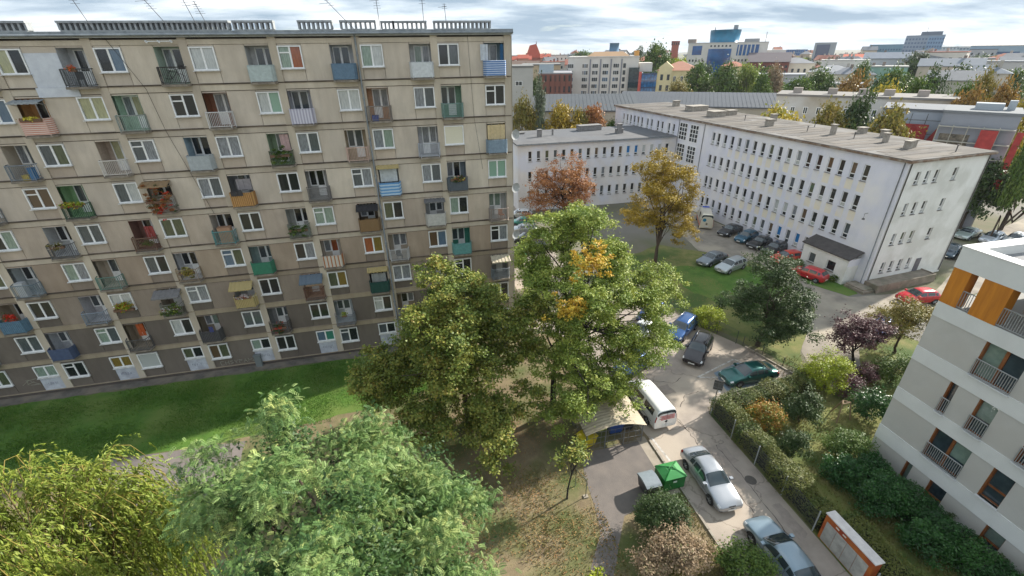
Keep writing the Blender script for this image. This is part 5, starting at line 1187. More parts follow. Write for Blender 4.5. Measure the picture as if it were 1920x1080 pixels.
tree('maple_tree', 'broad olive maple with yellowing leaves in front of the beige block', (2.2, 25.6), [(1.6, 26.0, 7.6, 4.2, 3.4, 4.6), (2.0, 26.4, 10.2, 3.2, 2.6, 1.9), (-1.4, 25.6, 6.0, 3.0, 2.8, 3.4), (4.4, 25.0, 6.6, 2.8, 2.4, 4.0), (2.0, 23.6, 4.2, 3.6, 2.2, 2.6), (-2.4, 26.4, 4.2, 2.0, 2.2, 2.4), (2.6, 21.6, 3.0, 3.2, 1.6, 2.4), (4.6, 22.4, 4.0, 2.2, 1.6, 2.6), (-1.2, 22.6, 3.6, 2.6, 1.6, 2.4), (3.0, 20.0, 1.8, 2.4, 1.2, 1.6), (-3.8, 25.0, 5.4, 2.0, 2.2, 3.0), (1.4, 23.2, 8.4, 3.0, 1.6, 3.2)], 125000, .165, LM['maple'], 1300, .27, .24, 3.5, 5, 40, aspect=.7, shell=.55, lump=(84, 1.0))
tree('chestnut_tree', 'rust brown autumn chestnut in front of the building wing', (22.2, 62.5), [(21.5, 62.5, 6.8, 4.2, 3.4, 4.6), (19.0, 63, 5.6, 3.2, 2.6, 4.0), (23.6, 62, 6.6, 2.6, 2.6, 4.2)], 15000, .24, LM['rust'], 220, .5, .22, 3, 6, 60, aspect=.55, shell=.4, bark=BARKD)
tree('linden_tree', 'dense golden green linden between the two white wings', (29.0, 47.5), [(29.0, 48, 8.2, 3.6, 3.2, 5.2), (28.4, 48.4, 10.8, 2.4, 2.2, 2.6), (31.4, 47, 7.0, 2.2, 2.2, 3.8), (27.6, 48, 6.4, 2.2, 2.2, 3.4), (31.2, 46.4, 3.8, 1.8, 1.8, 2.2)], 30000, .2, LM['gold'], 460, .36, .25, 2.5, 7, 20, aspect=.6, shell=.6, lump=(36, 1.0))
tree('cherry_tree', 'round dark green tree in front of the red parked cars', (29.6, 29.2), [(29.8, 29.4, 5.2, 3.2, 2.9, 3.9), (30.2, 29.2, 7.4, 2.0, 2.0, 2.2), (32.0, 29.0, 3.8, 1.9, 1.9, 2.6), (28.0, 30.2, 3.6, 2.0, 2.0, 2.4), (30.4, 27.6, 3.0, 2.4, 1.7, 2.0), (27.4, 29.6, 4.2, 1.8, 1.8, 2.6), (28.6, 27.6, 2.4, 1.8, 1.4, 1.8)], 34000, .17, LM['dkgreen'], 480, .3, .2, 2, 8, 20, aspect=.55, shell=.6, lump=(36, .9))
tree('plum_tree', 'purple leaved plum tree beside the pale path', (35.4, 24.7), [(35.3, 25.2, 3.2, 2.3, 2.0, 1.5), (33.9, 25.2, 2.8, 1.2, 1.2, 1.1), (36.9, 25.2, 3.1, 1.3, 1.3, 1.1)], 9000, .16, LM['purple'], 150, .3, .13, 1.0, 9, 25, aspect=.55, shell=.5, bark=BARKD)
tree('apple_tree', 'small olive leaved tree right of the purple plum', (40.6, 25.3), [(40.8, 25.6, 3.3, 2.4, 2.0, 1.6), (42.6, 25.8, 3.2, 1.4, 1.4, 1.3)], 8000, .17, LM['olive'], 140, .32, .11, 1.3, 10, 20, aspect=.5, shell=.5)
tree('sapling', 'slim sapling standing by the dry grass left of the path', (7.19, 17.84), [(7.5, 18.1, 3.2, .75, .7, .9), (6.6, 18.0, 3.1, .5, .5, .6), (8.0, 18.4, 3.4, .6, .6, .7)], 900, .16, LM['maple'], 40, .25, .06, 1.9, 13, 14, aspect=.6, bark=BARKD)
def shrub(name, label, x, y, w, h, lm, n, size, seed, d_=None, group=None, aspect=.6, cat='shrub'):
    d_ = d_ or w
    return tree(name, label, (x, y), [(x, y, h * .5, w * .46, d_ * .46, h * .47), (x + w * .16, y - d_ * .1, h * .62, w * .28, d_ * .28, h * .3), (x - w * .18, y + d_ * .1, h * .42, w * .26, d_ * .28, h * .34)], n, size, lm, max(40, int(w * h * 16)), min(.22, .09 * w), .05, .25, seed, 10, aspect=aspect, group=group, cat=cat, shell=.65, flat=.8)
S = shrub
S('shrub', 'bright yellow green round shrub in the corner of the garden', 30.3, 22.7, 3.4, 3.4, LM['lime'], 9000, .12, 21)
S('shrub', 'glossy dark green round shrub left of the garden lawn', 25.8, 20.0, 2.4, 2.7, LM['dkgreen'], 6500, .12, 22)
S('shrub', 'orange and green speckled shrub near the fence corner', 22.9, 20.1, 2.6, 2.2, leafmat('speckled_leaves', L_((72, 100, 36), (110, 124, 44), (182, 130, 52), (156, 100, 44))), 6500, .11, 23)
S('shrub', 'small dark bush beside the wire fence hedge', 23.2, 17.6, 1.9, 2.0, LM['dkgreen'], 4500, .11, 24)
S('shrub', 'dull purple shrub at the garden edge', 31.7, 21.7, 2.2, 1.8, LM['purple'], 4500, .1, 25)
S('shrub', 'purple grey shrub under the plum tree', 34.2, 22.7, 2.1, 1.7, LM['purple'], 4000, .1, 26)
S('shrub', 'mid green shrub below the small olive tree', 36.6, 22.2, 3.0, 2.5, LM['green'], 6000, .12, 27)
S('shrub', 'light green glossy bush next to the modern house corner', 31.0, 19.2, 2.6, 2.5, LM['laurel'], 6500, .12, 28)
S('shrub', 'light topped bush at the far end of the clipped hedge', 26.3, 16.6, 3.0, 1.9, LM['green'], 7000, .11, 29)
S('shrub', 'tall silvery green shrub beside the black bin', 11.6, 14.6, 3.0, 2.7, LM['dkgreen'], 11000, .14, 30, aspect=.35)
S('shrub', 'pinkish brown shrub at the bottom edge by the path', 10.9, 12.5, 4.2, 2.5, LM['brown'], 11000, .12, 31, 3.0)
S('shrub', 'loose green bush beside the blue grey car', 14.4, 11.3, 2.7, 2.2, LM['green'], 6000, .13, 32)
for k, (x, y, w, h) in enumerate(((24.2, 15.0, 2.2, 2.1), (24.6, 12.8, 2.5, 2.3), (24.9, 10.2, 2.4, 2.2))):
    S('shrub', ['dark leafy bush at the upper end of the clipped hedge', 'dark leafy bush in the middle beside the clipped hedge', 'dark leafy bush at the lower end of the clipped hedge'][k], x, y, w, h, LM['laurel'], 6500, .12, 40 + k)
S('shrub', 'yellowish weed tuft in the dry grass at the bottom', 7.0, 12.6, 1.4, .8, LM['lime'], 700, .14, 50)
S('shrub', 'golden green bush behind the blue parked car', 27.0, 33.2, 3.0, 2.2, LM['lime'], 4500, .13, 51)
S('shrub', 'small green bush beside the annex corner', 47.0, 38.4, 1.0, .9, LM['green'], 900, .12, 52)
S('shrub', 'bush between the orange and red cars by the annex', 45.6, 42.4, 1.6, 1.3, LM['green'], 1500, .13, 53)
S('shrub', 'low olive bush on the slope behind the lying hedge wall', 44.5, 29.2, 4.0, 1.6, LM['olive'], 5000, .14, 54)
S('shrub', 'green bush beyond the right end of the beige block', 12.6, 44.6, 3.0, 3.0, LM['green'], 4500, .15, 55)
S('shrub', 'taller green bush by the lane behind the beige block', 11.2, 49.6, 3.4, 3.6, LM['locust2'], 4500, .16, 56)
# hedges: the clipped one by the modern house, the creeper hedges along the fences
def hedge(name, label, x0, x1, y0, y1, h, lm, n, size, seed, rough=.18):
    rng = np.random.default_rng(seed); t = thing(name, label, 'hedge', ((x0 + x1) / 2, (y0 + y1) / 2, 0))
    w, d_ = x1 - x0, y1 - y0
    p = rng.random((n, 3)) - .5; face = rng.random(n)
    p[:, 2] = rng.random(n) ** .6
    m = face < .45; p[m, 2] = 1 + rng.normal(size=m.sum()) * .05
    m2 = (face >= .45) & (face < .9); p[m2, 0] = np.sign(p[m2, 0]) * .5 * (1 + rng.normal(size=m2.sum()) * .08)
    bump = 1 + rough * (np.sin(p[:, 1] * d_ * 1.7 + seed) + np.sin(p[:, 1] * d_ * 4.1) * .5)
    q = np.stack([p[:, 0] * w * bump, p[:, 1] * d_, p[:, 2] * h * (1 + rough * .4 * np.sin(p[:, 1] * d_ * 2.3 + 1))], 1)
    V, v = leaves(rng, q, unit(np.stack([p[:, 0], p[:, 1] * .1, p[:, 2] * .8], 1)), n, size, .05, .6, .6, 1.0, .3)
    V[:, 2] = np.maximum(V[:, 2], .02)
    cl = np.floor((V[::4, 1] + d_ / 2) / .6).astype(int); cv = np.random.default_rng(seed + 9).random(cl.max() + 2)
    ob('foliage', fast_mesh('foliage', V, 4, [lm], .5 * v + .5 * cv[np.maximum(cl, 0)]), t)
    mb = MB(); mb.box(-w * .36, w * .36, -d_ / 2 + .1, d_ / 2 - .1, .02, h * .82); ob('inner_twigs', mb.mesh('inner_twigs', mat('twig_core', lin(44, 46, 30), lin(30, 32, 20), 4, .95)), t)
    return t
hedge('hedge', 'long clipped dark green hedge along the modern house terrace', 25.5, 26.9, 3.5, 15.4, 1.5, LM['laurel'], 26000, .11, 3)
hedge('hedge', 'yellowish creeper hedge along the inside of the wire fence', 20.15, 21.3, 12.4, 22.4, 1.55, LM['ivy'], 17000, .10, 5, .25)
hedge('hedge', 'creeper hedge behind the notice wall at the bottom right', 20.9, 22.2, 3.6, 12.3, 1.5, LM['ivy'], 12000, .10, 6, .25)
def hedge_x(label, a, b, wd, h, lm, n, seed):
    t = hedge('hedge', label, -wd / 2, wd / 2, 0, (Vector(b) - Vector(a)).length, h, lm, n, .1, seed, .2)
    v = Vector(b) - Vector(a); c = (Vector(a) + Vector(b)) / 2
    t.location = (c.x, c.y, 0); t.rotation_euler = (0, 0, math.atan2(-v.x, v.y))
hedge_x('low hedge between the parking bays and the garden', (21.0, 22.1), (29.4, 23.1), 1.3, 1.35, LM['ivy'], 12000, 7)
# trees further off : (x, y, crown width, top height, kind, seed, label)
FT = [
 (24.4, 97.0, 5.6, 15.9, 'olive', 'yellowing olive tree next to the beige block edge behind the wing'),
 (27.6, 96.1, 3.2, 18.2, 'pine', 'tall silvery conifer behind the wing roof'),
 (32.0, 94.7, 6.2, 14.8, 'gold', 'yellow green tree behind the wing roof'), (36.0, 95.4, 4.6, 13.6, 'olive', 'low olive tree between the yellow and the rust tree'),
 (39.1, 96.4, 5.6, 14.2, 'rust', 'rust orange tree in front of the long shed'), (41.8, 92, 3.2, 11.6, 'green', 'small bright green tree where wing and long building meet'),
 (33.4, 122.4, 6.0, 19.6, 'dkgreen', 'dark round tree between the grey block and the brick building'),
 (109.4, 202.3, 14, 26.5, 'green', 'wide green treetop right of the white office'), (118, 199, 9, 21, 'lime', 'pale green tree below the brick tower'),
 (103.2, 157.5, 9, 20.0, 'green', 'left poplar in front of the cream palace'), (106.6, 146.5, 9.5, 19.9, 'green', 'broad poplar in the middle of the row'), (114.2, 146.6, 9, 20.4, 'locust2', 'right pale poplar of the row'),
 (90.4, 149.8, 7.5, 14.9, 'olive', 'brownish low tree under the cream palace'), (108.2, 131.1, 5.6, 17.5, 'green', 'green tree right of the poplar row'), (123.1, 144.7, 6.6, 18.9, 'brown', 'bare brownish tree under the dark red hall'),
 (101.4, 110.5, 9.4, 17.1, 'green', 'wide green tree in front of the grey gabled house'), (106, 104.4, 4.8, 17.2, 'dkgreen', 'dark green tree left of the orange tree'),
 (103.1, 94.7, 7.2, 18.4, 'orange', 'orange autumn tree above the low flats'), (99.4, 83.7, 6.4, 17.4, 'yellow', 'golden yellow tree above the low flats'), (114.7, 96.6, 6.2, 19.4, 'green', 'green tree behind the golden one'),
 (120.2, 89.8, 5.6, 19.4, 'dkgreen', 'dark round tree standing above its neighbours'), (110.7, 85.7, 6.0, 18.0, 'green', 'green tree left below the dark round one'),
 (204.1, 164.2, 12, 20.5, 'pine', 'dark pine group below the bright blue hall'), (100.2, 69.6, 4.8, 18.1, 'green', 'green tree behind the scaffolded houses'), (108.2, 72.1, 4.6, 19.8, 'olive', 'tall olive tree at the right side'),
 (101.6, 63.8, 4.8, 18.2, 'orange', 'orange tree at the right edge'), (92.5, 63.3, 5.2, 18.0, 'orange', 'orange brown tree above the scaffolded roof'), (98.5, 58.0, 4.0, 17.6, 'yellow', 'yellow green tree at the right frame edge'),
 (63.3, 70.4, 8.0, 15.3, 'yellow', 'low yellow tree right behind the long white roof'), (66.3, 64.2, 6.4, 16.6, 'olive', 'olive brown tree behind the chimneys of the long white roof'), (69.8, 62.6, 5.6, 17.8, 'dkgreen', 'tall dark green tree behind the long white roof'), (68.6, 55.2, 6.2, 16.7, 'olive', 'mossy brown tree beside the red netting'),
 (159.0, 144.7, 6, 19.4, 'green', 'green tree beside the green gable wall'), (187.3, 150.1, 7, 20, 'dkgreen', 'dark tree left of the tan house'),
 (77.0, 43.0, 3.0, 15.2, 'green', 'slim green tree at the right edge beside the scaffold'), (79.4, 48.4, 6.0, 10.4, 'dkgreen', 'dark green park tree with a leaning trunk'), (84.6, 46.5, 7.0, 11.6, 'dkgreen', 'larger dark park tree at the right edge'),
 (157, 420, 30, 23.5, 'green', 'far green treetop left of the office roof'), (171.2, 339.2, 12, 25.6, 'dkgreen', 'far treetop right of the office roof'), (244, 174.5, 11, 18.8, 'green', 'green tree cluster under the pale slabs'), (215, 235, 9, 19, 'lime', 'pale yellow tree left of the dark screen tower'), (190, 120, 8, 17, 'green', 'green tree among the houses at the right'), (300, 220, 14, 19, 'green', 'far green tree at the right skyline'), (140, 116, 7, 17.6, 'green', 'green tree behind the dark round one')]
rb = random.Random(77)
for k in range(64):
    a = rb.uniform(14, 60); D = rb.uniform(175, 560); kd = rb.choice(['green', 'dkgreen', 'green', 'olive', 'dkgreen'])
    FT.append((math.sin(R(a)) * D, math.cos(R(a)) * D, rb.uniform(7, 15) * (1 + D / 900), rb.uniform(13, 18.6), kd, 'town tree'))
_ft = {}
def far_mesh(kind, var_, tall):
    k = (kind, var_, tall)
    if k in _ft: return _ft[k]
    rng = np.random.default_rng(hash(kind) % 1 + var_ * 7 + len(kind) * 31)
    if tall: blobs = [(0, 0, .56, .34, .34, .46), (.08, 0, .8, .2, .2, .2), (-.12, .05, .4, .26, .26, .24)]
    else: blobs = [(0, 0, .55, .42, .42, .38), (.2, 0, .62, .28, .28, .28), (-.22, .1, .5, .28, .28, .26), (.02, -.1, .78, .26, .26, .2)]
    cen, out = clumps(rng, blobs, 90, .6); V, v = leaves(rng, cen, out, 5200, .05, .075, .6, .7, .7)
    _ft[k] = (fast_mesh('crown', V, 4, [LM[kind]], v), wood(rng, (0, 0, 0), cen, .025, 14, .25).mesh('trunk', BARK))
    return _ft[k]
for i, (x, y, w, h, kind, lb) in enumerate(FT):
    w *= 1.12
    if lb == 'town tree':
        ad = math.degrees(math.atan2(x, y)); D = math.hypot(x, y)
        lb = '%s tree crown %s, %s' % ({'green': 'mid green', 'dkgreen': 'dark green', 'olive': 'olive'}[kind], 'far off near the horizon' if D > 400 else 'in the middle distance' if D > 270 else 'among the nearer roofs', 'behind the white office' if ad < 27 else 'around the brick tower' if ad < 34 else 'behind the teal drum office' if ad < 40 else 'below the dark screen tower' if ad < 46 else 'below the hotel tower' if ad < 52 else 'below the pale slabs' if ad < 56 else 'at the right frame edge')
    t = thing('tree', lb, 'tree', (x, y, 0), (i * 1.7) % 6.28, 'trees in the town behind')
    cm, tm = far_mesh(kind, i % 2, kind == 'pine')
    sc = (w / .9, w / .9, h / .98)
    ob('crown', cm, t, scale=sc); ob('trunk', tm, t, scale=sc)
# loose grass and fallen leaves
def scatter(name, label, cat, polys, n, size, lm, seed, upright=True):
    rng = np.random.default_rng(seed); P = []
    for (x0, x1, y0, y1, wgt) in polys: 
        k = int(n * wgt); P.append(np.stack([rng.uniform(x0, x1, k), rng.uniform(y0, y1, k), np.full(k, .012)], 1))
    P = np.concatenate(P); k = len(P)
    den = np.sin(P[:, 0] * 1.3 + 1) + np.sin(P[:, 1] * 1.7) + np.sin(P[:, 0] * .5 + P[:, 1] * .7) ; keep = rng.random(k) < .5 + .22 * den
    P = P[keep]; k = len(P)
    a = rng.uniform(0, 2 * math.pi, k); s = size * rng.uniform(.5, 1.5, k)
    dx = np.stack([np.cos(a), np.sin(a), np.zeros(k)], 1); dz = np.array([0, 0, 1.0])
    V = np.empty((k, 3, 3))
    if upright:
        w = (s * .22)[:, None]; V[:, 0] = P - dx * w; V[:, 1] = P + dx * w; V[:, 2] = P + dz * s[:, None] + rng.normal(size=(k, 3)) * np.array([.4, .4, .1]) * s[:, None]
    else:
        dy = np.stack([-np.sin(a), np.cos(a), np.zeros(k)], 1); P[:, 2] = .03
        V[:, 0] = P - dx * s[:, None] * .5; V[:, 1] = P + dx * s[:, None] * .5 + dz * .01; V[:, 2] = P + dy * s[:, None] * .8 + dz * rng.random((k, 1)) * .02
    v = rng.random(k) * .6 + .2 * (np.sin(P[:, 0] * .9) * np.sin(P[:, 1] * 1.1) + 1)
    o = ob(name, fast_mesh(name, V.reshape(-1, 3), 3, [lm], v)); return tag(o, label, cat, kind='stuff')
scatter('grass', 'dry and green grass tufts on the courtyard and garden', 'grass', [(-3, 9, 5, 21, .42), (20.2, 27.3, 4, 23, .25), (27, 42, 17, 27, .13), (11, 14.2, 8, 16.4, .2)], 90000, .11, leafmat('grass_blades', L_((94, 98, 46), (120, 114, 64), (146, 134, 86), (84, 96, 40)), .2, .8), 1)
scatter('lawn_grass', 'green grass blades of the lawn before the beige block', 'grass', [(-40, 3, 28.2, 36.2, 1.0)], 130000, .09, leafmat('lawn_blades', L_((58, 96, 26), (74, 112, 34), (92, 124, 44), (110, 128, 58)), .2, .8), 2)
scatter('fallen_leaves', 'fallen brown leaves lying on the bare ground under the trees', 'leaves', [(-4, 9, 12, 26, .8), (26, 34, 38, 50, .2)], 15000, .07, leafmat('dead_leaves', L_((136, 102, 68), (164, 128, 84), (116, 86, 58), (178, 150, 100)), .05, .9), 3, False)
# ---------------------------------------------------------------- cars
def _w(t): return np.array([.5 * (.5 - t) ** 2, .75 - t * t, .5 * (.5 + t) ** 2])
class Surf:
    """smooth surface over a net of stations (along the car) and section points (underside to roof centre)"""
    def __init__(self, stations):
        net = []
        for (x, w, zb, zs, we, ze, zt) in stations:
            net.append([(x, 0, zb), (x, w * .86, zb), (x, w * .98, zb + .10), (x, w, zb + (zs - zb) * .55), (x, w * .965, zs), (x, we, ze), (x, we * .55, zt), (x, 0, zt)])
        self.n = np.array(net)
    def pt(self, u, v):
        n = self.n; nu, nv = n.shape[:2]
        iu = min(max(int(math.floor(u + .5)), 0), nu - 1); iv = min(max(int(math.floor(v + .5)), 0), nv - 1)
        wu, wv = _w(u - iu), _w(v - iv); p = np.zeros(3)
        for a in range(3):
            for b in range(3):
                ia = min(max(iu + a - 1, 0), nu - 1); ib = iv + b - 1
                q = n[ia, min(max(ib, 0), nv - 1)].copy()
                if ib < 0: q = n[ia, 1].copy(); q[1] *= -1
                if ib > nv - 1: q = n[ia, nv - 2].copy(); q[1] *= -1
                p += wu[a] * wv[b] * q
        return p
    def nrm(self, u, v):
        e = .03; a = self.pt(u + e, v) - self.pt(u - e, v); b = self.pt(u, v + e) - self.pt(u, v - e)
        c = np.cross(a, b); L = np.linalg.norm(c)
        if L < 1e-9: return np.array([0, 0, 0.0])
        c /= L
        return c if (c[1] > -.05 and c[2] > -2) else -c
    def patch(self, mb, u0, u1, v0, v1, nu, nv, off=.006, both=True, mi=0, fix=None):
        for s in ((1, -1) if both else (1,)):
            vs = []
            for i in range(nu + 1):
                for j in range(nv + 1):
                    a0 = u0(j / nv) if callable(u0) else u0; a1 = u1(j / nv) if callable(u1) else u1
                    u = a0 + (a1 - a0) * i / nu; v = v0 + (v1 - v0) * j / nv
                    p = self.pt(u, v)
                    if off:
                        n_ = self.nrm(u, v); cc = np.array([p[0] * .8, 0, .6])
                        if np.dot(n_, p - cc) < 0: n_ = -n_
                        p = p + n_ * off
                    vs.append((p[0], p[1] * s, p[2]))
            fs = []
            for i in range(nu):
                for j in range(nv):
                    a = i * (nv + 1) + j; q = (a, a + nv + 1, a + nv + 2, a + 1)
                    fs.append(q if s > 0 else q[::-1])
            mb.add(vs, fs, mi, True)
        return mb
def nose(x, w, z, h): return (x, w, z - h, z + h * .5, w * .8, z + h * .8, z + h)
def sedan():
    return [nose(2.27, .05, .48, .02), nose(2.26, .62, .45, .17), (2.2, .80, .24, .56, .58, .62, .65), (1.95, .87, .2, .68, .68, .745, .78), (1.3, .87, .19, .80, .70, .87, .91), (.92, .88, .19, .86, .70, .935, .97), (.30, .88, .19, .90, .62, 1.33, 1.40), (-.1, .88, .19, .91, .60, 1.385, 1.44), (-.65, .88, .19, .92, .60, 1.375, 1.43), (-1.15, .87, .19, .93, .64, 1.24, 1.31), (-1.6, .87, .2, .93, .68, .98, 1.03), (-1.95, .85, .22, .91, .68, .965, 1.0), (-2.18, .84, .26, .84, .62, .9, .93), nose(-2.25, .66, .55, .25), nose(-2.26, .05, .55, .02)]
def hatch():
    return [nose(2.0, .05, .48, .02), nose(1.99, .6, .46, .18), (1.92, .77, .24, .60, .56, .67, .70), (1.68, .84, .2, .74, .66, .81, .84), (1.25, .84, .19, .85, .68, .92, .96), (.95, .85, .19, .90, .68, .97, 1.0), (.38, .85, .19, .93, .60, 1.38, 1.45), (-.05, .85, .19, .94, .58, 1.44, 1.50), (-.7, .85, .19, .95, .58, 1.44, 1.50), (-1.3, .85, .19, .96, .58, 1.40, 1.46), (-1.62, .84, .2, .97, .60, 1.22, 1.28), (-1.85, .80, .22, .93, .62, .99, 1.03), (-1.93, .74, .27, .80, .58, .85, .88), nose(-1.97, .5, .5, .2), nose(-1.98, .05, .5, .02)]
def estate():
    return [nose(2.27, .05, .48, .02), nose(2.26, .62, .45, .17), (2.2, .80, .24, .58, .58, .64, .67), (1.95, .87, .2, .70, .68, .765, .80), (1.3, .87, .19, .82, .70, .89, .93), (.95, .88, .19, .88, .70, .955, .99), (.36, .88, .19, .92, .62, 1.36, 1.43), (-.1, .88, .19, .93, .60, 1.41, 1.47), (-.9, .88, .19, .94, .60, 1.41, 1.47), (-1.65, .87, .19, .95, .60, 1.38, 1.44), (-1.95, .86, .2, .95, .62, 1.25, 1.31), (-2.15, .82, .22, .92, .64, .99, 1.03), (-2.22, .76, .27, .8, .6, .85, .88), nose(-2.26, .55, .5, .2), nose(-2.27, .05, .5, .02)]
def van():
    return [nose(2.42, .05, .6, .02), nose(2.41, .6, .55, .22), (2.34, .82, .3, .80, .70, .88, .91), (2.1, .88, .25, .95, .76, 1.02, 1.05), (1.85, .90, .24, 1.02, .78, 1.12, 1.15), (1.25, .91, .24, 1.08, .72, 1.70, 1.76), (.9, .92, .24, 1.10, .72, 1.84, 1.9), (.2, .92, .24, 1.10, .72, 1.87, 1.93), (-1.0, .92, .24, 1.10, .72, 1.87, 1.93), (-1.9, .92, .24, 1.10, .72, 1.86, 1.92), (-2.25, .92, .24, 1.10, .72, 1.84, 1.9), (-2.36, .91, .26, 1.10, .72, 1.78, 1.84), (-2.40, .88, .3, 1.08, .70, 1.6, 1.66), nose(-2.42, .6, .9, .5), nose(-2.43, .05, .9, .02)]
def ambul():
    s = []
    for (x, w, zb, zs, we, ze, zt) in van(): s.append((x * 1.18, w * 1.07, zb, zs * 1.12, we * 1.12, ze * 1.3 if ze > 1.3 else ze * 1.08, zt * 1.3 if zt > 1.3 else zt * 1.08))
    return s
M_tyre = mat('tyre_rubber', (.02, .02, .02), rough=.9); M_rim = mat('alloy_rim', lin(150, 152, 156), rough=.3, metal=.7); M_arch = mat('arch_black', (.012, .012, .012), rough=.9)
M_cglass = mat('car_glass', lin(46, 56, 60), rough=.04, coat=1.0); M_light = mat('headlight_glass', lin(206, 210, 212), rough=.1, coat=.8); M_tail = mat('tail_light_red', lin(150, 24, 20), rough=.2, coat=.8); M_plate = mat('number_plate_white', lin(220, 220, 216), rough=.5); M_trim = mat('black_trim', (.02, .02, .022), rough=.6); M_amber = mat('indicator_amber', lin(220, 130, 40), rough=.2)
def wheel_meshes(r, w):
    mb = MB(); n = 20
    prof = [(-w / 2, r * .62), (-w / 2, r * .93), (-w * .3, r), (w * .3, r), (w / 2, r * .93), (w / 2, r * .62)]
    vs = [(rr_ * math.cos(2 * math.pi * k / n), y, rr_ * math.sin(2 * math.pi * k / n)) for y, rr_ in prof for k in range(n)]
    fs = [(i * n + k, i * n + (k + 1) % n, (i + 1) * n + (k + 1) % n, (i + 1) * n + k) for i in range(5) for k in range(n)]
    mb.add(vs, fs, 0, True); ty = mb.mesh('tyre', M_tyre)
    mb = MB(); mb.tube([(0, w * .25, 0), (0, w * .30, 0)], r * .62, n)
    for k in range(5):
        t = 2 * math.pi * k / 5; mb.bar((0, w * .36, 0), (r * .6 * math.cos(t), w * .40, r * .6 * math.sin(t)), r * .2)
    mb.tube([(0, w * .3, 0), (0, w * .46, 0)], r * .14, 8)
    return ty, mb.mesh('rim', M_rim)
CAR = {}
def car_type(kind):
    if kind in CAR: return CAR[kind]
    st = {'sedan': sedan, 'hatch': hatch, 'estate': estate, 'van': van, 'ambulance': ambul}[kind]()
    S_ = Surf(st); N_ = len(st) - 1; m = {}
    mb = MB(); S_.patch(mb, 0, N_, 0, 7, N_ * 3, 22, 0); m['body'] = mb.mesh('body', M_rust)
    r = .31 if kind not in ('van', 'ambulance') else .34
    wx = {'sedan': (1.36, -1.32), 'hatch': (1.22, -1.22), 'estate': (1.36, -1.32), 'van': (1.5, -1.45), 'ambulance': (1.75, -1.75)}[kind]; hw = st[6][1]
    m['wheel_at'] = [(x, s * (hw - .085), r) for x in wx for s in (1, -1)]
    m['tyre'], m['rim'] = wheel_meshes(r, .2)
    mb = MB()
    for x in wx:
        for s in (1, -1):
            n = 16; c = [(x, s * (hw + .004), r + .02)] + [(x + (r + .07) * math.cos(math.pi * k / n * 1.1 - .16), s * (hw - .012), r + .02 + (r + .07) * math.sin(math.pi * k / n * 1.1 - .16)) for k in range(n + 1)]
            mb.add(c, [((0, k + 1, k + 2) if s > 0 else (0, k + 2, k + 1)) for k in range(n)])
    m['arch'] = mb.mesh('wheel_arches', M_arch)
    tall = kind in ('van', 'ambulance')
    def P(u0, u1, v0, v1, nu, nv, name, mt, off=.007, both=True):
        q = MB(); S_.patch(q, u0, u1, v0, v1, nu, nv, off, both); return q.mesh(name, mt)
    m['windscreen'] = P(4.85 if not tall else 4.1, 6.05 if not tall else 5.4, 4.95, 7, 8, 8, 'windscreen', M_cglass)
    rear = {'sedan': (8.7, 10.05), 'hatch': (9.6, 10.9), 'estate': (9.7, 10.9), 'van': (11.2, 12.2), 'ambulance': (11.2, 12.2)}[kind]
    m['rear_window'] = P(rear[0], rear[1], 4.95 if not tall else 4.75, 7, 8, 8, 'rear_window', M_cglass)
    side = {'sedan': [(5.65, 6.95), (7.08, 8.1), (8.2, 8.9)], 'hatch': [(5.7, 7.1), (7.25, 8.6), (8.75, 9.45)], 'estate': [(5.7, 7.0), (7.12, 8.1), (8.25, 9.3)], 'van': [(4.6, 5.7), (6.0, 7.6), (7.75, 9.2)], 'ambulance': [(4.6, 5.7), (7.4, 8.3)]}[kind]
    m['side'] = []
    for i, (a, b) in enumerate(side):
        for s in (1, -1):
            q = MB(); sl = .55 if (i == 0) else 0
            full = MB(); S_.patch(full, (lambda t, a=a, sl=sl: a - sl * .55 * (1 - t) + .05), b, 4.12, 4.86, 6, 4, .008, False)
            full.v = [(x, y * s, z) for x, y, z in full.v]
            if s < 0: full.f = [f[::-1] for f in full.f]
            m['side'].append(full.mesh('side_window', M_cglass))
    m['headlight'] = []; m['tail_light'] = []; m['seam'] = None
    for s in (1, -1):
        for key, (a, b, v0, v1), mt in (('headlight', (2.1, 2.9, 3.75, 4.6) if not tall else (1.7, 2.4, 3.7, 4.5), M_light), ('tail_light', (N_ - 3.0, N_ - 2.15, 3.5, 4.5), M_tail)):
            full = MB(); S_.patch(full, a, b, v0, v1, 4, 4, .01, False); full.v = [(x, y * s, z) for x, y, z in full.v]
            if s < 0: full.f = [f[::-1] for f in full.f]
            m[key].append(full.mesh(key, mt))
    q = MB()
    for u in ((5.5, 7.02, 8.15) if not tall else (4.2, 5.85)): S_.patch(q, u - .012, u + .012, 2.2, 4.1, 1, 8, .004)
    S_.patch(q, 4.96 if not tall else 3.9, 4.99 if not tall else 3.95, 4.9, 7, 1, 6, .004)
    S_.patch(q, 2.6, side[-1][1], 2.95, 3.05, 20, 1, .006)
    m['trim'] = q.mesh('door_seams', M_trim)
    q = MB(); S_.patch(q, 1.0, 1.75, 6.2, 7, 3, 3, .01) ; S_.patch(q, 1.2, 2.0, 1.2, 2.2, 4, 3, .006); m['grille'] = q.mesh('grille', M_trim)
    xf, xr = st[0][0], st[-1][0]
    q = MB(); q.box(xf - .0, xf + .02, -.26, .26, .33, .44); m['plate_f'] = q.mesh('number_plate', M_plate)
    q = MB(); q.box(xr - .02, xr + .0, -.26, .26, .42 if not tall else .5, .53 if not tall else .61); m['plate_r'] = q.mesh('number_plate', M_plate)
    p5 = S_.pt(5.35 if not tall else 4.6, 4.2); q = MB()
    q.box(p5[0] - .1, p5[0] + .08, p5[1] - .0, p5[1] + .2, p5[2], p5[2] + .14); m['mirror_l'] = q.mesh('mirror', M_rust)
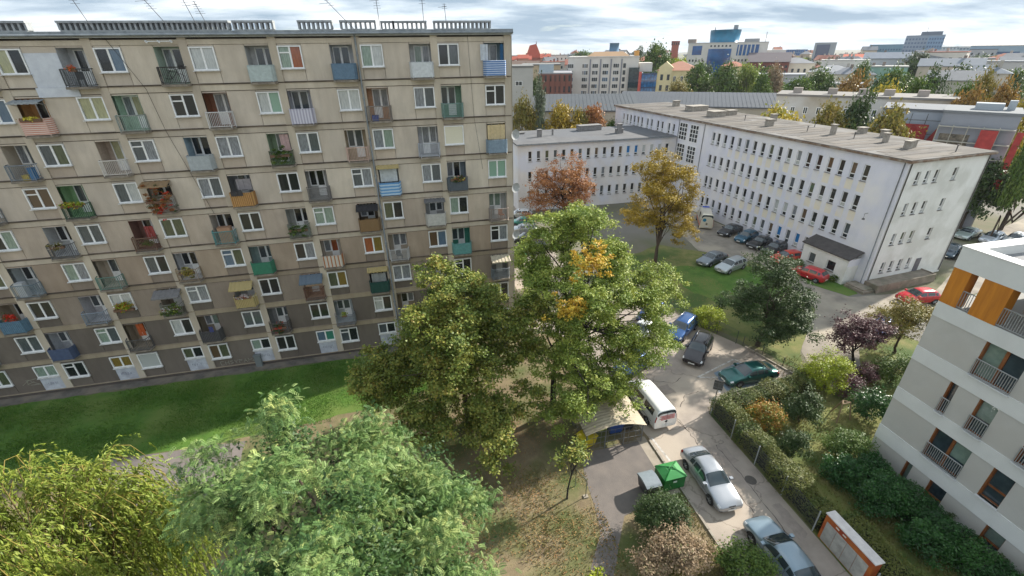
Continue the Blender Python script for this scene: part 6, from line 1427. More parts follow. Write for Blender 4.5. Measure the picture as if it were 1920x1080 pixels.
    q = MB(); q.box(p5[0] - .1, p5[0] + .08, -p5[1] - .2, -p5[1], p5[2], p5[2] + .14); m['mirror_r'] = q.mesh('mirror', M_rust)
    m['S'] = S_; CAR[kind] = m
    return m
def carpaint(c, metal=.35): return mat('car_paint_%d_%d_%d' % c, lin(c), rough=.28, metal=metal, coat=.9)
def car(kind, colr, label, x, y, head, name='parked_car', group='parked cars', cat='car', sc=1.0, plain=False):
    m = car_type(kind); t = thing(name, label, cat, (x, y, .014), R(head), group); t.scale = (sc, 1, 1)
    pm = carpaint(colr, .1 if max(colr) - min(colr) > 120 or min(colr) > 215 else .45)
    bo = ob('body', m['body'], t, mats=[pm]); ob('wheel_arches', m['arch'], bo); ob('door_seams', m['trim'], bo)
    for (wx, wy, wz) in m['wheel_at']:
        w = ob('wheel', m['tyre'], t, (wx, wy, wz), 0 if wy > 0 else math.pi); ob('rim', m['rim'], w)
    ob('windscreen', m['windscreen'], t); ob('rear_window', m['rear_window'], t)
    for q in m['side']: ob('side_window', q, t)
    for q in m['headlight']: ob('headlight', q, t)
    for q in m['tail_light']: ob('tail_light', q, t)
    ob('grille', m['grille'], t); ob('number_plate', m['plate_f'], t); ob('number_plate', m['plate_r'], t)
    ob('mirror', m['mirror_l'], t, mats=[pm]); ob('mirror', m['mirror_r'], t, mats=[pm])
    return t
car('sedan', (158, 162, 168), 'silver sedan parked beside the green container', 16.28, 16.85, -91, sc=1.0)
t_ = car('sedan', (128, 146, 158), 'pale blue grey sedan at the bottom edge of the lane', 17.05, 11.35, 90, sc=1.06)
car('van', (226, 226, 224), 'white van with red lettering on its rear doors beside the bin shelter', 15.75, 24.0, 93, 'parked_van', cat='van')
car('estate', (46, 40, 42), 'dark brown black estate car standing slanted in the parking bay', 23.5, 29.35, -137)
car('sedan', (26, 88, 84), 'dark green sedan in the blue painted bay', 25.5, 25.25, 180, sc=1.03)
car('estate', (42, 84, 138), 'blue estate car half hidden by the locust leaves', 24.0, 32.9, -145)
car('hatch', (36, 66, 120), 'dark blue hatchback behind the blue estate under leaves', 22.6, 36.2, -145)
car('hatch', (40, 72, 130), 'blue hatchback glimpsed through the locust foliage', 16.6, 28.6, -150)
car('hatch', (222, 224, 224), 'white car glimpsed through the locust foliage', 20.2, 33.4, -145)
car('sedan', (36, 38, 42), 'black car nearest to the ambulance by the long white building', 45.4, 55.2, -158)
car('hatch', (34, 88, 112), 'teal blue hatchback between two black cars by the long white building', 45.8, 52.2, -158)
car('sedan', (30, 32, 36), 'black sedan third in the row by the long white building', 46.3, 49.9, -160)
car('hatch', (34, 36, 42), 'dark hatchback next to the orange red car', 46.7, 47.5, -163)
car('hatch', (206, 62, 40), 'orange red hatchback in the row by the long white building', 46.0, 44.6, 178)
car('hatch', (186, 26, 36), 'red hatchback parked on the grass beside the annex', 45.0, 40.0, 110)
car('sedan', (108, 116, 122), 'grey sedan parked on the clinic lawn edge', 36.6, 46.7, -160)
car('estate', (170, 176, 178), 'silver estate half hidden behind the round dark tree', 37.6, 44.3, -161)
car('hatch', (196, 22, 44), 'red car below the terrace right of the round tree', 51.6, 32.3, 172)
car('hatch', (30, 52, 112), 'dark blue car behind the purple plum tree', 42.0, 28.2, -160)
car('sedan', (178, 192, 188), 'pale green silver car under the park trees', 76.6, 45.4, -166)
car('hatch', (196, 204, 212), 'pale silver blue car right of the pale green one', 77.8, 43.2, -166)
car('hatch', (214, 218, 220), 'white car partly behind the modern house roof', 80.2, 42.0, -166)
car('sedan', (52, 72, 86), 'dark slate car behind the white building corner', 67.9, 41.2, -156)
car('hatch', (58, 58, 62), 'dark grey car next to the slate one near the parapet', 68.6, 39.2, -156)
car('hatch', (40, 44, 48), 'dark car at the left end of the park row', 75.2, 47.6, -166)
for k, (x, y, c, lb) in enumerate(((17.2, 70.6, (210, 212, 212), 'white car furthest along the lane behind the beige block'), (16.6, 66.6, (34, 120, 108), 'teal car in the lane behind the beige block'), (16.0, 63.4, (176, 182, 186), 'silver car in the lane behind the beige block'), (15.4, 59.6, (36, 38, 40), 'black car in the lane behind the beige block'), (15.6, 56.4, (60, 60, 62), 'dark grey car nearest in the lane behind the beige block'))):
    car('hatch', c, lb, x, y, 168, group='cars in the back lane')
# ambulance
t = car('ambulance', (228, 222, 202), 'white and yellow ambulance with red stripe parked by the long white building', 44.2, 60.0, 62, 'ambulance', None, 'ambulance')
S_ = CAR['ambulance']['S']
mb = MB(); S_.patch(mb, 3, 12, 3.0, 3.3, 20, 2, .012); ob('red_stripe', mb.mesh('red_stripe', mat('red_stripe', lin(196, 60, 48), rough=.4)), t)
mb = MB(); S_.patch(mb, 3, 12, 2.6, 2.85, 20, 2, .012); ob('orange_stripe', mb.mesh('orange_stripe', mat('orange_stripe', lin(222, 140, 60), rough=.4)), t)
mb = MB(); mb.tube([(-2.885, .38, 1.55), (-2.90, .38, 1.55)], .26, 16); ob('blue_emblem', mb.mesh('blue_emblem', mat('emblem_blue', lin(30, 120, 150), rough=.4)), t)
mb = MB(); mb.box(.6, .85, -.5, .5, 2.5, 2.62); ob('beacon', mb.mesh('beacon', mat('beacon_blue', lin(40, 80, 190), rough=.2)), t)
# red lettering lines on the van's doors and roof rails on two estates
vt = [o for o in bpy.data.objects if o.name.startswith('parked_van')][0]
mb = MB()
for k in range(4): mb.box(-2.455, -2.445, -.62, .6 - (k % 2) * .14, 1.42 - k * .11, 1.46 - k * .11)
ob('red_lettering', mb.mesh('red_lettering', mat('red_print', lin(190, 50, 50), rough=.5)), vt)
mb = MB(); mb.box(-2.452, -2.442, -.008, .008, .5, 1.8); ob('door_gap', mb.mesh('door_gap', M_trim), vt)
for nm in ('dark brown black estate', 'blue estate car half'):
    for o in [o for o in bpy.data.objects if o.get('label', '').startswith(nm)]:
        for s in (1, -1):
            mb = MB(); mb.tube([(.2, s * .52, 1.43), (.15, s * .52, 1.5), (-1.6, s * .52, 1.49), (-1.7, s * .52, 1.42)], .02, 6); ob('roof_rail', mb.mesh('roof_rail', M_rim), o)
# ---------------------------------------------------------------- bins, shelter, fences, furniture
t = thing('green_container', 'bright green metal recycling container with pyramid lid', 'container', (13.82, 17.45, .016), R(2))
GRN = mat('green_container_paint', lin(30, 118, 54), lin(26, 104, 46), 2, .45); GRN2 = mat('green_lid_paint', lin(58, 138, 72), lin(50, 126, 62), 2, .45)
mb = MB(); mb.box(-.72, .72, -.58, .58, .08, 1.05)
mb.box(-.76, .76, -.62, .62, 1.0, 1.07); ob('tub', mb.mesh('tub', GRN), t)
mb = MB(); mb.add([(-.75, -.61, 1.07), (.75, -.61, 1.07), (.75, .61, 1.07), (-.75, .61, 1.07), (-.3, -.2, 1.3), (.3, -.2, 1.3), (.3, .2, 1.3), (-.3, .2, 1.3)], [(0, 1, 5, 4), (1, 2, 6, 5), (2, 3, 7, 6), (3, 0, 4, 7), (4, 5, 6, 7)])
ob('lid', mb.mesh('lid', GRN2), t)
for a, b in (((-.72, -.58), (-.1, -.05)), ((.72, .58), (.1, .05)), ((-.72, .58), (-.1, .05)), ((.72, -.58), (.1, -.05))):
    mb = MB(); mb.bar((*a, 1.09), (*b, 1.36), .06); ob('lid_rib', mb.mesh('lid_rib', GRN), t)
mb = MB(); mb.tube([(-.09, 0, 1.3), (-.09, 0, 1.42), (.09, 0, 1.42), (.09, 0, 1.3)], .022, 6); ob('lifting_eye', mb.mesh('lifting_eye', GRN), t)
mb = MB(); mb.box(-.12, .12, -.595, -.58, .68, .82); ob('sticker', mb.mesh('sticker', mat('white_sticker', lin(200, 216, 204))), t)
mb = MB(); mb.box(-.25, .25, -.6, -.585, .9, .94); ob('slot', mb.mesh('slot', mat('slot_dark', lin(20, 60, 30))), t)
for q in (-.6, .6):
    for p in (-.45, .45): mb = MB(); mb.box(q - .06, q + .06, p - .06, p + .06, 0, .08); ob('foot', mb.mesh('foot', M_trim), t)
def wheelie(label, x, y, rz, colr, lidc, sc=1.0, group=None):
    t = thing('waste_bin', label, 'bin', (x, y, .016), R(rz), group); t.scale = (sc, sc, sc)
    mb = MB(); mb.add([(-.5, -.4, .16), (.5, -.4, .16), (.5, .4, .16), (-.5, .4, .16), (-.62, -.5, 1.05), (.62, -.5, 1.05), (.62, .5, 1.05), (-.62, .5, 1.05)], [(3, 2, 1, 0), (0, 1, 5, 4), (1, 2, 6, 5), (2, 3, 7, 6), (3, 0, 4, 7)]); mb.box(-.66, .66, -.54, .54, 1.02, 1.08)
    ob('tub', mb.mesh('tub', mat('bin_%d_%d_%d' % colr, lin(colr), rough=.5)), t)
    mb = MB(); n = 8
    for k in range(n):
        a, b = k / n, (k + 1) / n; za, zb = 1.08 + .16 * math.sin(a * math.pi) ** .7, 1.08 + .16 * math.sin(b * math.pi) ** .7
        mb.quad((-.66 + 1.32 * a, -.54, za), (-.66 + 1.32 * b, -.54, zb), (-.66 + 1.32 * b, .54, zb), (-.66 + 1.32 * a, .54, za))
        mb.quad((-.66 + 1.32 * a, -.54, 1.08), (-.66 + 1.32 * b, -.54, 1.08), (-.66 + 1.32 * b, -.54, zb), (-.66 + 1.32 * a, -.54, za)); mb.quad((-.66 + 1.32 * b, .54, 1.08), (-.66 + 1.32 * a, .54, 1.08), (-.66 + 1.32 * a, .54, za), (-.66 + 1.32 * b, .54, zb))
    ob('lid', mb.mesh('lid', mat('binlid_%d_%d_%d' % lidc, lin(lidc), tuple(v * .85 for v in lin(lidc)), 4, .4)), t)
    mb = MB(); mb.tube([(-.7, -.4, 1.1), (-.75, -.4, 1.0), (-.75, .4, 1.0), (-.7, .4, 1.1)], .025, 6); ob('handle', mb.mesh('handle', M_trim), t)
    for q in (-.4, .4):
        for p in (-.3, .3): mb = MB(); mb.tube([(q, p - .03, .08), (q, p + .03, .08)], .08, 10); ob('wheel', mb.mesh('wheel', M_tyre), t)
wheelie('dark grey waste bin with pale lid beside the green container', 12.25, 17.2, 92, (52, 56, 60), (128, 138, 144), .95)
wheelie('blue waste bin inside the bin shelter', 12.3, 22.4, 0, (40, 74, 140), (46, 90, 170), .85)
wheelie('dark waste bin in the shelter beside the blue one', 13.2, 22.5, 0, (46, 48, 52), (60, 62, 66), .85)
wheelie('yellow waste bin at the left end of the bin shelter', 9.9, 21.6, 20, (196, 176, 36), (204, 186, 44), .9)
wheelie('teal green bin behind the right end of the beige block', 12.9, 52.9, 40, (40, 140, 112), (48, 160, 128), 1.1)
# bin shelter: mesh walls and an arched corrugated roof
t = thing('bin_shelter', 'bin shelter with beige corrugated arched roof and grey mesh walls', 'shelter', (11.7, 22.4, .016))
w, d_, h = 4.1, 2.7, 1.6
for x in (-w / 2, -w / 6, w / 6, w / 2):
    for y in (-d_ / 2, d_ / 2): mb = MB(); mb.bar((x, y, 0), (x, y, h), .07); ob('post', mb.mesh('post', M_rust), t)
def grid(p, q, nx, nz):
    mb = MB(); p = Vector(p); q = Vector(q)
    for k in range(nx + 1): c = p.lerp(q, k / nx); mb.bar((c.x, c.y, .12), (c.x, c.y, h), .022)
    for k in range(nz + 1): z = .12 + (h - .12) * k / nz; mb.bar((p.x, p.y, z), (q.x, q.y, z), .03)
    return mb.mesh('mesh_wall', M_rust)
ob('mesh_wall', grid((-w / 2, -d_ / 2, 0), (w / 2, -d_ / 2, 0), 8, 3), t); ob('mesh_wall', grid((-w / 2, -d_ / 2, 0), (-w / 2, d_ / 2, 0), 8, 4), t); ob('mesh_wall', grid((w / 2, -d_ / 2, 0), (w / 2, d_ / 2, 0), 8, 4), t)
mb = MB(); nx, ny = 16, 40
def rp(i, j):
    x = -w / 2 - .15 + (w + .3) * i / nx; a = j / ny; y = -d_ / 2 - .2 + (d_ + .4) * a
    return (x, y, h + .05 + .5 * math.sin(math.pi * i / nx) + .02 * math.sin(j * 1.9))
mb.add([rp(i, j) for i in range(nx + 1) for j in range(ny + 1)], [(i * (ny + 1) + j, (i + 1) * (ny + 1) + j, (i + 1) * (ny + 1) + j + 1, i * (ny + 1) + j + 1) for i in range(nx) for j in range(ny)], 0, False)
ob('roof', mb.mesh('roof', mat('beige_corrugate', lin(184, 172, 148), lin(164, 152, 130), 1.5, .7)), t)
# notice wall in the fence line
t = thing('notice_wall', 'orange framed notice wall with pale panel and white top', 'wall', (20.1, 10.85, .012))
mb = MB(); mb.box(0, .5, -1.45, 1.42, 0, 1.86); ob('wall', mb.mesh('wall', mat('orange_render', lin(184, 104, 36), lin(166, 88, 34), 1.5, .8, c3=lin(150, 62, 34), s3=.9)), t)
mb = MB(); mb.box(-.03, .54, -1.5, 1.47, 1.86, 1.93); ob('coping', mb.mesh('coping', mat('coping_white', lin(216, 210, 206), lin(196, 190, 188), 3, .7)), t)
rn = random.Random(3)
for k in range(4):
    mb = MB(); a = -1.26 + k * .63; mb.box(-.02, -.003, a + .01, a + .62, .06, 1.46); ob('notice_panel', mb.mesh('notice_panel', mat('notice_%d' % (k % 2), lin(*[(186, 184, 176), (174, 172, 166)][k % 2]), lin(150, 148, 142), 2.5, .7)), t)
mb = MB(); 
for k in range(2): mb.box(-.03, -.003, .55 - k * .42, .75 - k * .42, 1.64, 1.70)
ob('small_plates', mb.mesh('small_plates', mat('small_white', lin(216, 206, 190))), t)
# wire fence along the lane
t = thing('wire_fence', 'wire mesh fence with grey posts along the lane', 'fence', (20.07, 12.4, .012))
MF = mat('wire_dark', lin(74, 78, 72), rough=.6); FP = mat('fence_post_grey', lin(150, 154, 152), rough=.5)
for k in range(5): mb = MB(); mb.bar((0, .2 + k * 2.42, 0), (0, .2 + k * 2.42, 1.65), .06); ob('post', mb.mesh('post', FP), t)
for k in range(4):
    mb = MB(); y0 = .2 + k * 2.42; y1 = y0 + 2.42
    for z in np.arange(.1, 1.6, .2): mb.bar((-.01, y0, z), (-.01, y1, z), .014)
    for q in np.arange(0, 2.4, .1): mb.bar((-.01, y0 + q, .08), (-.01, y0 + q, 1.55), .009)
    ob('mesh_panel', mb.mesh('mesh_panel', MF), t)
t = thing('wire_fence', 'wire fence below the notice wall at the bottom edge', 'fence', (20.15, 3.0, .012))
for k in range(3): mb = MB(); mb.bar((0, .3 + k * 2.9, 0), (0, .3 + k * 2.9, 1.65), .06); ob('post', mb.mesh('post', FP), t)
for k in range(2):
    mb = MB(); y0 = .3 + k * 2.9
    for z in np.arange(.1, 1.6, .2): mb.bar((-.01, y0, z), (-.01, y0 + 2.9, z), .014)
    for q in np.arange(0, 2.9, .1): mb.bar((-.01, y0 + q, .08), (-.01, y0 + q, 1.55), .009)
    ob('mesh_panel', mb.mesh('mesh_panel', MF), t)
def chain(label, a, b, n, h, name='chain_link_fence'):
    a = Vector((*a, .012)); b = Vector((*b, .012)); t = thing(name, label, 'fence', tuple(a)); dv = b - a
    for k in range(n + 1): p = dv * (k / n); mb = MB(); mb.bar((p.x, p.y, 0), (p.x, p.y, h), .055); ob('post', mb.mesh('post', mat('dark_post', lin(60, 62, 60), rough=.6)), t)
    for k in range(n):
        mb = MB(); p = dv * (k / n); q = dv * ((k + 1) / n); L = (q - p).length; m_ = int(L / .2)
        for z in (.1, h * .5, h - .05): mb.bar((p.x, p.y, z), (q.x, q.y, z), .014)
        for j in range(-4, m_ + 1):
            for s in (1, -1):
                u0 = j * .2; u1 = u0 + h * .62
                if u0 < 0 or u1 > L: continue
                c0, c1 = p.lerp(q, u0 / L), p.lerp(q, u1 / L)
                if s < 0: c0, c1 = c1, c0
                mb.bar((c0.x, c0.y, .1), (c1.x, c1.y, h - .05), .009)
        ob('mesh_panel', mb.mesh('mesh_panel', MF), t)
chain('chain link fence behind the blue and black cars', (25.2, 37.6), (27.9, 30.0), 4, 1.4)
chain('low wire fence along the parking kerb below the round tree', (28.35, 29.6), (30.0, 24.1), 3, 1.0)
t = thing('guard_rail', 'low grey rail beside the green sedan', 'railing', (21.6, 23.35, .012))
mb = MB(); mb.box(0, 8.2, -.04, .04, .55, .68); o = ob('rail', mb.mesh('rail', mat('rail_grey', lin(140, 136, 130), lin(112, 108, 102), 3, .7)), t); t.rotation_euler = (0, 0, math.atan2(.75, 8.2))
for k in range(5): mb = MB(); mb.bar((.1 + k * 2.0, 0, 0), (.1 + k * 2.0, 0, .6), .07); ob('post', mb.mesh('post', MATS['rail_grey']), t)
# sign seen from behind
t = thing('street_sign', 'dark rectangular street sign on a pole at the hedge corner', 'sign', (20.45, 22.6, .014), R(-35))
mb = MB(); mb.tube([(0, 0, 0), (0, 0, 2.85)], .035, 8); ob('pole', mb.mesh('pole', M_rust), t)
mb = MB(); mb.box(-.32, .32, -.02, .02, 2.0, 2.85); ob('plate', mb.mesh('plate', mat('sign_back', lin(62, 62, 62), lin(78, 78, 76), 4, .6)), t)
mb = MB(); mb.box(-.34, .34, -.035, -.021, 2.2, 2.24); mb.box(-.34, .34, -.035, -.021, 2.6, 2.64); ob('bracket', mb.mesh('bracket', M_rust), t)
# bent metal stand beside the path
t = thing('carpet_frame', 'thin bent metal frame standing beside the path', 'frame', (8.35, 17.7, .012))
mb = MB(); mb.tube([(0, 0, 0), (0, 0, 1.45), (-.35, .9, 1.45), (-.35, .9, 0)], .025, 6); ob('frame', mb.mesh('frame', mat('dark_green_pipe', lin(58, 66, 54), rough=.6)), t)
mb = MB(); mb.box(-.15, .15, -.12, .12, 0, .06); ob('footing', mb.mesh('footing', M_conc), t)
# child's swing in the garden
t = thing('swing_frame', 'small triangular wooden swing frame on the garden lawn', 'swing', (28.4, 19.3, .008))
WD = mat('weathered_wood', lin(150, 128, 100), lin(120, 100, 78), 6, .8, stretch=(1, 1, .2))
for p, q in (((0, 0, 0), (.3, .3, 1.5)), ((1.2, 0, 0), (1.0, .3, 1.5)), ((.6, 1.1, 0), (.65, .6, 1.5))):
    mb = MB(); mb.bar(p, q, .07); ob('leg', mb.mesh('leg', WD), t)
for p, q in (((.3, .3, 1.5), (1.0, .3, 1.5)), ((1.0, .3, 1.5), (.65, .6, 1.5)), ((.65, .6, 1.5), (.3, .3, 1.5))):
    mb = MB(); mb.bar(p, q, .07); ob('beam', mb.mesh('beam', WD), t)
# terrace furniture by the modern house
def chair(label, x, y, rz, c):
    t = thing('garden_chair', label, 'chair', (x, y, .02), R(rz)); m_ = mat('chair_%d_%d_%d' % c, lin(c), rough=.6)
    mb = MB(); mb.box(-.24, .24, -.22, .24, .42, .46); ob('seat', mb.mesh('seat', m_), t)
    mb = MB(); mb.box(-.24, .24, .21, .25, .46, .9); ob('backrest', mb.mesh('backrest', m_), t)
    for a in (-.2, .2):
        for b in (-.18, .2): mb = MB(); mb.bar((a, b, 0), (a, b, .42), .035); ob('leg', mb.mesh('leg', m_), t)
    for a in (-.25, .25): mb = MB(); mb.bar((a, -.2, .65), (a, .22, .65), .035); ob('armrest', mb.mesh('armrest', m_), t)
def rtable(label, x, y, r, c, h=.72):
    t = thing('garden_table', label, 'table', (x, y, .02)); m_ = mat('table_%d_%d_%d' % c, lin(c), tuple(v * .85 for v in lin(c)), 4, .5)
    mb = MB(); mb.tube([(0, 0, h - .04), (0, 0, h)], r, 24, smooth=False); ob('top', mb.mesh('top', m_), t)
    mb = MB(); mb.tube([(0, 0, 0), (0, 0, h - .04)], .04, 8); ob('stem', mb.mesh('stem', m_), t)
    mb = MB(); mb.tube([(0, 0, 0), (0, 0, .03)], r * .5, 16); ob('base', mb.mesh('base', m_), t)
chair('dark garden chair by the terrace plants', 27.35, 10.75, 200, (44, 46, 48)); chair('white garden chair between tree pot and tables', 27.3, 10.35, 20, (196, 196, 192))
rtable('round brown table nearest the terrace window', 27.25, 9.75, .36, (150, 120, 98)); rtable('round grey table on the terrace', 27.3, 9.05, .48, (128, 126, 124)); rtable('low round grey table at the right end of the terrace', 27.35, 8.25, .42, (112, 110, 108))
def pot(label, x, y, r, h, c, lm, lw, lh, n, seed):
    t = thing('potted_plant', label, 'plant', (x, y, .02)); mb = MB(); mb.tube([(0, 0, 0), (0, 0, h)], [r * .75, r], 14); ob('pot', mb.mesh('pot', mat('pot_%d_%d_%d' % c, lin(c), rough=.7)), t)
    rng = np.random.default_rng(seed); ce, o_ = clumps(rng, [(0, 0, h + lh * .5, lw * .5, lw * .5, lh * .5)], 16, .3); V, v = leaves(rng, ce, o_, n, .09, .1); ob('foliage', fast_mesh('foliage', V, 4, [lm], v), t)
    mb = MB(); mb.tube([(0, 0, h - .03), (0, 0, h + lh * .5)], .02, 5); ob('stem', mb.mesh('stem', BARKD), t)
pot('small potted tree by the terrace window', 27.45, 11.1, .2, .35, (120, 86, 70), LM['dkgreen'], .8, .9, 500, 1); pot('yellow flowering pot on the terrace', 27.3, 11.7, .2, .25, (150, 110, 80), LM['yellow'], .5, .35, 260, 2)
pot('green potted plant at the bottom right of the terrace', 27.4, 7.5, .25, .4, (110, 84, 70), LM['green'], .8, .7, 420, 3); pot('slim grass like plant beside the tables', 27.5, 8.6, .18, .35, (90, 88, 86), LM['dkgreen'], .6, .9, 320, 4)
t = thing('barbecue', 'black square barbecue at the hedge end by the house corner', 'barbecue', (27.1, 15.4, .02))
mb = MB(); mb.box(-.35, .35, -.25, .25, .6, .85); ob('firebox', mb.mesh('firebox', M_trim), t)
for a in (-.3, .3):
    for b in (-.2, .2): mb = MB(); mb.bar((a, b, 0), (a, b, .6), .04); ob('leg', mb.mesh('leg', M_trim), t)
t = thing('watering_can', 'bright green watering can near the terrace window', 'can', (27.35, 13.1, .02))
mb = MB(); mb.tube([(0, 0, 0), (0, 0, .3)], [.15, .13], 12); ob('body', mb.mesh('body', mat('can_green', lin(30, 140, 90), rough=.4)), t); mb = MB(); mb.tube([(.12, 0, .08), (.32, 0, .34)], [.03, .02], 6); ob('spout', mb.mesh('spout', MATS['can_green']), t); mb = MB(); mb.tube([(-.1, 0, .28), (-.2, 0, .38), (.05, 0, .4), (.08, 0, .29)], .014, 5); ob('handle', mb.mesh('handle', MATS['can_green']), t)
# ---- things standing on the balconies
def balc(r, i): return px(i) + (-1.0 if r % 2 else 1.0), YA, lz(r) + .03
def plants(r, i, label, lms, w=1.4, h=.5, z=.95, n=700, out=.62, hang=.25, name='balcony_plants'):
    x, y, zz_ = balc(r, i); t = thing(name, label, 'plants', (x, y - out, zz_), 0)
    rng = np.random.default_rng(r * 17 + i + 60)
    for k, lm in enumerate(lms):
        ce, o_ = clumps(rng, [(rng.uniform(-.1, .1), 0, z - hang * .5 + h * .3, w * .5, .18, (h + hang) * .5)], 26, .3, -1); V, v = leaves(rng, ce, o_, n if k == 0 else n // 4, .1 if k == 0 else .08, .09, .7); ob('foliage' if k == 0 else 'flowers', fast_mesh('foliage', V, 4, [lm], v), t)
    mb = MB(); mb.box(-w * .42, w * .42, -.09, .09, z - .16, z + .02); ob('planter_box', mb.mesh('planter_box', mat('planter_brown', lin(110, 84, 66), rough=.8)), t)
FR = leafmat('red_petals', L_((196, 40, 30), (220, 70, 40)), .2); FO = leafmat('orange_petals', L_((220, 130, 60), (214, 96, 60)), .2); FY = leafmat('yellow_petals', L_((214, 200, 60), (226, 214, 90)), .2); FW = leafmat('white_petals', L_((214, 210, 204), (226, 222, 220)), .2)
plants(1, 1, 'orange flowers at the left end of the top floor railing beside the white wall patch', [FO, LM['green']], .45, .25, 1.02, 160, .55, .1)
plants(3, 3, 'lush green plants overflowing a third floor from top balcony beside a pink curtain', [LM['green'], LM['dkgreen']], 1.6, .8, .8, 1500, .62, .6)
plants(4, 0, 'yellow and red flowers on the dark green railing of the green walled balcony', [LM['lime'], FY, FR], 1.5, .35, 1.0, 500, .6, .15)
plants(4, 1, 'big red and rust creeper covering the balcony under the brown awning', [LM['rust'], LM['dkgreen'], FR], 1.9, 1.6, .9, 2600, .66, .9)
plants(4, 5, 'mixed flowers along the dark grey corrugated railing', [LM['dkgreen'], FR, FY], 1.4, .35, 1.0, 420, .6, .2)
plants(5, 0, 'trailing plant at the left end of the dark grey railing', [LM['olive'], FW], 1.0, .35, .95, 420, .6, .2)
plants(5, 1, 'green pots inside the rusty brown railing', [LM['green']], 1.0, .4, .5, 380, .4, .1)
plants(5, 3, 'grey green bushy plants filling the balcony right of the teal railing', [LM['green'], LM['dkgreen']], 1.6, .6, .7, 1300, .55, .5)
plants(6, 1, 'tall leafy plants on the balcony with the white wall', [LM['olive'], FY], 1.3, .6, .8, 800, .5, .4)
plants(7, -1, 'bright red flowers above the blue corrugated railing', [FR, LM['green']], .7, .6, 1.2, 420, .4, .1)
plants(7, 1, 'green and yellow plants under the grey awning', [LM['green'], LM['lime'], FW], 1.5, .5, .7, 1000, .6, .6)
plants(8, 2, 'dark climbing plant with red blooms on the lower balcony', [LM['dkgreen'], FR], 1.3, .7, .6, 700, .55, .5)
plants(8, 3, 'small light green plant at the left corner of the pale balcony', [LM['lime']], .5, .4, 1.0, 180, .5, .1)
plants(2, 0, 'dried yellow flowers on top of the pink checked railing', [FY, LM['olive']], 1.4, .15, 1.02, 240, .6, .05)
plants(7, 2, 'pink washing and flowers above the yellow corrugated railing', [FW, FR], 1.4, .25, 1.0, 260, .55, .1)
# window flower box of the second floor
t = thing('window_flower_box', 'overgrown yellow orange flower box in front of a lower window', 'plants', (px(0) + 1.0, YA - .12, lz(7) + .8)); rng = np.random.default_rng(5)
ce, o_ = clumps(rng, [(0, -.05, .35, .72, .16, .5)], 40, .3, -1); V, v = leaves(rng, ce, o_, 1100, .1, .1, .7); ob('foliage', fast_mesh('foliage', V, 4, [LM['lime']], v), t); V, v = leaves(rng, ce, o_, 260, .09, .1, .8); ob('flowers', fast_mesh('flowers', V, 4, [FO], v), t)
mb = MB(); mb.box(-.7, .7, -.2, .0, -.02, .16); ob('planter_box', mb.mesh('planter_box', MATS['planter_brown']), t)
def bchair(r, i, dx, c, label):
    x, y, z = balc(r, i); t = thing('balcony_chair', label, 'chair', (x + dx, y - .25, z), R(20)); m_ = mat('chair_%d_%d_%d' % c, lin(c), rough=.6)
    mb = MB(); mb.box(-.2, .2, -.2, .2, .4, .44); ob('seat', mb.mesh('seat', m_), t); mb = MB(); mb.box(-.2, .2, .17, .21, .44, .85); ob('backrest', mb.mesh('backrest', m_), t)
    for a in (-.17, .17):
        for b in (-.17, .17): mb = MB(); mb.bar((a, b, 0), (a, b, .4), .035); ob('leg', mb.mesh('leg', m_), t)
bchair(6, 5, -.3, (214, 224, 216), 'white plastic chair on the teal balcony'); bchair(1, 1, .1, (60, 62, 66), 'dark chair on the top floor balcony beside the white wall patch'); bchair(6, 4, 0, (50, 50, 52), 'dark chair behind the pale mesh railing'); bchair(5, 6, .2, (150, 100, 70), 'brown chair on the right edge balcony')
def bbox(r, i, dx, dz, s, c, label, name='storage_box', cat='box'):
    x, y, z = balc(r, i); t = thing(name, label, cat, (x + dx, y - .2, z + dz)); mb = MB(); mb.box(-s[0] / 2, s[0] / 2, -s[1] / 2, s[1] / 2, 0, s[2]); ob('body', mb.mesh('body', paint(c)), t); mb = MB(); mb.box(-s[0] / 2 - .015, s[0] / 2 + .015, -s[1] / 2 - .015, s[1] / 2 + .015, s[2], s[2] + .04); ob('lid', mb.mesh('lid', paint(tuple(int(v * .9) for v in c))), t)
bbox(2, 4, -.35, 0, (.45, .35, .35), (36, 70, 150), 'blue plastic box on the balcony with the pinkish wall'); bbox(3, 0, .05, 0, (.4, .3, .3), (206, 178, 40), 'yellow box on the left balcony of the third row'); bbox(3, 0, .45, .0, (.3, .3, .75), (40, 120, 180), 'tall blue box on the left balcony of the third row')
bbox(5, 4, .1, 0, (.8, .4, .9), (150, 120, 70), 'wooden cabinet behind the reed mat'); bbox(5, 2, .1, 0, (.9, .4, 1.25), (176, 136, 108), 'tan cupboard behind the teal railing'); bbox(6, -1, -.3, 0, (.5, .4, 1.1), (206, 208, 210), 'white cupboard behind the blue grey railing')
def cloth(r, i, dx, z0, w, h, c, label, yo=-.3, name='hanging_cloth'):
    x, y, z = balc(r, i); mb = MB(); n = 8
    for k in range(n):
        a, b = -w / 2 + w * k / n, -w / 2 + w * (k + 1) / n; ya, yb = .03 * math.sin(k * 1.7), .03 * math.sin((k + 1) * 1.7)
        mb.box(a, b, ya - .006, ya + .006, 0, h)
    tag(ob(name, mb.mesh(name, paint(c) if isinstance(c, tuple) else c), None, (x + dx, y + yo, z + z0)), label, 'cloth')
cloth(1, 6, -.75, 1.05, .55, 1.05, (206, 212, 220), 'white towel hanging beside the blue striped balcony', -.06); cloth(1, 6, .6, 1.0, .25, 1.1, (30, 96, 140), 'blue curtain at the right end of the top floor', .1)
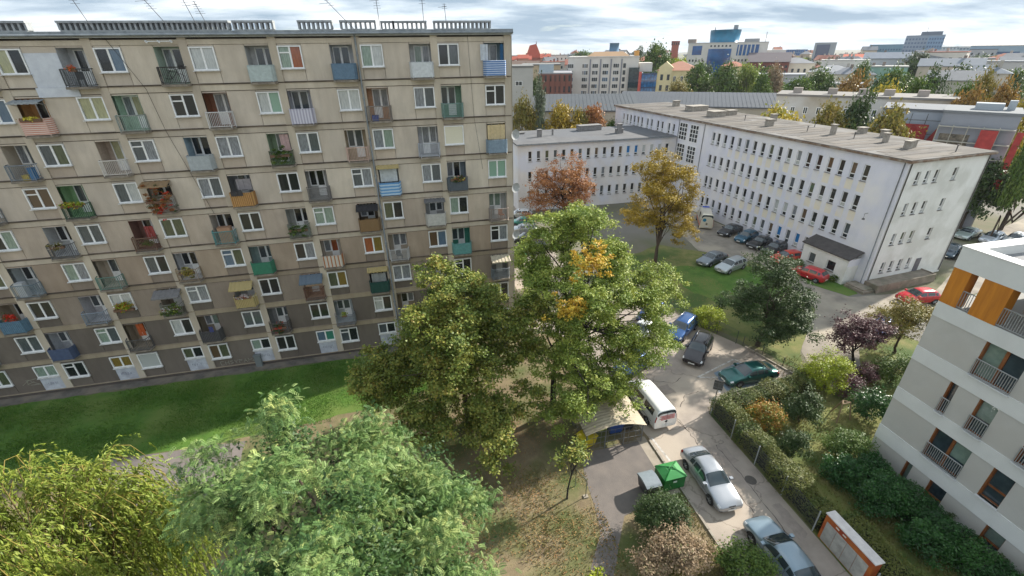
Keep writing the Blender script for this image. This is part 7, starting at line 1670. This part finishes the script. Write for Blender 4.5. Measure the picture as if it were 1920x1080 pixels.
cloth(3, 3, .35, .8, .6, 1.3, (196, 164, 160), 'pink patterned curtain above the green plants', .2); cloth(7, 4, 0, .75, 1.2, .8, (176, 180, 176), 'pale sheet hanging above the dark green railing', .15); cloth(5, 1, .35, .7, .6, 1.0, (150, 58, 54), 'dark red cloth behind the rusty railing', .1); cloth(8, 1, .3, 1.0, .3, .5, (70, 80, 140), 'blue cloth hung on the dark grey railing', -.68)
cloth(8, 0, .2, .9, .5, 1.1, (190, 90, 40), 'orange curtain behind the black barred railing', .3); cloth(4, 2, -.2, .85, .8, .35, (60, 58, 60), 'dark laundry over the orange plank railing', -.66); cloth(4, 2, .2, 1.1, 1.0, .8, (150, 144, 146), 'grey patterned curtain above the orange plank railing', .15); cloth(7, 3, 0, 1.0, 1.3, .9, (196, 164, 138), 'beige sheet under the blue grey awning', .1); cloth(3, 6, 0, 1.0, 1.4, 1.1, (212, 190, 146), 'beige roller blind above the corrugated balcony at the right edge', -.02); cloth(4, 4, 0, 1.0, 1.3, 1.1, (196, 202, 202), 'white blind above the blue wave balcony', .05)
# bicycle on the dark balcony of the top floor
x, y, z = balc(1, 2); t = thing('bicycle', 'bicycle leaning inside the dark top floor railing', 'bicycle', (x, y - .35, z))
for q in (-.42, .42):
    mb = MB(); n = 20
    for k in range(n): a, b = 2 * math.pi * k / n, 2 * math.pi * (k + 1) / n; mb.bar((q + .3 * math.cos(a), 0, .32 + .3 * math.sin(a)), (q + .3 * math.cos(b), 0, .32 + .3 * math.sin(b)), .03)
    ob('wheel', mb.mesh('wheel', mat('pale_tyre', lin(150, 150, 150))), t)
mb = MB()
for p, q in (((-.42, .32), (-.08, .32)), ((-.08, .32), (.3, .72)), ((-.15, .75), (.3, .72)), ((-.15, .75), (-.08, .32)), ((-.42, .32), (-.15, .75)), ((.42, .32), (.3, .85))): mb.bar((p[0], 0, p[1]), (q[0], 0, q[1]), .03)
ob('frame', mb.mesh('frame', M_trim), t); mb = MB(); mb.bar((.3, -.2, .88), (.3, .2, .88), .03); ob('handlebar', mb.mesh('handlebar', M_trim), t); mb = MB(); mb.box(-.26, -.04, -.05, .05, .78, .82); ob('saddle', mb.mesh('saddle', M_trim), t)
# ---------------------------------------------------------------- light haze in the air
def haze():
    mb = MB(); mb.box(-3600, 3600, -3600, 3600, -1.2, 60)
    m = bpy.data.materials.new('haze_air'); m.use_nodes = True; nt = m.node_tree; nt.nodes.clear()
    o = nt.nodes.new('ShaderNodeOutputMaterial'); v = nt.nodes.new('ShaderNodeVolumePrincipled')
    v.inputs['Color'].default_value = (.86, .91, 1.0, 1); v.inputs['Density'].default_value = 0.0001; v.inputs['Anisotropy'].default_value = .2
    nt.links.new(v.outputs[0], o.inputs['Volume'])
    tag(ob('haze', mb.mesh('haze', m)), 'thin pale haze over the town', 'haze', kind='stuff')
haze()
